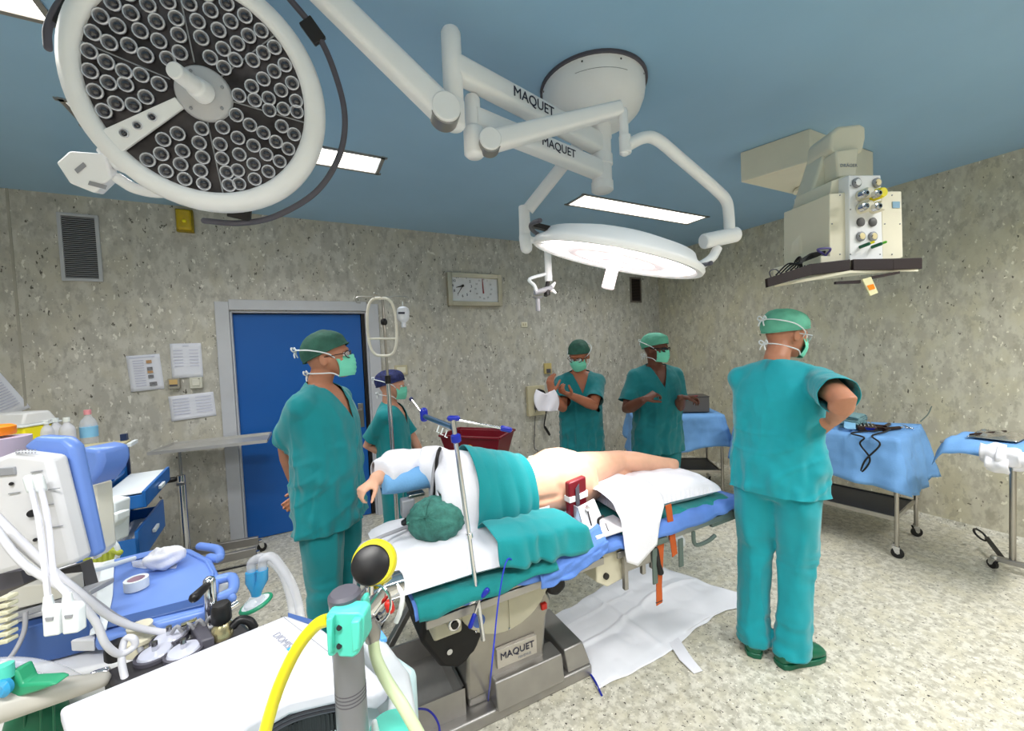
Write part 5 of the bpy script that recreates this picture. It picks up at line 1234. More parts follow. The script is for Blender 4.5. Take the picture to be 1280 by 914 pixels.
MB().tube([at(565, 534, Y=1.34), l2], .010, 12).build('cross_tube', mat('blue_grey_metal', (88, 118, 150), rough=.3, metal=.7), t)
MB().tube([l2+V((0, 0, -.01)), l2+V((0, 0, .02))], .016, 12, rnd=True).build('blue_knob', BLUEKN, t)
MB().tube([l2, l3], .004, 8).build('thin_rod', CHROME, t); MB().sph(l3, .010).build('rod_tip', mat('navy_tip', (40, 50, 90), rough=.4), t)
for k_ in range(3): MB().tube([at(549+5*k_, 532+3*k_, Y=1.40), at(546+5*k_, 540+3*k_, Y=1.40), at(549+5*k_, 541+3*k_, Y=1.40)], .0025, 6).build('hook', STRAP, t)
cb_ = at(597, 745, Y=1.32)
MB().box(cb_+V((-.012, .01, .0)), (.05, .03, .045)).build('clamp', CHROME, t, bevel=.004)
MB().tube([at(601, 748, Y=1.305), at(609, 738, Y=1.30)], [.008, .010], 10, rnd=True).build('clamp_handle', BLUEKN, t)
MB().tube([at(593, 769, Y=1.305), at(588, 783, Y=1.30)], [.008, .009], 10, rnd=True).build('clamp_handle', BLUEKN, t)
MB().tube([at(599, 750, Y=1.31), at(592, 772, Y=1.305)], .005, 8).build('clamp_screw', CHROME, t)

# arm post with grey box
t = thing('arm_support', 'small grey metal arm support box on a short black foot on the head pillow', 'arm support', (.36, 1.7, .86))
MB().box((.365, 1.70, .955), (.055, .05, .075)).build('housing', GREYPL, t, bevel=.006)
MB().lathe([(.03, 0), (.03, .01), (.015, .02), (.012, .04)], (.365, 1.70, .885)).build('foot', BLACK, t)
MB().box((.405, 1.71, 1.0), (.07, .05, .014)).build('top_plate', STEEL, t, bevel=.003)

# white absorbent sheet on the floor with its tie
t = thing('floor_sheet', 'creased white absorbent sheet spread on the floor beside the table base', 'sheet', (1.75, 1.7, 0))
qa = [V((1.19, 1.95, 0)), V((2.16, 2.12, 0)), V((2.38, 1.48, 0)), V((1.14, 1.42, 0))]
def fs_(u, v_):
    p = qa[0]*((1-u)*(1-v_))+qa[1]*(u*(1-v_))+qa[2]*(u*v_)+qa[3]*((1-u)*v_)
    q = np.array([[p.x, p.y, 0]]); n = float(vn(q, (4.2, 5.5, 1), 91)[0]); n2 = float(vn(q, (11, 9, 1), 92)[0])
    crease = .016*math.exp(-((v_-.5-.04*math.sin(u*7))/.025)**2)+.012*math.exp(-((u-.36)/.02)**2)+.014*math.exp(-((v_-.22-.1*u)/.02)**2)*(u < .6)
    e = min(1, 12*min(u, 1-u, v_, 1-v_)+.15)
    edge = .018*math.sin(9*u+2)*(v_ > .97)+.012*math.sin(8*v_)*(u > .97)
    return V((p.x+(.02*n2 if (u < .02 or u > .98) else 0), p.y+edge+(.02*n2 if (v_ < .02 or v_ > .98) else 0), .007+e*(.020*abs(n)+.007*abs(n2)+crease)))
MB().grid(fs_, 110, 80).build('sheet', mat('absorbent_white', (240, 241, 248), rough=.8, var=.02), t, solid=.002, ang=180)
MB().slab([V((1.66, 1.50, .010)), V((1.72, 1.47, .010)), V((1.66, 1.33, .006)), V((1.64, 1.26, .004)), V((1.59, 1.27, .004)), V((1.60, 1.36, .006))], (0, 0, .003)).build('tie_tab', WCLOTH, t, bevel=.001)
MB().tube(spline([V((1.14, 1.93, .02)), V((1.15, 1.72, .012)), V((1.16, 1.52, .008)), V((1.13, 1.40, .006))], 5), .005, 6).build('blue_edge', BLUEKN, t)

# blue cord down to the floor
t = thing('blue_cable', 'thin blue cable running down from the teal drape past the table column to the floor', 'cable', (.7, 1.32, 0))
MB().tube(spline([V((.69, 1.33, .775)), at(634, 700, Y=1.30), at(624, 745, Y=1.27), at(618, 800, Y=1.25), at(613, 850, Y=1.24), at(610, 880, z=.01), at(609, 930, z=.006)], 6), .003, 6).build('cable', mat('cord_blue', (40, 60, 190), rough=.45), t)
t = thing('blue_cable', 'dark blue cable curling over the floor beside the tray of the table base', 'cable', (.4, 1.6, 0))
MB().tube(spline([at(475, 828, d=1.2), at(492, 828, d=1.45), at(508, 840, d=1.5), at(513, 862, d=1.5), at(512, 884, d=1.45), at(535, 888, d=1.35), at(548, 905, d=1.3), at(550, 930, d=1.25)], 6), .0035, 6).build('cable', mat('cord_navy', (36, 40, 140), rough=.45), t)

# crossed steel stand behind the head end
t = thing('crossed_stand', 'crossed tubular steel stand legs on the floor behind the head end of the table', 'stand', (.38, 2.25, 0))
hb = V((.50, 2.16, .30))
MB().cyl((.50, 2.16, .18), (.50, 2.16, .42), .045).build('hub', BLK, t, bevel=.006)
for (a, L_, z_) in ((rad(-148), .36, .05), (rad(35), .5, .30), (rad(-28), .30, .22), (rad(120), .34, .2)):
    MB().bar(hb, hb+V((math.cos(a)*L_, math.sin(a)*L_, z_-.30)), .03, .04, (0, 0, 1)).build('leg', STEELD, t, bevel=.003)
MB().tube([V((.47, 2.02, .66)), V((.47, 2.02, .28))], .012, 10).build('post', STEEL, t)
MB().tube([V((.25, 2.05, .64)), V((.56, 2.0, .66))], .010, 10).build('rail', STEEL, t)
for a in (-148, 120): MB().lathe([(.03, -.012), (.034, -.006), (.034, .006), (.03, .012)], hb+V((math.cos(rad(a))*.35, math.sin(rad(a))*.35, -.266)), (0, 1, 0)).build('caster', BLACK, t)

# ================================================================== DRAPED TABLES
def caster(parent, x, y, ang=0.0, r=.036):
    d_ = V((math.cos(ang), math.sin(ang), 0)); s_ = V((-d_.y, d_.x, 0)); c_ = V((x, y, r))
    w_ = MB().lathe([(0, -.010), (r*.6, -.011), (r, -.009), (r, .009), (r*.6, .011), (0, .010)], c_, s_, 20).build('caster', BLACK, parent)
    f_ = MB()
    for k_ in (-1, 1): f_.slab([c_+s_*k_*.014-d_*.012, c_+s_*k_*.014+d_*.012, c_+s_*k_*.014+d_*.012+V((0, 0, r+.012)), c_+s_*k_*.014-d_*.03+V((0, 0, r+.012))], s_*.003*k_)
    f_.cyl(c_+V((0, 0, r+.01))-d_*.01, c_+V((0, 0, r+.03))-d_*.01, .014)
    f_.cyl(c_-s_*.016, c_+s_*.016, .006)
    f_.build('caster_fork', CHROME, w_)
def steel_table(label, cx, cy, rz, lx, ly, zt, group=None, shelf=.28):
    t = thing('steel_table', label, 'table', (cx, cy, 0), 0, group); ca, sa = math.cos(rz), math.sin(rz)
    L_ = lambda x, y, z: V((cx+x*ca-y*sa, cy+x*sa+y*ca, z))
    X_ = V((ca, sa, 0)); Y_ = V((-sa, ca, 0))
    MB().box(L_(0, 0, zt-.012), (lx, ly, .02), X_, Y_).build('table_top', STEELD, t, bevel=.003)
    for sx in (-1, 1):
        for sy in (-1, 1):
            MB().tube([L_(sx*(lx/2-.02), sy*(ly/2-.02), zt-.02), L_(sx*(lx/2-.02), sy*(ly/2-.02), .09)], .0135, 12).build('leg', STEEL, t)
            p = L_(sx*(lx/2-.02), sy*(ly/2-.02), 0); caster(t, p.x+.01, p.y, .3*sx+sy)
    MB().box(L_(0, 0, shelf), (lx-.06, ly-.06, .012), X_, Y_).build('shelf', mat('shelf_dark', (60, 62, 74), rough=.4, metal=.3), t)
    sh = MB()
    for sy in (-1, 1): sh.box(L_(0, sy*(ly/2-.03), shelf+.0), (lx-.04, .012, .03), X_, Y_)
    for sx in (-1, 1): sh.box(L_(sx*(lx/2-.03), 0, shelf+.0), (.012, ly-.04, .03), X_, Y_)
    sh.build('shelf_rim', STEEL, t)
    return t, L_
def table_drape(name, label, L_, lx, ly, zt, hem, m, seed, flare=.06, lift=None, group=None):
    t = thing(name, label, 'drape', L_(0, 0, zt), 0, group)
    n_ = 120; rr2 = .03
    def per(s):   # rounded rectangle perimeter param
        hx, hy = lx/2+.006, ly/2+.006; tot = 4*(hx+hy); d_ = (s % 1)*tot
        if d_ < 2*hx: p = (-hx+d_, -hy); nn = (0, -1)
        elif d_ < 2*hx+2*hy: p = (hx, -hy+d_-2*hx); nn = (1, 0)
        elif d_ < 4*hx+2*hy: p = (hx-(d_-2*hx-2*hy), hy); nn = (0, 1)
        else: p = (-hx, hy-(d_-4*hx-2*hy)); nn = (-1, 0)
        return p, nn
    rows = [0, .35, .7, .92, 1.0]+[1+k_/14 for k_ in range(1, 15)]
    vs_ = []; 
    for r_ in rows:
        for i in range(n_):
            s = i/n_; p, nn = per(s)
            if r_ <= 1:
                x, y = p[0]*r_, p[1]*r_; q = np.array([[x, y, 0]]); z = zt+.004+.006*abs(float(vn(q+seed, (8, 8, 1), seed)[0]))*(r_ < .99)+(lift(x, y) if lift else 0)
                vs_.append(L_(x, y, z))
            else:
                h = hem(s); k_ = r_-1; fold = float(vn(np.array([[math.cos(s*2*PI)*4, math.sin(s*2*PI)*4, k_*.8]]), (1.6, 1.6, 1), seed+5)[0]); f2 = float(vn(np.array([[math.cos(s*2*PI)*6, math.sin(s*2*PI)*6, k_*4]]), (2, 2, 1), seed+7)[0])
                o = flare*k_*.5+.045*k_*fold+.012*f2+.003
                # printed horizontal fold creases of the packed drape
                o += .004*abs(math.sin(k_*h/.085*PI))
                x, y = p[0]+nn[0]*o, p[1]+nn[1]*o
                hx, hy = lx/2, ly/2
                cor = max(0, 1-min(abs(abs(p[0])-hx)+abs(abs(p[1])-hy), .12)/.12)
                x += math.copysign(cor*flare*.45*k_, p[0]); y += math.copysign(cor*flare*.45*k_, p[1])
                vs_.append(L_(x, y, zt+(lift(*p) if lift else 0)*(1-k_)-h*k_))
    fs = []
    for j in range(len(rows)-1):
        for i in range(n_): fs.append((j*n_+i, j*n_+(i+1) % n_, (j+1)*n_+(i+1) % n_, (j+1)*n_+i))
    mb = MB().add(vs_, fs); mb.build('cloth', m, t, solid=.0025, ang=180); return t
R1 = rad(6)
L1x, L1y = .56, 1.12
c1_ = V((3.94-.54*math.sin(R1)*1.0, 1.22+.56*math.cos(R1), 0))
tt1, La = steel_table('steel table on casters under the blue drape at the right wall', c1_.x, c1_.y, R1, L1x, L1y, .85)
def hem1(s):
    if s < .15: return .38+.03*math.sin(s*20)
    if s > .66: return .34-.02*math.sin(s*17)
    return .36
table_drape('table_drape', 'light blue drape hanging over the instrument table at the right wall', La, L1x, L1y, .86, hem1, BLUEDR, 3, .07, lift=lambda x, y: .05*max(0, x/L1x*2-.2)*max(0, -y/L1y*2-.3))
R2 = rad(-37)
tt2, Lb = steel_table('smaller steel table on casters under the drape by the back corner', 3.53, 3.0, R2, .86, .52, .85)
table_drape('table_drape', 'light blue drape on the smaller table behind the person with black glasses', Lb, .86, .52, .86, lambda s: .36+.06*math.sin(s*2*PI*2+1)+(.06 if .88 < s else 0), BLUEDR, 11, .08)
# dark case on the smaller table
t = thing('instrument_case', 'dark grey case with red edge straps on the smaller draped table', 'case', Lb(.12, -.05, .88))
X_ = V((math.cos(R2), math.sin(R2), 0)); Y_ = V((-X_.y, X_.x, 0)); cc = Lb(.10, -.04, .955)
CASE = mat('case_grey', (98, 92, 88), rough=.45)
MB().box(cc, (.46, .22, .155), X_, Y_).build('case_body', CASE, t, bevel=.006)
MB().box(cc+V((0, 0, .083)), (.465, .225, .012), X_, Y_).build('case_lid', mat('case_lid', (70, 66, 64), rough=.4), t, bevel=.003)
RED = mat('case_red', (150, 22, 40), rough=.5)
MB().box(cc-X_*.10, (.022, .228, .16), X_, Y_).build('red_strap', RED, t); MB().box(cc-X_*.0+V((0, 0, .092))-Y_*.10, (.24, .02, .006), X_, Y_).build('red_strap', RED, t)

# things on the instrument table
def onT(x, y, z=0): return La(x+.03, y*.72-.17, .872+z)
DKB = mat('dark_brown_metal', (52, 34, 30), rough=.35, metal=.5, var=.3, vs_=30)
def tool(name, label, x, y, a, kind, m, grp=None):
    t = thing(name, label, 'instrument', onT(x, y), 0, grp); o = onT(x, y, .012); d_ = V((math.cos(a), math.sin(a), 0)); s_ = V((-d_.y, d_.x, 0))
    if kind == 'gun':
        MB().tube([o-d_*.08, o+d_*.08], [.016, .013], 12).build('barrel', m, t); MB().tube([o-d_*.05, o-d_*.07+s_*.09], [.013, .015], 10, rnd=True).build('grip', m, t)
        MB().cyl(o+d_*.08, o+d_*.11, .008).build('chuck', CHROME, t)
    elif kind == 'tray':
        MB().box(o+V((0, 0, .006)), (.18, .11, .03), d_, s_).build('tray', m, t, bevel=.004)
        for k_ in range(4): MB().tube([o-d_*.07+s_*(.035-.022*k_)+V((0, 0, .028)), o+d_*.08+s_*(.03-.02*k_)+V((0, 0, .03))], .004, 6).build('tool', CHROME, t)
    elif kind == 'rods':
        for k_ in range(5): MB().tube([o-d_*.09+s_*(.012*k_), o+d_*.09+s_*(.014*k_+.004*(-1)**k_)+V((0, 0, .004*k_))], .005, 6, rnd=True).build('rod', m, t)
    elif kind == 'scissor':
        for q_ in (-1, 1):
            MB().tube([o-d_*.07+s_*.010*q_, o, o+d_*.07-s_*.012*q_], .003, 6).build('blade', CHROME, t); c_ = o-d_*.085+s_*.014*q_
            MB().tube([c_+d_*.014*math.cos(b)+s_*.010*math.sin(b) for b in [k2*PI/6 for k2 in range(12)]], .0025, 5, closed=True).build('ring', CHROME, t)
    return t
tool('surgical_drill', 'dark drill handpiece near the front edge of the right instrument table', -.03, -.40, rad(-15), 'gun', DKB)
tool('surgical_drill', 'second dark drill with its grip turned toward the wall on the right table', .08, -.33, rad(10), 'gun', DKB)
tool('instrument_tray', 'low tray with chrome tools beside the folded green towels', -.10, -.22, rad(25), 'tray', mat('tray_brown', (64, 44, 38), rough=.4, metal=.4))
tool('forceps', 'chrome forceps lying nearest the draped right corner of the table', .15, -.46, rad(30), 'scissor', CHROME)
tool('steel_rods', 'fan of thin dark rods in front of the raised hands', -.20, .18, rad(70), 'rods', DKB)
tool('instrument_tray', 'black tool tray half hidden behind the elbow of the person in clogs', -.18, .38, rad(60), 'tray', BLK)
tool('forceps', 'chrome forceps beside the white plastic block', -.10, .02, rad(-60), 'scissor', CHROME)
t = thing('plastic_block', 'upright cream plastic block on the right instrument table', 'block', onT(-.20, .10))
MB().box(onT(-.20, .08, .055), (.07, .05, .11)).build('block', mat('block_cream', (238, 234, 214), rough=.5), t, bevel=.006)
MB().box(onT(-.22, .05, .015), (.05, .04, .03)).build('foot', GREYPL, t, bevel=.003)
t = thing('towel_stack', 'stack of folded grey green towels on the right instrument table', 'towels', onT(.02, -.06))
for k_ in range(6):
    def tw(u, v_, k_=k_):
        x = -.02+.19*(u-.5)+.01*math.sin(k_*2.1); y = -.08+.17*(v_-.5); q = np.array([[x*3, y*3, k_]]); n = float(vn(q, (4, 4, 1), 100+k_)[0])
        return onT(x, y, .012+k_*.017+.006*n-(.012*((2*u-1)**6+(2*v_-1)**6)))
    MB().grid(tw, 12, 12).build('towel', mat('grey_green_towel', (120, 156, 162), rough=.85, var=.12), t, solid=.013, ang=180)
t = thing('blue_wrap', 'crumpled pale blue wrap trailing from the towel stack', 'cloth', onT(-.16, -.12))
def bw(u, v_):
    x = -.28+.26*u; y = -.20+.10*v_+.10*u; n = float(vn(np.array([[x*2, y*2, 0]]), (8, 8, 1), 120)[0]); return onT(x, y, .01+.04*abs(n)+.02*u)
MB().grid(bw, 18, 10).build('cloth', mat('wrap_blue', (132, 186, 224), rough=.7), t, solid=.003, ang=180)
t = thing('blue_bowl', 'small royal blue bowl in front of the towel stack', 'bowl', onT(-.16, -.28))
MB().lathe([(.018, .0), (.03, .012), (.038, .03), (.035, .03), (.027, .014), (0, .006)], onT(-.16, -.27)).build('bowl', BLUEKN, t)
t = thing('black_cable', 'black power cable looping down over the front of the blue table drape', 'cable', onT(-.25, -.35))
fr_ = lambda px, py: at(px, py, n=(La(-1, 0, 0)-La(0, 0, 0)).normalized(), c=La(-L1x/2-.05, 0, .8))
MB().tube(spline([onT(-.06, -.40, .012), onT(-.20, -.40, .012), La(-L1x/2-.02, -.42, .868), fr_(1100, 556), fr_(1082, 575), fr_(1076, 590), fr_(1084, 583), fr_(1087, 572), fr_(1075, 555), fr_(1080, 547), La(-L1x/2-.01, -.30, .872), onT(-.15, -.36, .012)], 6), .006, 8).build('cable', BLACK, t)
t = thing('suction_tip', 'thin grey green tube sticking up at the far corner of the draped right table', 'instrument', onT(.24, -.55))
MB().tube(spline([onT(.20, -.56, .05), onT(.26, -.60, .10), onT(.30, -.62, .16)], 5), .004, 6).build('tube', GRN, t)

# mayo stand at the right edge
t = thing('mayo_stand', 'instrument stand with blue draped tray cut by the right edge of the photo', 'stand', (3.72, .80, 0))
def my(u, v_):
    x = 3.50+.46*u; y = .98-.50*v_; q = np.array([[x, y, 0]]); n = float(vn(q, (10, 10, 1), 131)[0])
    e = max(0, abs(2*u-1)-.72)/.28; g_ = max(0, abs(2*v_-1)-.78)/.22
    z = .93-(.075*e**1.5+.085*g_**1.5)+.010*abs(n)+.02*e*n
    return V((x+.04*(u-.5)*e, y+.02*g_*n, z))
MB().box((3.73, .73, .905), (.36, .46, .015)).build('tray', STEELD, t, bevel=.004)
MB().grid(my, 30, 30).build('tray_drape', BLUEDR, t, solid=.0025, ang=180)
MB().tube([(4.06, .76, .90), (4.06, .76, .06)], .016, 12).build('column', STEEL, t)
MB().tube([(4.06, .76, .895), (3.75, .74, .895)], .012, 10).build('tray_arm', STEEL, t)
MB().slab([V((4.02, .85, .055)), V((4.06, .85, .055)), V((4.10, .40, .055)), V((4.06, .40, .055))], (0, 0, .03)).build('base_bar', STEELD, t, bevel=.004)
MB().slab([V((3.70, .72, .055)), V((4.40, .76, .055)), V((4.40, .80, .055)), V((3.70, .76, .055))], (0, 0, .03)).build('base_bar', STEELD, t, bevel=.004) if False else None
caster(t, 4.03, .84, 1.0, .03); caster(t, 4.09, .44, .5, .03)
MB().tube([V((4.28, .95, .12))+V((.05*math.cos(a), .03*math.sin(a), .03*math.sin(a))) for a in [k2*PI/8 for k2 in range(16)]], .007, 8, closed=True).build('foot_ring', BLACK, t)
MB().bar((4.06, .80, .07), (4.28, .92, .11), .02, .02).build('ring_arm', BLACK, t)
t = thing('foil_instruments', 'silvery instruments in crumpled foil on the tray at the right edge', 'instruments', (3.72, .78, .95))
def fo(u, v_):
    x = 3.62+.24*u; y = .86-.20*v_; n = float(vn(np.array([[x, y, 0]]), (26, 26, 1), 140)[0]); e = min(1, 5*min(u, 1-u, v_, 1-v_)); return V((x, y, .948+.03*e*abs(n)+.015*e))
MB().grid(fo, 22, 18).build('foil', mat('crumpled_foil', (190, 186, 176), rough=.25, metal=.8, var=.3, vs_=30), t, solid=.002, ang=30)
MB().tube([(3.60, .84, .965), (3.80, .74, .975)], .006, 8, rnd=True).build('handle', DKB, t)
t = thing('gauze_pile', 'white folded gauze swabs hanging over the near side of the tray at the right edge', 'gauze', (3.52, .68, .93))
for (x, y, z, s_) in ((3.49, .72, .905, 1.0), (3.475, .66, .895, .9), (3.485, .60, .88, 1.0), (3.47, .70, .85, .9)):
    def gz(u, v_, x=x, y=y, z=z, s_=s_):
        n = float(vn(np.array([[u+x*9, v_+y*9, z*7]]), (3, 3, 1), 150)[0]); return V((x-.02-.03*math.sin(v_*PI)*s_+.012*n, y+.06*s_*(u-.5)*1.6, z+.04-.10*v_*s_+.010*n))
    MB().grid(gz, 12, 12).build('swab', WCLOTH, t, solid=.018, ang=180)

# ================================================================== BACK LEFT: pole, stand, bins
t = thing('drip_pole', 'tall steel drip pole with a white oval ring guard behind the patient', 'pole', (.50, 2.62, 0))
dp = 2.45; pT = at(478, 372, d=dp); pM = at(481, 425, d=dp); pB = at(492, 580, d=dp); px_, py_ = pM.x, pM.y
pol = lambda z: V((px_+(1.9-z)*.012, py_, z))
MB().tube([pol(pT.z), pol(1.45)], .008, 10).build('pole_upper', STEEL, t); MB().tube([pol(1.46), pol(.12)], .013, 12).build('pole_lower', CHROME, t)
MB().tube([pol(1.43), pol(1.48)], .018, 12).build('black_collar', BLACK, t); MB().lathe([(.012, -.02), (.02, -.01), (.02, .008), (.012, .02)], pol(1.81), (0, 0, 1)).build('black_knob', BLACK, t)
for a in range(5):
    an = rad(72*a); e_ = pol(.12)+V((.2*math.cos(an), .2*math.sin(an), -.06)); MB().tube([pol(.12), e_], .011, 8).build('foot', CHROME, t); caster(t, e_.x, e_.y, an, .028)
hk = pol(pT.z)
for sx in (-1, 1):
    MB().tube(spline([hk, hk+RGT*sx*.10+V((0, 0, .004)), hk+RGT*sx*.155, hk+RGT*sx*.16+V((0, 0, -.03)), hk+RGT*sx*.135+V((0, 0, -.035))], 5), .0035, 6).build('hook', STEEL, t)
    MB().tube(spline([hk, hk+FWD*sx*.10, hk+FWD*sx*.15+V((0, 0, .0)), hk+FWD*sx*.15+V((0, 0, -.03))], 5), .0035, 6).build('hook', STEEL, t)
ov = MB(); oc = at(477.5, 409, d=dp-.03)
rx_, rz_ = .088, .175
pts = []
for k_ in range(40):
    a = 2*PI*k_/40; ce, se = math.cos(a), math.sin(a); pts.append(oc+RGT*(rx_*math.copysign(abs(ce)**.55, ce))+V((0, 0, 1))*(rz_*math.copysign(abs(se)**.8, se)))
OVW = mat('ivory_ring', (226, 222, 208), rough=.45)
MB().tube(pts, .0085, 10, closed=True).build('oval_guard', OVW, t)
MB().tube([oc-RGT*.085+V((0, 0, -.07)), oc+RGT*.085+V((0, 0, -.07))], .006, 8).build('guard_bar', OVW, t)
t = thing('drip_bottle', 'small white drip bottle hanging from the right hook of the drip pole', 'bottle', at(504, 395, d=dp))
c_ = at(504, 394, d=dp)
MB().tube([c_+V((0, 0, .06)), c_+V((0, 0, .085))], .003, 6).build('loop', STRAP, t)
MB().lathe([(0, .055), (.02, .05), (.034, .04), (.038, .02), (.036, -.02), (.028, -.035), (.014, -.045), (.014, -.075), (0, -.078)], c_).build('bottle', mat('bottle_white', (222, 226, 234), rough=.35), t)
MB().box(c_-FWD*.038+V((0, 0, .008)), (.04, .002, .012), RGT, FWD).build('label_print', INK, t)

t = thing('mayo_table', 'steel tray table on a single column by the wall left of the door', 'table', (-.8, 3.85, 0))
q = [at(190, 567, z=.965), at(330, 552, z=.965), V((-.27, 4.08, .965)), V((-.93, 4.11, .965))]
q = [V((-1.02, 3.78, .955)), V((-.28, 3.70, .955)), V((-.27, 4.08, .955)), V((-.95, 4.12, .955))]
TRST = mat('tray_steel', (198, 196, 192), rough=.4, metal=.45)
MB().slab(q, (0, 0, .006)).build('tray', TRST, t, bevel=.002)
rm = MB(); 
for i in range(4): rm.bar(q[i]+V((0, 0, .012)), q[(i+1) % 4]+V((0, 0, .012)), .012, .024, (0, 0, 1))
rm.build('tray_rim', TRST, t)
MB().tube([V((-.86, 3.86, .95)), V((-.86, 3.86, .70))], .011, 10).build('inner_column', STEEL, t)
MB().tube([V((-.86, 3.86, .76)), V((-.86, 3.86, .06))], .028, 16).build('outer_column', CHROME, t)
MB().tube([V((-.90, 3.86, .735)), V((-.955, 3.85, .735))], .02, 12, rnd=True).build('black_knob', BLACK, t)
MB().box((-.86, 3.85, .70), (.05, .05, .025)).build('collar', STEEL, t, bevel=.003)
for (y0_, y1_) in ((3.72, 3.70), (4.0, 3.92)):
    MB().slab([V((-1.05, y0_, .07)), V((-.40, y1_, .07)), V((-.40, y1_, .135)), V((-1.05, y0_, .135))], (0, .035, 0)).build('base_beam', STEELD, t, bevel=.003)
    caster(t, -.38, y1_+.02, .4, .036); caster(t, -1.03, y0_+.02, .4, .036)
MB().slab([V((-1.05, 3.74, .07)), V((-.97, 3.74, .07)), V((-.97, 4.0, .07)), V((-1.05, 4.0, .07))], (0, 0, .06)).build('base_cross', STEELD, t)
MB().tube([V((-1.0, 3.66, .05)), V((-.42, 3.62, .05))], .007, 8).build('base_rod', BLACK, t)

# sharps tub on a pedal bin
bc = at(598, 560, d=2.95)
t = thing('red_tub', 'dark red plastic tub with a yellow round emblem behind the patient', 'tub', (bc.x, bc.y, .80))
X_ = (RGT*.93-FWD*.36); X_ = V((X_.x, X_.y, 0)).normalized(); Y_ = V((-X_.y, X_.x, 0))
O = V((bc.x, bc.y, 0)); zt_ = at(598, 541, d=2.95).z; zb_ = at(598, 572, d=2.9).z
def rect(z, hx, hy): return [O+X_*sx*hx+Y_*sy*hy+V((0, 0, z)) for sx, sy in ((-1, -1), (1, -1), (1, 1), (-1, 1))]
lo, hi = rect(zb_, .19, .12), rect(zt_, .235, .15)
li, hi2 = rect(zb_+.01, .18, .11), rect(zt_, .222, .138)
tb = MB().add(lo+hi+hi2+li, [(3, 2, 1, 0)]+[(i, (i+1) % 4, 4+(i+1) % 4, 4+i) for i in range(4)]+[(4+i, 4+(i+1) % 4, 8+(i+1) % 4, 8+i) for i in range(4)]+[(8+i, 8+(i+1) % 4, 12+(i+1) % 4, 12+i) for i in range(4)]+[(12, 13, 14, 15)])
tb.build('tub', MAROON, t, bevel=.006)
rm = MB()
for i in range(4): rm.bar(hi[i], hi[(i+1) % 4], .022, .014, (0, 0, 1))
rm.build('rim', MAROON, t, bevel=.003)
n_ = (lo[1]-lo[0]).cross(hi[0]-lo[0]).normalized(); ec = (lo[0]+lo[1]+hi[0]+hi[1])/4+X_*.0
if n_.dot(CAMP-ec) < 0: n_ = -n_
AMB = mat('amber_emblem', (220, 160, 40), rough=.4)
MB().lathe([(0, .004), (.030, .004), (.030, 0)], ec, n_).build('emblem', AMB, t)
up_ = (hi[0]-lo[0]).normalized(); up_ = (up_-X_*up_.dot(X_)).normalized()
for a in (90, 210, 330):
    p = ec+n_*.005+X_*.012*math.cos(rad(a))+up_*.012*math.sin(rad(a))
    MB().tube([p+X_*.0085*math.cos(b)+up_*.0085*math.sin(b) for b in [k2*PI/6 for k2 in range(12)]], .002, 5, closed=True).build('emblem_ring', BLACK, t)
t = thing('waste_bin', 'black bagged waste bin with olive yellow lid under the red tub', 'bin', (bc.x, bc.y, 0))
MB().loft([(O+X_*.08+V((0, 0, .02)), X_*.17, Y_*.15), (O+X_*.08+V((0, 0, zb_-.06)), X_*.21, Y_*.17)], 20).build('bag', mat('black_bag', (34, 30, 42), rough=.35, bump=.3, bs=20), t, ang=80)
MB().slab([p+X_*.05 for p in rect(zb_-.055, .21, .155)], (0, 0, .045)).build('lid', mat('olive_lid', (196, 190, 84), rough=.4), t, bevel=.01)
# small pink item on the far rail
t = thing('white_bracket', 'small white bracket standing at the far rail beyond the patient back', 'bracket', (.95, 1.9, .9))
c_ = at(665, 580, Y=1.93)
MB().box(c_, (.035, .03, .09)).build('bracket', STRAP, t, bevel=.006)
MB().box(c_+V((0, .0, -.17)), (.02, .02, .28)).build('post', STEEL, t)

# ================================================================== ANAESTHESIA SIDE, FRONT LEFT
def Q(pts, d): return [at(x, y, d=(d if not isinstance(d, (list, tuple)) else d[i])) for i, (x, y) in enumerate(pts)]
PALE = mat('pale_machine_shell', (222, 222, 226), rough=.35, var=.02)
t = thing('anaesthesia_machine', 'anaesthesia machine with blue work surface and boxy monitor at the left edge', 'medical machine', (-.6, 1.45, 0))
am = t
ws_ = [at(x, y, z=.95) for x, y in ((118, 800), (135, 700), (205, 683), (240, 685), (265, 698), (274, 716), (272, 742), (262, 762))]
MB().slab(ws_, (0, 0, -.035)).build('work_surface', PERI, t, bevel=.012, seg=3)
ws2 = [at(x, y, z=.95) for x, y in ((128, 790), (142, 708), (205, 691), (236, 692), (258, 703), (266, 717), (264, 738), (255, 753))]
MB().tube([p+V((0, 0, .002)) for p in ws2], .004, 6, closed=True).build('surface_lip', PERI, t)
fa_, fb_ = at(112, 792, z=.95), at(262, 757, z=.95); fn2 = V((0, 0, 1)).cross(fb_-fa_).normalized()
fb = [at(x, y, n=fn2, c=fa_-fn2*.0) for x, y in ((-30, 803), (108, 764), (112, 792), (266, 752), (264, 770), (74, 824), (-30, 846))]
if fn2.dot(CAMP-fa_) > 0: fn2 = -fn2
MB().slab(fb, fn2*.05).build('front_band', PERID, t, bevel=.003)
MB().slab([at(-30, 800, z=.945), at(118, 800, z=.945), at(135, 702, z=.945), at(60, 705, z=.945), at(-30, 730, z=.945)], (0, 0, -.03)).build('side_shelf', PALE, t, bevel=.004)
for hp_ in (((250, 683), (272, 687), (274, 698), (262, 697)), ((272, 725), (290, 722), (291, 738), (274, 748))):
    pts = [at(x, y, z=.94) for x, y in hp_]
    MB().tube(spline(pts, 5), .014, 10, rnd=True).build('grip_handle', PERI, t)
MB().tube([at(282, 745, z=.93), at(290, 748, z=.93)], .012, 10, rnd=True).build('grip_knob', PERI, t)
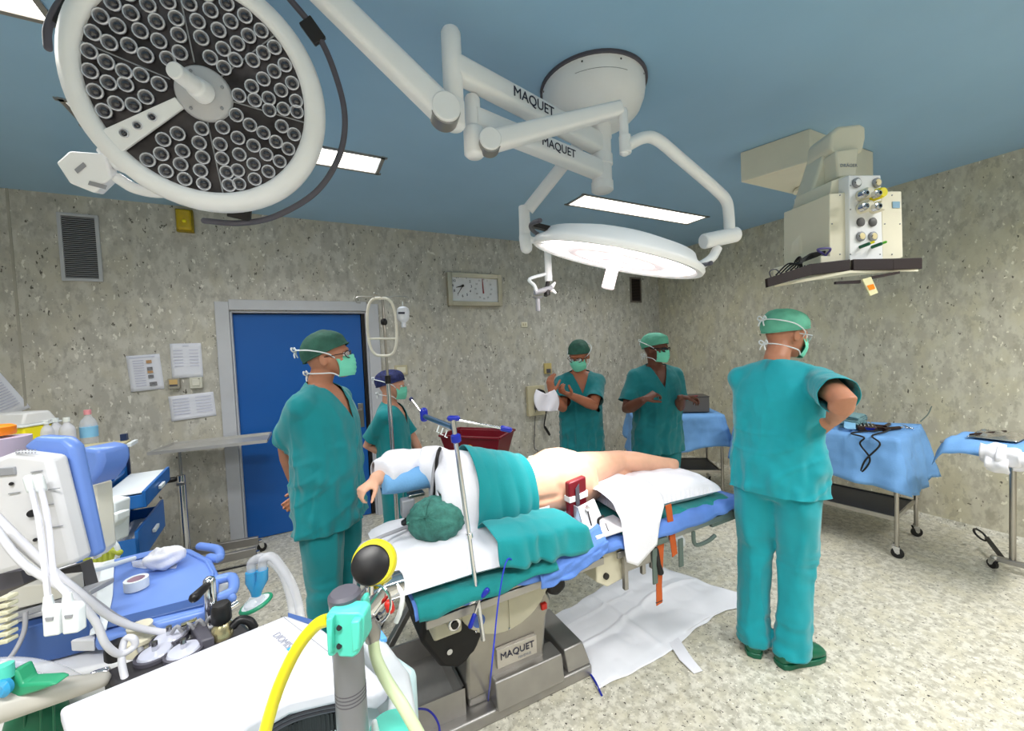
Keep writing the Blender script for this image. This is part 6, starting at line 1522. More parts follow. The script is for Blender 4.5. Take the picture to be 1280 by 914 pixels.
MB().slab([V((-.98, 1.40, .03)), V((-.36, 1.25, .03)), V((-.24, 1.55, .03)), V((-.86, 1.70, .03))], (0, 0, .87)).build('cabinet', PALE, t, bevel=.01)
MB().slab([V((-.36, 1.125, .66)), V((-.365, 1.124, .66)), V((-.365, 1.124, .12)), V((-.36, 1.125, .12))], (-.02, 0, 0)).build('dark_gap', BLACK, t) if False else None
for x, y in ((-.9, 1.44), (-.4, 1.32), (-.3, 1.5), (-.8, 1.65)): caster(t, x, y, .5, .03)
# column and rail behind the monitor
MB().slab(Q([(97, 610), (118, 605), (124, 690), (112, 702)], 1.28), FWD*.06).build('column', IVORY, t, bevel=.008)
MB().slab(Q([(92, 562), (108, 559), (124, 562), (127, 577), (122, 592), (106, 612), (97, 600)], 1.22), FWD*.10+V((0, 0, .0))).build('upper_tray', PERI, t, bevel=.015, seg=3)
MB().tube([at(112, 715, d=1.15), at(168, 698, d=1.3)], .007, 8).build('chrome_rail', STRAP, t)
MB().slab([at(x, y, z=.953) for x, y in ((128, 704), (143, 700), (141, 745), (133, 788), (112, 795), (120, 750))], (0, 0, .003)).build('fabric_strap', STRAP, t)
# monitor
MB().slab(Q([(-20, 578), (12, 566), (60, 572), (92, 699), (92, 706), (32, 724), (24, 712), (-20, 724)], .92), FWD*.045).build('monitor_case', PALE, t, bevel=.012, seg=3)
MB().slab(Q([(24, 560), (43, 545), (77, 547), (90, 558), (119, 697), (90, 703), (60, 576)], .97), FWD*.035).build('monitor_bezel', PERI, t, bevel=.012, seg=3, label='rounded blue bezel of the monitor')
MB().slab(Q([(77, 546), (91, 556), (122, 698), (117, 700), (80, 570), (60, 550)], 1.007), FWD*.012).build('bezel_edge', STRAP, t, bevel=.002)
MB().slab(Q([(-5, 586), (17, 584), (18, 594), (-5, 596)], .915), FWD*.01).build('grey_insert', GREYPL, t, bevel=.002)
for (x, y, r_) in ((40, 642, .0085), (14, 605, .004), (44, 675, .004)): MB().cyl(at(x, y, d=.915), at(x, y, d=.925), r_).build('socket_hole', BLACK, t)
for (x0_, y0_) in ((38, 590), (10, 617), (52, 632), (64, 659), (60, 612)): MB().slab(Q([(x0_, y0_), (x0_+14, y0_-2), (x0_+14, y0_-1), (x0_, y0_+1.4)], .916), FWD*.002).build('printed_line', GREYPL, t, smooth=False)
for k_ in range(14): MB().cyl(at(20+4*(k_ % 7), 563+3*(k_//7), d=.917), at(20+4*(k_ % 7), 563+3*(k_//7), d=.925), .0018, seg=6).build('vent_hole', GREYPL, t)
MB().slab(Q([(-20, 720), (26, 714), (30, 730), (-20, 745)], .96), FWD*.1).build('monitor_foot', DKGREY, t)
MB().slab(Q([(8, 742), (28, 733), (76, 728), (78, 748), (12, 764)], .95), FWD*.05).build('cream_plate', mat('plate_cream', (200, 198, 190), rough=.45), t, bevel=.003)
MB().slab(Q([(-20, 778), (60, 754), (112, 738), (112, 745), (60, 762), (-20, 788)], .95), FWD*.06).build('grey_ledge', GREYPL, t, bevel=.003)
MB().slab(Q([(-20, 745), (100, 705), (110, 742), (-20, 780)], 1.05), FWD*.03).build('recess_panel', mat('recess_brown', (92, 88, 84), rough=.5), t)
for k_ in range(7): MB().slab(Q([(-4, 748+9*k_), (8, 746+9*k_), (9, 751+9*k_), (-4, 754+9*k_)], .80), FWD*.02).build('bellows_ring', mat('bellows_ivory', (210, 206, 180), rough=.5), t, bevel=.002)
# absorber block with discs and knobs
BZ = .93
MB().slab([at(x, y, z=BZ) for x, y in ((128, 838), (300, 772), (318, 790), (150, 872))], (0, 0, -.10)).build('absorber_block', mat('absorber_black', (44, 42, 46), rough=.4), t, bevel=.01)
MB().slab([at(x, y, z=BZ+.02) for x, y in ((236, 780), (256, 775), (268, 796), (250, 802))], (0, 0, -.06)).build('valve_block', DKGREY, t, bevel=.004)
for (x, y) in ((212, 798), (194, 818), (230, 815)):
    c_ = at(x, y, z=BZ+.004)
    MB().lathe([(.038, -.01), (.038, .004), (.034, .006), (.034, .002), (0, .002)], c_, seg=32).build('valve_rim', DKGREY, t)
    MB().lathe([(.032, .003), (.029, .008), (0, .010)], c_, seg=28).build('valve_dome', mat('valve_dome', (198, 200, 216), rough=.15, coat=.6), t)
    MB().tube([c_+V((0, 0, .01)), c_+V((0, 0, .03))], .006, 8).build('valve_stem', CHROME, t)
c_ = at(177, 812, z=.90)
MB().lathe([(.033, 0), (.033, .025), (.037, .027), (.037, .036), (.030, .040), (.023, .05), (.025, .062), (0, .064)], c_, seg=32).build('cream_cap', mat('cream_cap', (218, 212, 190), rough=.4), t, ang=50)
c_ = at(150, 818, z=.90); MB().lathe([(.0, .04), (.022, .036), (.028, .02), (.028, -.06), (0, -.06)], c_, seg=24).build('black_dome', BLK, t)
c_ = at(279, 800, z=.92)
MB().lathe([(.022, 0), (.022, .035), (.014, .045)], c_).build('brass_neck', mat('pale_brass', (190, 180, 140), rough=.25, metal=.8), t)
MB().lathe([(.017, .045), (.021, .05), (.021, .085), (.017, .092), (0, .093)], c_).build('black_knob', BLACK, t)
c_ = at(265, 778, z=.92)
MB().tube([c_, c_+V((0, 0, .11))], .0145, 14, rnd=True).build('chrome_post', CHROME, t)
MB().tube([c_+V((0, 0, .105)), at(243, 747, z=1.03)], [.009, .012], 10, rnd=True).build('black_lever', BLACK, t)
MB().tube([at(262, 775, z=.955), at(296, 755, z=.955)], .010, 12).build('chrome_pipe', CHROME, t)
MB().tube([at(226, 782, z=.97), at(246, 774, z=.97)], .005, 8).build('chrome_pipe', CHROME, t)
for k_ in range(5):
    a_ = (215+14*k_, 792-4*k_); MB().tube(spline([at(a_[0], a_[1], z=.95), at(a_[0]+6, a_[1]-9, z=.97), at(a_[0]+13, a_[1]-2, z=.95)], 4), .004, 6).build('small_hose', TUBEG, t)
MB().tube(spline([at(290, 784, z=.95), at(300, 775, z=.96), at(312, 777, z=.95), at(318, 786, z=.93)], 4), .010, 10).build('black_hose', BLACK, t)
MB().tube([at(117, 845, z=.93), at(132, 840, z=.93)], .010, 10, rnd=True).build('chrome_knob', CHROME, t)

# cables and connectors of the machine
def hose(name, label, pts, r, m, cat='cable', n=8, seg=10, ribs=False, grp=None):
    t = thing(name, label, cat, pts[len(pts)//2], 0, grp); P_ = spline(pts, n)
    if ribs:
        P_ = spline(pts, 26); rr_2 = [r*(1+.13*(i % 2)) for i in range(len(P_))]; MB().tube(P_, rr_2, seg).build('hose', m, t, ang=180)
    else: MB().tube(P_, r, seg).build('hose', m, t)
    return t
hose('white_cable', 'thick white cable sweeping from the monitor over the blue work surface', [at(-10, 640, d=.84), at(40, 690, d=.84), at(95, 738, d=.86), at(145, 775, d=.92), at(200, 790, d=.98), at(255, 787, d=1.02), at(310, 778, d=1.06)], .0075, TUBEW)
hose('white_cable', 'white cable crossing the monitor and ending in a loose loop on the black absorber', [at(-10, 655, d=.80), at(30, 705, d=.80), at(85, 740, d=.82), at(118, 775, d=.85), at(132, 805, d=.86), at(150, 818, d=.88), at(168, 808, d=.9), at(166, 798, d=.9), at(156, 800, d=.9), at(152, 825, d=.88), at(157, 852, d=.86)], .0068, TUBEW)
hose('grey_cable', 'grey cable running behind the white ones in front of the monitor', [at(-10, 648, d=.88), at(45, 700, d=.88), at(95, 735, d=.90), at(140, 768, d=.95), at(165, 785, d=.98), at(180, 825, d=.95)], .006, TUBEG)
for (x0_, y0_, px2, py2, lab) in ((62, 785, 50, 690, 'left white flat plug hanging on its cord in front of the monitor'), (86, 782, 62, 700, 'right white flat plug hanging on its cord in front of the monitor')):
    t = thing('cable_plug', lab, 'plug', at(x0_, y0_, d=.74), 0)
    MB().slab(Q([(x0_-11, y0_-20), (x0_-7, y0_-25), (x0_+6, y0_-25), (x0_+10, y0_-20), (x0_+11, y0_+10), (x0_-9, y0_+13)], .74), FWD*.018).build('plug_body', STRAP, t, bevel=.004)
    MB().tube(Q([(x0_-1, y0_-24), (x0_-2, y0_-40)], .75), [.009, .006], 10).build('strain_relief', STRAP, t)
    MB().slab(Q([(x0_-6, y0_-12), (x0_+4, y0_-13), (x0_+3, y0_-9), (x0_-5, y0_-8)], .738), FWD*.004).build('embossed_arrow', GREYPL, t, smooth=False)
    MB().tube(spline(Q([(x0_-2, y0_-38), (px2+6, py2+20), (px2, py2-30), (px2-4, 640), (px2-12, 606)], [.75, .76, .80, .85, .9]), 6), .005, 8).build('cord', TUBEW, t)
    MB().tube(Q([(px2-14, 598), (px2-10, 612)], .895), .009, 10, rnd=True).build('plug_end', STRAP, t)

# on the work surface
t = thing('tape_roll', 'white roll of tape standing on the blue work surface', 'tape', at(171, 732, z=.95))
c_ = at(171, 735, z=.952)
MB().lathe([(.020, 0), (.028, 0), (.028, .028), (.020, .028), (.020, 0)], c_, seg=32, caps=False).build('roll', STRAP, t, ang=50)
MB().lathe([(.0195, .002), (.0195, .027)], c_, seg=24, caps=False).build('core', mat('pink_core', (214, 180, 190), rough=.6), t)
t = thing('gauze_ball', 'crumpled white gauze swab on the blue work surface', 'gauze', at(205, 700, z=.95))
g_ = MB().ell(at(206, 697, z=.985), (.045, .01, 0), (-.01, .035, 0), (0, 0, .032), 28, 18); gm_ = g_.mesh(); noisy(gm_, .012, (40, 40, 40), 160); finish(gm_, 'gauze', WCLOTH, t, ang=180)
t = thing('syringe', 'clear syringe lying in its wrapper beside the gauze swab', 'syringe', at(185, 705, z=.95))
MB().tube([at(168, 705, z=.957), at(196, 706, z=.957)], .007, 10).build('barrel', CLEAR, t); MB().tube([at(188, 706, z=.958), at(194, 706, z=.958)], .0074, 10).build('plunger', DKGREY, t)
MB().slab([at(x, y, z=.9525) for x, y in ((164, 702), (178, 700), (222, 706), (220, 711), (180, 711), (166, 709))], (0, 0, .001)).build('wrapper', CLEAR, t)

# ventilation mask with double corrugated hoses
t = thing('breathing_circuit', 'blue Y piece with green rimmed mask and clear corrugated hoses', 'breathing hoses', at(320, 740, d=1.3))
DB = 1.3
MB().tube(Q([(314, 715), (314, 727), (319, 737), (320, 744)], DB), [.017, .017, .015, .013], 14).build('y_piece', CLEARB, t)
MB().tube(Q([(328, 712), (328, 724), (322, 737), (321, 744)], DB), [.017, .017, .015, .013], 14).build('y_piece', CLEARB, t)
c_ = at(320, 752, d=DB); MB().lathe([(.0, .022), (.018, .018), (.026, .006), (.034, .0), (.034, -.008)], c_, (0, 0, 1), 28).build('mask_dome', CLEAR, t)
rim = [c_+V((.042*math.cos(a), .036*math.sin(a), -.008+.012*math.cos(a))) for a in [2*PI*k2/28 for k2 in range(28)]]
MB().tube(rim, .0065, 8, closed=True).build('mask_rim', mat('mask_green', (40, 150, 110), rough=.4), t)
MB().slab([p+V((0, 0, .002)) for p in rim], (0, 0, .004)).build('mask_cushion', STRAP, t)
for off in (0, 1):
    P_ = spline(Q([(314+14*off, 714), (316+13*off, 702-off*2), (332+8*off, 697-off), (350+4*off, 712), (360+7*off, 735), (366+9*off, 765), (366+12*off, 800), (360+12*off, 860)], [DB, DB, DB+.01, DB+.02, DB+.02, DB, DB-.05, DB-.2]), 24)
    MB().tube(P_, [.0125*(1+.14*(i % 2)) for i in range(len(P_))], 14, cap=False).build('corrugated_hose', CLEAR, t, ang=180)

# blue cart with open drawers, and what stands on it
ct = thing('supply_cart', 'blue supply cart with two open drawers and lockers behind the monitor', 'cart', at(110, 700, d=2.3))
A_ = at(118, 560, d=2.2); zt2 = at(115, 556, d=2.35).z
DBL = mat('cart_dark', (14, 40, 84), rough=.4)
ux = V((.55, .83, 0)).normalized(); uy = V((-ux.y, ux.x, 0))
fL = at(112, 600, d=1.95); fR = at(158, 560, d=2.45); fL.z = fR.z = 0
ux = (fR-fL).normalized(); uy = V((-ux.y, ux.x, 0))
W_ = (fR-fL).length
cp = lambda a, b, z: V((fL.x, fL.y, 0))+ux*a+uy*b+V((0, 0, z))
MB().slab([cp(0, 0, .10), cp(W_, 0, .10), cp(W_, .55, .10), cp(0, .55, .10)], (0, 0, zt2-.14)).build('cart_body', CARTB, ct, bevel=.008)
MB().slab([cp(-.02, -.02, zt2-.03), cp(W_+.02, -.02, zt2-.03), cp(W_+.02, .57, zt2-.03), cp(-.02, .57, zt2-.03)], (0, 0, .03)).build('cart_top', mat('cart_top', (200, 190, 150), rough=.5), ct, bevel=.005)
MB().slab([cp(W_-.02, -.01, .10), cp(W_+.012, -.01, .10), cp(W_+.012, .02, .10), cp(W_-.02, .02, .10)], (0, 0, zt2-.06)).build('corner_post', DBL, ct)
def drawer(z0_, h_, out, a0_, a1_, content, lab):
    d_ = MB(); 
    d_.slab([cp(a0_, -out, z0_), cp(a1_, -out, z0_), cp(a1_, -out+.015, z0_), cp(a0_, -out+.015, z0_)], (0, 0, h_))
    d_.slab([cp(a0_, -out, z0_), cp(a0_+.01, -out, z0_), cp(a0_+.01, .0, z0_), cp(a0_, .0, z0_)], (0, 0, h_*.8)).slab([cp(a1_-.01, -out, z0_), cp(a1_, -out, z0_), cp(a1_, .0, z0_), cp(a1_-.01, .0, z0_)], (0, 0, h_*.8)).slab([cp(a0_, -out, z0_), cp(a1_, -out, z0_), cp(a1_, 0, z0_), cp(a0_, 0, z0_)], (0, 0, .008))
    dd = d_.build('drawer', CARTB, ct, smooth=False, bevel=.002, label=lab)
    c_ = cp((a0_+a1_)/2, -out-.004, z0_+h_*.55); MB().slab([c_-ux*.05, c_+ux*.05, c_+ux*.04+V((0, 0, -.02)), c_-ux*.04+V((0, 0, -.02))], -uy*.015).build('drawer_handle', STRAP, dd, bevel=.002)
    MB().slab([cp(a0_+.02, -out+.02, z0_+h_*content), cp(a1_-.02, -out+.02, z0_+h_*content), cp(a1_-.02, -.02, z0_+h_*content), cp(a0_+.02, -.02, z0_+h_*content)], (0, 0, .004)).build('white_supplies', STRAP, dd)
    return dd
zA = at(150, 632, d=2.1).z; zB = at(158, 700, d=2.1).z
drawer(zA, .085, .20, .0, W_-.03, .85, 'shallow open drawer with white packets')
dd = drawer(zB, .17, .16, .0, W_-.03, .45, 'deep tilted open drawer full of vials')
for k_ in range(9):
    c_ = cp(.05+.05*(k_ % 5), -.12+.05*(k_//5), zB+.10+.01*(k_ % 3)); MB().tube([c_, c_+V((.02, .01, .04))], .009, 8, rnd=True).build('vial', CLEAR, dd)
for k_ in range(2): MB().slab([cp(.02+k_*.22, -.025, zt2-.17), cp(.20+k_*.22, -.025, zt2-.17), cp(.20+k_*.22, -.025, zt2-.06), cp(.02+k_*.22, -.025, zt2-.06)], uy*.02).build('locker_flap', CARTB, ct, bevel=.004)
MB().slab([cp(W_-.16, -.06, zt2-.02), cp(W_-.02, -.06, zt2-.02), cp(W_-.02, -.04, zt2-.02), cp(W_-.16, -.04, zt2-.02)], (0, 0, .02)).build('white_rail', STRAP, ct)
for a_, b_ in ((.05, .05), (W_-.05, .05), (.05, .5), (W_-.05, .5)):
    p = cp(a_, b_, 0); caster(ct, p.x, p.y, .3, .05)
def onC(px, d=2.35): p = at(px, 560, d=d); return V((p.x, p.y, zt2))
def bottle(px, h_, r_, lab, d=2.32, cap=STRAP, body=CLEAR, label_m=None, cat='bottle', grp='small bottles on the blue cart'):
    o = onC(px, d); t = thing('bottle', lab, cat, o, 0, grp)
    MB().lathe([(0, 0), (r_, 0), (r_, h_*.55), (r_*.85, h_*.68), (r_*.35, h_*.82), (r_*.35, h_*.88)], o, seg=20).build('bottle_body', body, t, ang=60)
    MB().lathe([(r_*.42, h_*.86), (r_*.42, h_), (0, h_)], o, seg=16).build('cap', cap, t)
    if label_m: MB().lathe([(r_*1.01, h_*.18), (r_*1.01, h_*.5)], o, seg=20).build('bottle_label', label_m, t)
FROST = mat('frosted_white', (214, 216, 226), rough=.35, alpha=.85)
bz = at(60, 535, d=2.3).z-zt2
bottle(60, .16, .034, 'leftmost small frosted bottle beside the yellow and white box', body=FROST)
bottle(72, .165, .034, 'middle small frosted bottle on the blue cart', body=FROST, d=2.36)
bottle(86, .17, .034, 'rightmost small frosted bottle with a white cap on the blue cart', body=FROST)
bottle(113, .20, .040, 'clear water bottle with pink cap and light blue label on the blue cart', d=2.42, cap=mat('pink_cap', (226, 150, 160), rough=.5), label_m=mat('bottle_label_blue', (130, 190, 230), rough=.5), grp=None)
# sharps container (yellow bottom, white lid)
o = onC(28, 2.3); t = thing('sharps_box', 'yellow sharps box with white lid on the cart by the left edge', 'box', o)
X_ = RGT-V((0, 0, RGT.z)); X_.normalize(); Y_ = V((-X_.y, X_.x, 0))
zz0 = at(28, 545, d=2.3).z; zz1 = at(28, 532, d=2.3).z; zz2 = at(28, 515, d=2.3).z
MB().box(V((o.x, o.y, (zt2+zz1)/2)), (.25, .18, zz1-zt2), X_, Y_).build('yellow_base', YELLOW, t, bevel=.01)
MB().slab([V((o.x, o.y, zz1))+X_*a+Y_*b for a, b in ((-.13, -.1), (.13, -.1), (.13, .1), (-.13, .1))], (0, 0, .012)).build('lid_rim', STRAP, t, bevel=.003)
lidb = [V((o.x, o.y, zz1+.01))+X_*a+Y_*b for a, b in ((-.125, -.09), (.122, -.09), (.122, .09), (-.125, .09))]; lidt = [V((o.x, o.y, zz2))+X_*a+Y_*b for a, b in ((-.10, -.06), (.108, -.06), (.108, .06), (-.10, .06))]
MB().add(lidb+lidt, [(3, 2, 1, 0), (4, 5, 6, 7)]+[(i, (i+1) % 4, 4+(i+1) % 4, 4+i) for i in range(4)]).build('white_lid', mat('lid_white', (216, 216, 216), rough=.4), t, bevel=.01)
o = onC(0, 1.6); o = at(-4, 548, d=1.5)
t = thing('orange_container', 'bright orange container lid above a lilac tub at the left edge', 'container', at(-4, 560, d=1.45))
MB().lathe([(.058, 0), (.060, .005), (.060, .03), (.05, .036), (0, .038)], at(-11, 545, d=1.45), seg=32).build('orange_lid', ORANGE, t)
MB().lathe([(0, -.12), (.055, -.12), (.072, -.03), (.072, -.0), (0, .0)], at(-4, 546, d=1.45)+V((.012, 0, -.005)), seg=32).build('lilac_tub', mat('lilac_plastic', (200, 186, 212), rough=.4), t)
MB().tube([at(-4, 562, d=1.45)+V((.03, 0, -.06)), at(-4, 562, d=1.45)+V((.03, 0, -.30))], .03, 12).build('tub_post', PALE, t)
t = thing('glove_bin', 'white swing bin lid with green yellow bag near the blue cart', 'bin', at(130, 690, d=1.6))
c_ = at(127, 700, d=1.5)
for k_ in range(6): MB().tube(spline([c_+X_*(-.05+.018*k_)+V((0, 0, -.05)), c_+X_*(-.055+.02*k_)+V((0, 0, .03)), c_+X_*(-.03+.02*k_)+V((0, 0, .065-.008*k_))], 5), .011, 8, rnd=True).build('green_leaf', mat('lime_bag', (176, 186, 70), rough=.5), t)
MB().tube([c_+X_*(.075*math.cos(a)-.01)+V((0, 0, .03+.06*math.sin(a))) for a in [rad(-30+12*k2) for k2 in range(15)]], .008, 8, rnd=True).build('white_hoop', STRAP, t)
MB().slab(Q([(122, 626), (142, 628), (140, 680), (124, 682)], 1.7), FWD*.08).build('white_dispenser', STRAP, t, bevel=.01)
MB().slab(Q([(134, 644), (146, 642), (146, 652), (136, 662)], 1.66), FWD*.06).build('dispenser_lever', STRAP, t, bevel=.006)
MB().slab(Q([(122, 680), (140, 680), (140, 700), (122, 700)], 1.74), (0, 0, -.9)).build('bin_body', PALE, t)

# white equipment hood in the foreground
t = thing('equipment_cart', 'white equipment housing with black ribbed grille filling the bottom left foreground', 'medical machine', (-.1, .75, 0))
ZH = 1.03
def hz_(x, y, z=ZH): return at(x, y, z=z)
hood = [hz_(*q_) for q_ in ((74, 884), (358, 768), (400, 783), (440, 812), (486, 856), (470, 870), (420, 862), (360, 876), (310, 905), (262, 950), (215, 1010), (110, 1000))]
MB().slab(hood, (0, 0, -.028)).build('white_hood', mat('hood_white', (206, 207, 217), rough=.3, var=.01), t, bevel=.008, seg=4)
MB().tube([hz_(355, 772)+V((0, 0, .0005)), hz_(455, 850)+V((0, 0, .0005))], .0008, 5).build('hood_seam', GREYPL, t)
g2_ = [hz_(*q_, z=ZH-.028) for q_ in ((440, 868), (418, 866), (362, 880), (312, 910), (266, 955), (230, 1010))]
cen = hz_(420, 800)
gi = [p+(cen-p)*.04 for p in g2_]; gb = MB()
MB().slab(gi+[hz_(330, 800, ZH-.03), hz_(400, 790, ZH-.03)], (0, 0, -.10)).build('grille_back', BLACK, t)
for k_ in range(4):
    MB().tube([p+V((0, 0, -.006-.009*k_))+(cen-p)*(-.02+.015*k_) for p in spline(g2_, 6)], .0042, 8).build('grille_lip', DKGREY, t)
P_ = spline(gi, 10)
for i in range(0, len(P_), 1):
    p = P_[i]+(P_[i]-cen)*.01; MB().tube([p+V((0, 0, -.04)), p+V((0, 0, -.125))], .0022, 6).build('grille_rib', BLACK, t)
lowp = [hz_(*q_, z=ZH-.13) for q_ in ((620, 880), (560, 800), (440, 770), (380, 780), (120, 900), (230, 1010), (420, 925), (560, 990), (640, 960))]
MB().slab([V((.10, .98, ZH-.06)), V((.175, .93, ZH-.06)), V((.19, .70, ZH-.06)), V((.15, .62, ZH-.06)), V((.06, .64, ZH-.06))], (0, 0, -.75)).build('side_body', mat('side_shell', (206, 208, 214), rough=.35), t, bevel=.012, seg=3) if False else None
MB().slab([hz_(452, 800, ZH-.005), hz_(478, 792, ZH-.005), hz_(512, 838, ZH-.02), hz_(528, 930, ZH-.02), hz_(480, 930, ZH-.02), hz_(486, 858, ZH-.01)], (0, 0, -.16)).build('side_shell', mat('side_shell', (206, 210, 214), rough=.35), t, bevel=.012, seg=3)
MB().slab([hz_(520, 835, ZH-.1), hz_(470, 800, ZH-.1), hz_(370, 785, ZH-.1), hz_(120, 890, ZH-.1), hz_(230, 1100, ZH-.1), hz_(520, 1100, ZH-.1)], (0, 0, -.80)).build('lower_body', mat('lower_shell', (190, 214, 216), rough=.4), t, bevel=.01)
MB().slab([hz_(462, 778, ZH-.002), hz_(476, 786, ZH-.002), hz_(484, 797, ZH-.002), hz_(476, 799, ZH-.002), hz_(466, 790, ZH-.002)], (0, 0, -.01)).build('blue_corner', mat('corner_blue', (90, 160, 230), rough=.35), t, bevel=.002)
MB().slab([hz_(360, 766, ZH-.01), hz_(402, 778, ZH-.01), hz_(402, 785, ZH-.01), hz_(360, 772, ZH-.01)], (0, 0, -.01)).build('navy_edge', PERID, t)
xd = (hz_(341, 789)-hz_(366, 812)).normalized(); 
text('DIOMIS', .020, hz_(353, 801)+V((0, 0, .001)), -xd, V((0, 0, 1)).cross(-xd), 'logo_text', mat('logo_grey', (150, 152, 166), rough=.5), t, depth=.0003)
MB().slab([hz_(*q_, ZH+.0006) for q_ in ((358, 812), (365, 808), (367, 812), (362, 815))], (0, 0, .0006)).build('logo_mark', mat('logo_blue', (60, 160, 226), rough=.5), t)
for x, y in ((-.25, .85), (.1, .9), (.05, .62), (-.2, .55)): caster(t, x, y, .2, .04)

# grey pole with turquoise clamp and yellow hose
t = thing('machine_pole', 'short grey metal pole with turquoise clamp in the foreground', 'pole', at(431, 750, d=.55))
pt_ = at(431, 748, d=.55); pb2 = V((pt_.x+.004, pt_.y-.0, .30))
pb2 = at(446, 914, d=.55); pb2 = V((pt_.x+.003, pt_.y, 0.16))
MB().tube([pt_, pb2], .0205, 28).build('pole', SILGR, t)
MB().lathe([(.0205, -.004), (.0215, 0), (.0215, .006), (.018, .010), (0, .0105)], pt_, seg=32).build('pole_cap', DKGREY, t)
for k_ in range(4):
    zc_ = pt_.z-.125-.005*k_; MB().lathe([(.0207, -.0008), (.0207, .0008)], (pt_.x+.0005, pt_.y, zc_), seg=32).build('printed_band', DKGREY, t)
kf = MB().slab(Q([(407, 769), (413, 766), (449, 766), (455, 771), (454, 800), (448, 818), (441, 823), (423, 822), (421, 816), (416, 822), (409, 821)], .515), FWD*.028); kf.build('clamp_block', TEALPL, t, bevel=.003)
MB().slab(Q([(407, 775), (415, 773), (414, 818), (409, 820)], .505), FWD*.012).build('clamp_jaw', TEALPL, t, bevel=.002)
MB().slab(Q([(438, 778), (449, 777), (449, 812), (440, 818)], .505), FWD*.012).build('clamp_jaw', TEALPL, t, bevel=.002)
MB().slab(Q([(449, 750), (456, 749), (460, 795), (457, 800), (449, 802)], .57), FWD*.02).build('clamp_back', TEALPL, t, bevel=.003)
for y_ in (785, 808): MB().cyl(at(424, y_, d=.5135), at(424, y_, d=.52), .0035, seg=14).build('screw_hole', BLACK, t)
hose('yellow_hose', 'yellow gas hose curving down from the turquoise clamp', [at(412, 774, d=.545), at(395, 782, d=.55), at(372, 810, d=.55), at(350, 855, d=.55), at(334, 905, d=.55), at(322, 960, d=.55)], .0082, YELLOW, 'hose', seg=16)
t = thing('flowmeter_gauge', 'round black gauge with yellow ring on a chrome regulator in the foreground', 'gauge', at(465, 705, d=.62))
dg_ = .62; c_ = at(463, 706, d=dg_); n_ = (CAMP-c_).normalized(); n_ = (n_-RGT*.15).normalized()
MB().lathe([(0, .002), (.026, .002), (.029, -.001), (.030, -.008), (.030, -.014)], c_, n_, 40).build('gauge_face', BLACK, t, ang=50)
MB().lathe([(.0305, -.004), (.034, -.010), (.034, -.028), (.030, -.034), (0, -.036)], c_+RGT*.004+UPV*.004, n_, 40).build('yellow_ring', YELLOW, t, ang=50)
for s in (-1, 1): MB().ell(c_+n_*.0025+UPV*-.019+RGT*(.003+.0035*s), RGT*.002, UPV*.003, n_*.001).build('gauge_mark', STRAP, t)
MB().tube(Q([(463, 728), (463, 742)], .62), .006, 10).build('gauge_stem', CHROME, t)
MB().tube(Q([(452, 768), (478, 735), (500, 728)], [.62, .64, .66]), [.018, .021, .019], 20, rnd=False).build('regulator_body', CHROME, t, bevel=.002)
MB().tube([at(468, 755, d=.615)+(RGT*math.cos(a)*.85+UPV*math.sin(a)*1.0)*.030 for a in [k2*PI/12 for k2 in range(24)]], .0022, 6, closed=True).build('wire_ring', CHROME, t)
MB().tube(Q([(460, 778), (465, 790), (466, 800)], .61), [.012, .014, .011], 14).build('hose_nut', STEELD, t)
MB().tube(Q([(486, 755), (488, 762)], .62), .007, 10, rnd=True).build('red_tab', mat('signal_red', (220, 40, 40), rough=.4), t)
MB().tube(spline(Q([(495, 730), (503, 745), (500, 765), (495, 778)], .64), 5), .004, 8).build('white_wire', STRAP, t)
hose('green_hose', 'pale green translucent hose hanging from the chrome regulator', [at(466, 795, d=.61), at(470, 822, d=.60), at(484, 852, d=.59), at(505, 885, d=.58), at(530, 930, d=.57)], .0085, mat('pale_green_hose', (204, 218, 176), rough=.3, alpha=.9), 'hose', seg=14)
t = thing('turquoise_cap', 'small turquoise cap with a white nipple at the bottom edge', 'cap', at(478, 912, d=.6))
MB().lathe([(0, .012), (.03, .012), (.034, 0), (.034, -.02)], at(488, 918, d=.6), seg=28).build('cap', TEALPL, t)
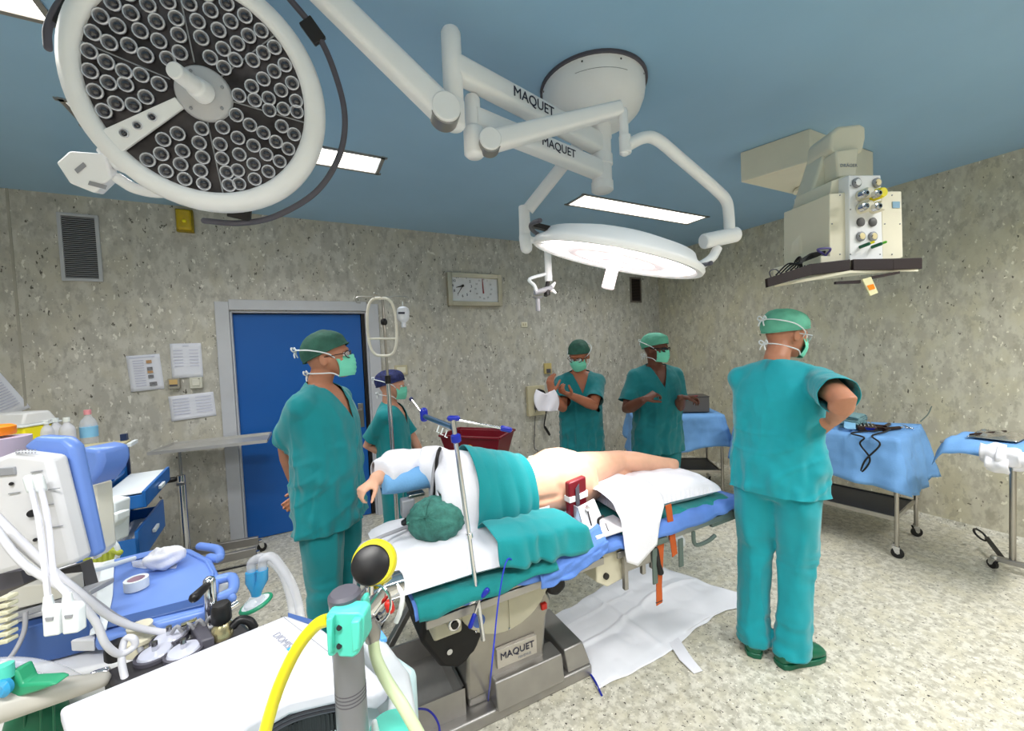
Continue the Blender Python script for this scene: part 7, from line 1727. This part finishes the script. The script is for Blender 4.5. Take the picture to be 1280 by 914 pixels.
MB().tube([at(469, 915, d=.59), at(468, 903, d=.59)], [.006, .004], 10, rnd=True).build('nipple', STRAP, t)

# bottom left: arm, green bag, mask, hose
t = thing('ventilator_arm', 'pale grey tubular arm reaching in from the bottom left corner', 'arm', at(60, 870, d=.8))
MB().tube(Q([(-30, 892), (20, 878), (80, 862), (128, 850)], [.75, .78, .82, .86]), [.030, .028, .022, .015], 20, rnd=True).build('arm', mat('warm_grey_shell', (190, 186, 178), rough=.4), t)
t = thing('breathing_bag', 'dark green rubber breathing bag hanging under the grey arm', 'breathing bag', at(48, 900, d=.85))
MB().loft([(at(48, 868, d=.87), RGT*.02, FWD*.02), (at(47, 876, d=.87), RGT*.048, FWD*.035), (at(47, 900, d=.87), RGT*.055, FWD*.045), (at(48, 930, d=.87), RGT*.050, FWD*.042), (at(50, 970, d=.87), RGT*.03, FWD*.03)], 24).build('bag', GREENR, t, ang=180)
for s in (-.4, .1, .5): MB().tube([at(47+s*40, 880, d=.833), at(47+s*42, 935, d=.833)], .002, 6).build('bag_rib', GREENR, t)
t = thing('green_mask', 'green rubber face mask with clear valve lying on the grey arm', 'mask', at(25, 860, d=.78))
MB().slab(Q([(2, 846), (18, 838), (26, 856), (60, 854), (70, 857), (45, 866), (12, 876), (4, 868)], .77), FWD*.03).build('mask_body', mat('mask_rubber', (40, 150, 108), rough=.4), t, bevel=.008, seg=3)
MB().lathe([(.016, 0), (.018, .008), (.012, .014), (0, .014)], at(8, 857, d=.762), -FWD, 20).build('clear_valve', CLEARB, t)
MB().tube(Q([(4, 832), (6, 848)], .765), .014, 12).build('valve_tube', TEALPL, t)
hose('corrugated_tube', 'clear corrugated tube curving above the grey arm at the left edge', [at(-15, 830, d=.82), at(25, 829, d=.83), at(65, 836, d=.85), at(100, 852, d=.9)], .010, CLEAR, 'hose', ribs=True)
hose('grey_cable', 'thin grey cable hanging below the monitor at the left edge', [at(32, 765, d=.93), at(30, 790, d=.92), at(18, 815, d=.9), at(5, 828, d=.88), at(-10, 832, d=.87)], .0045, TUBEG)
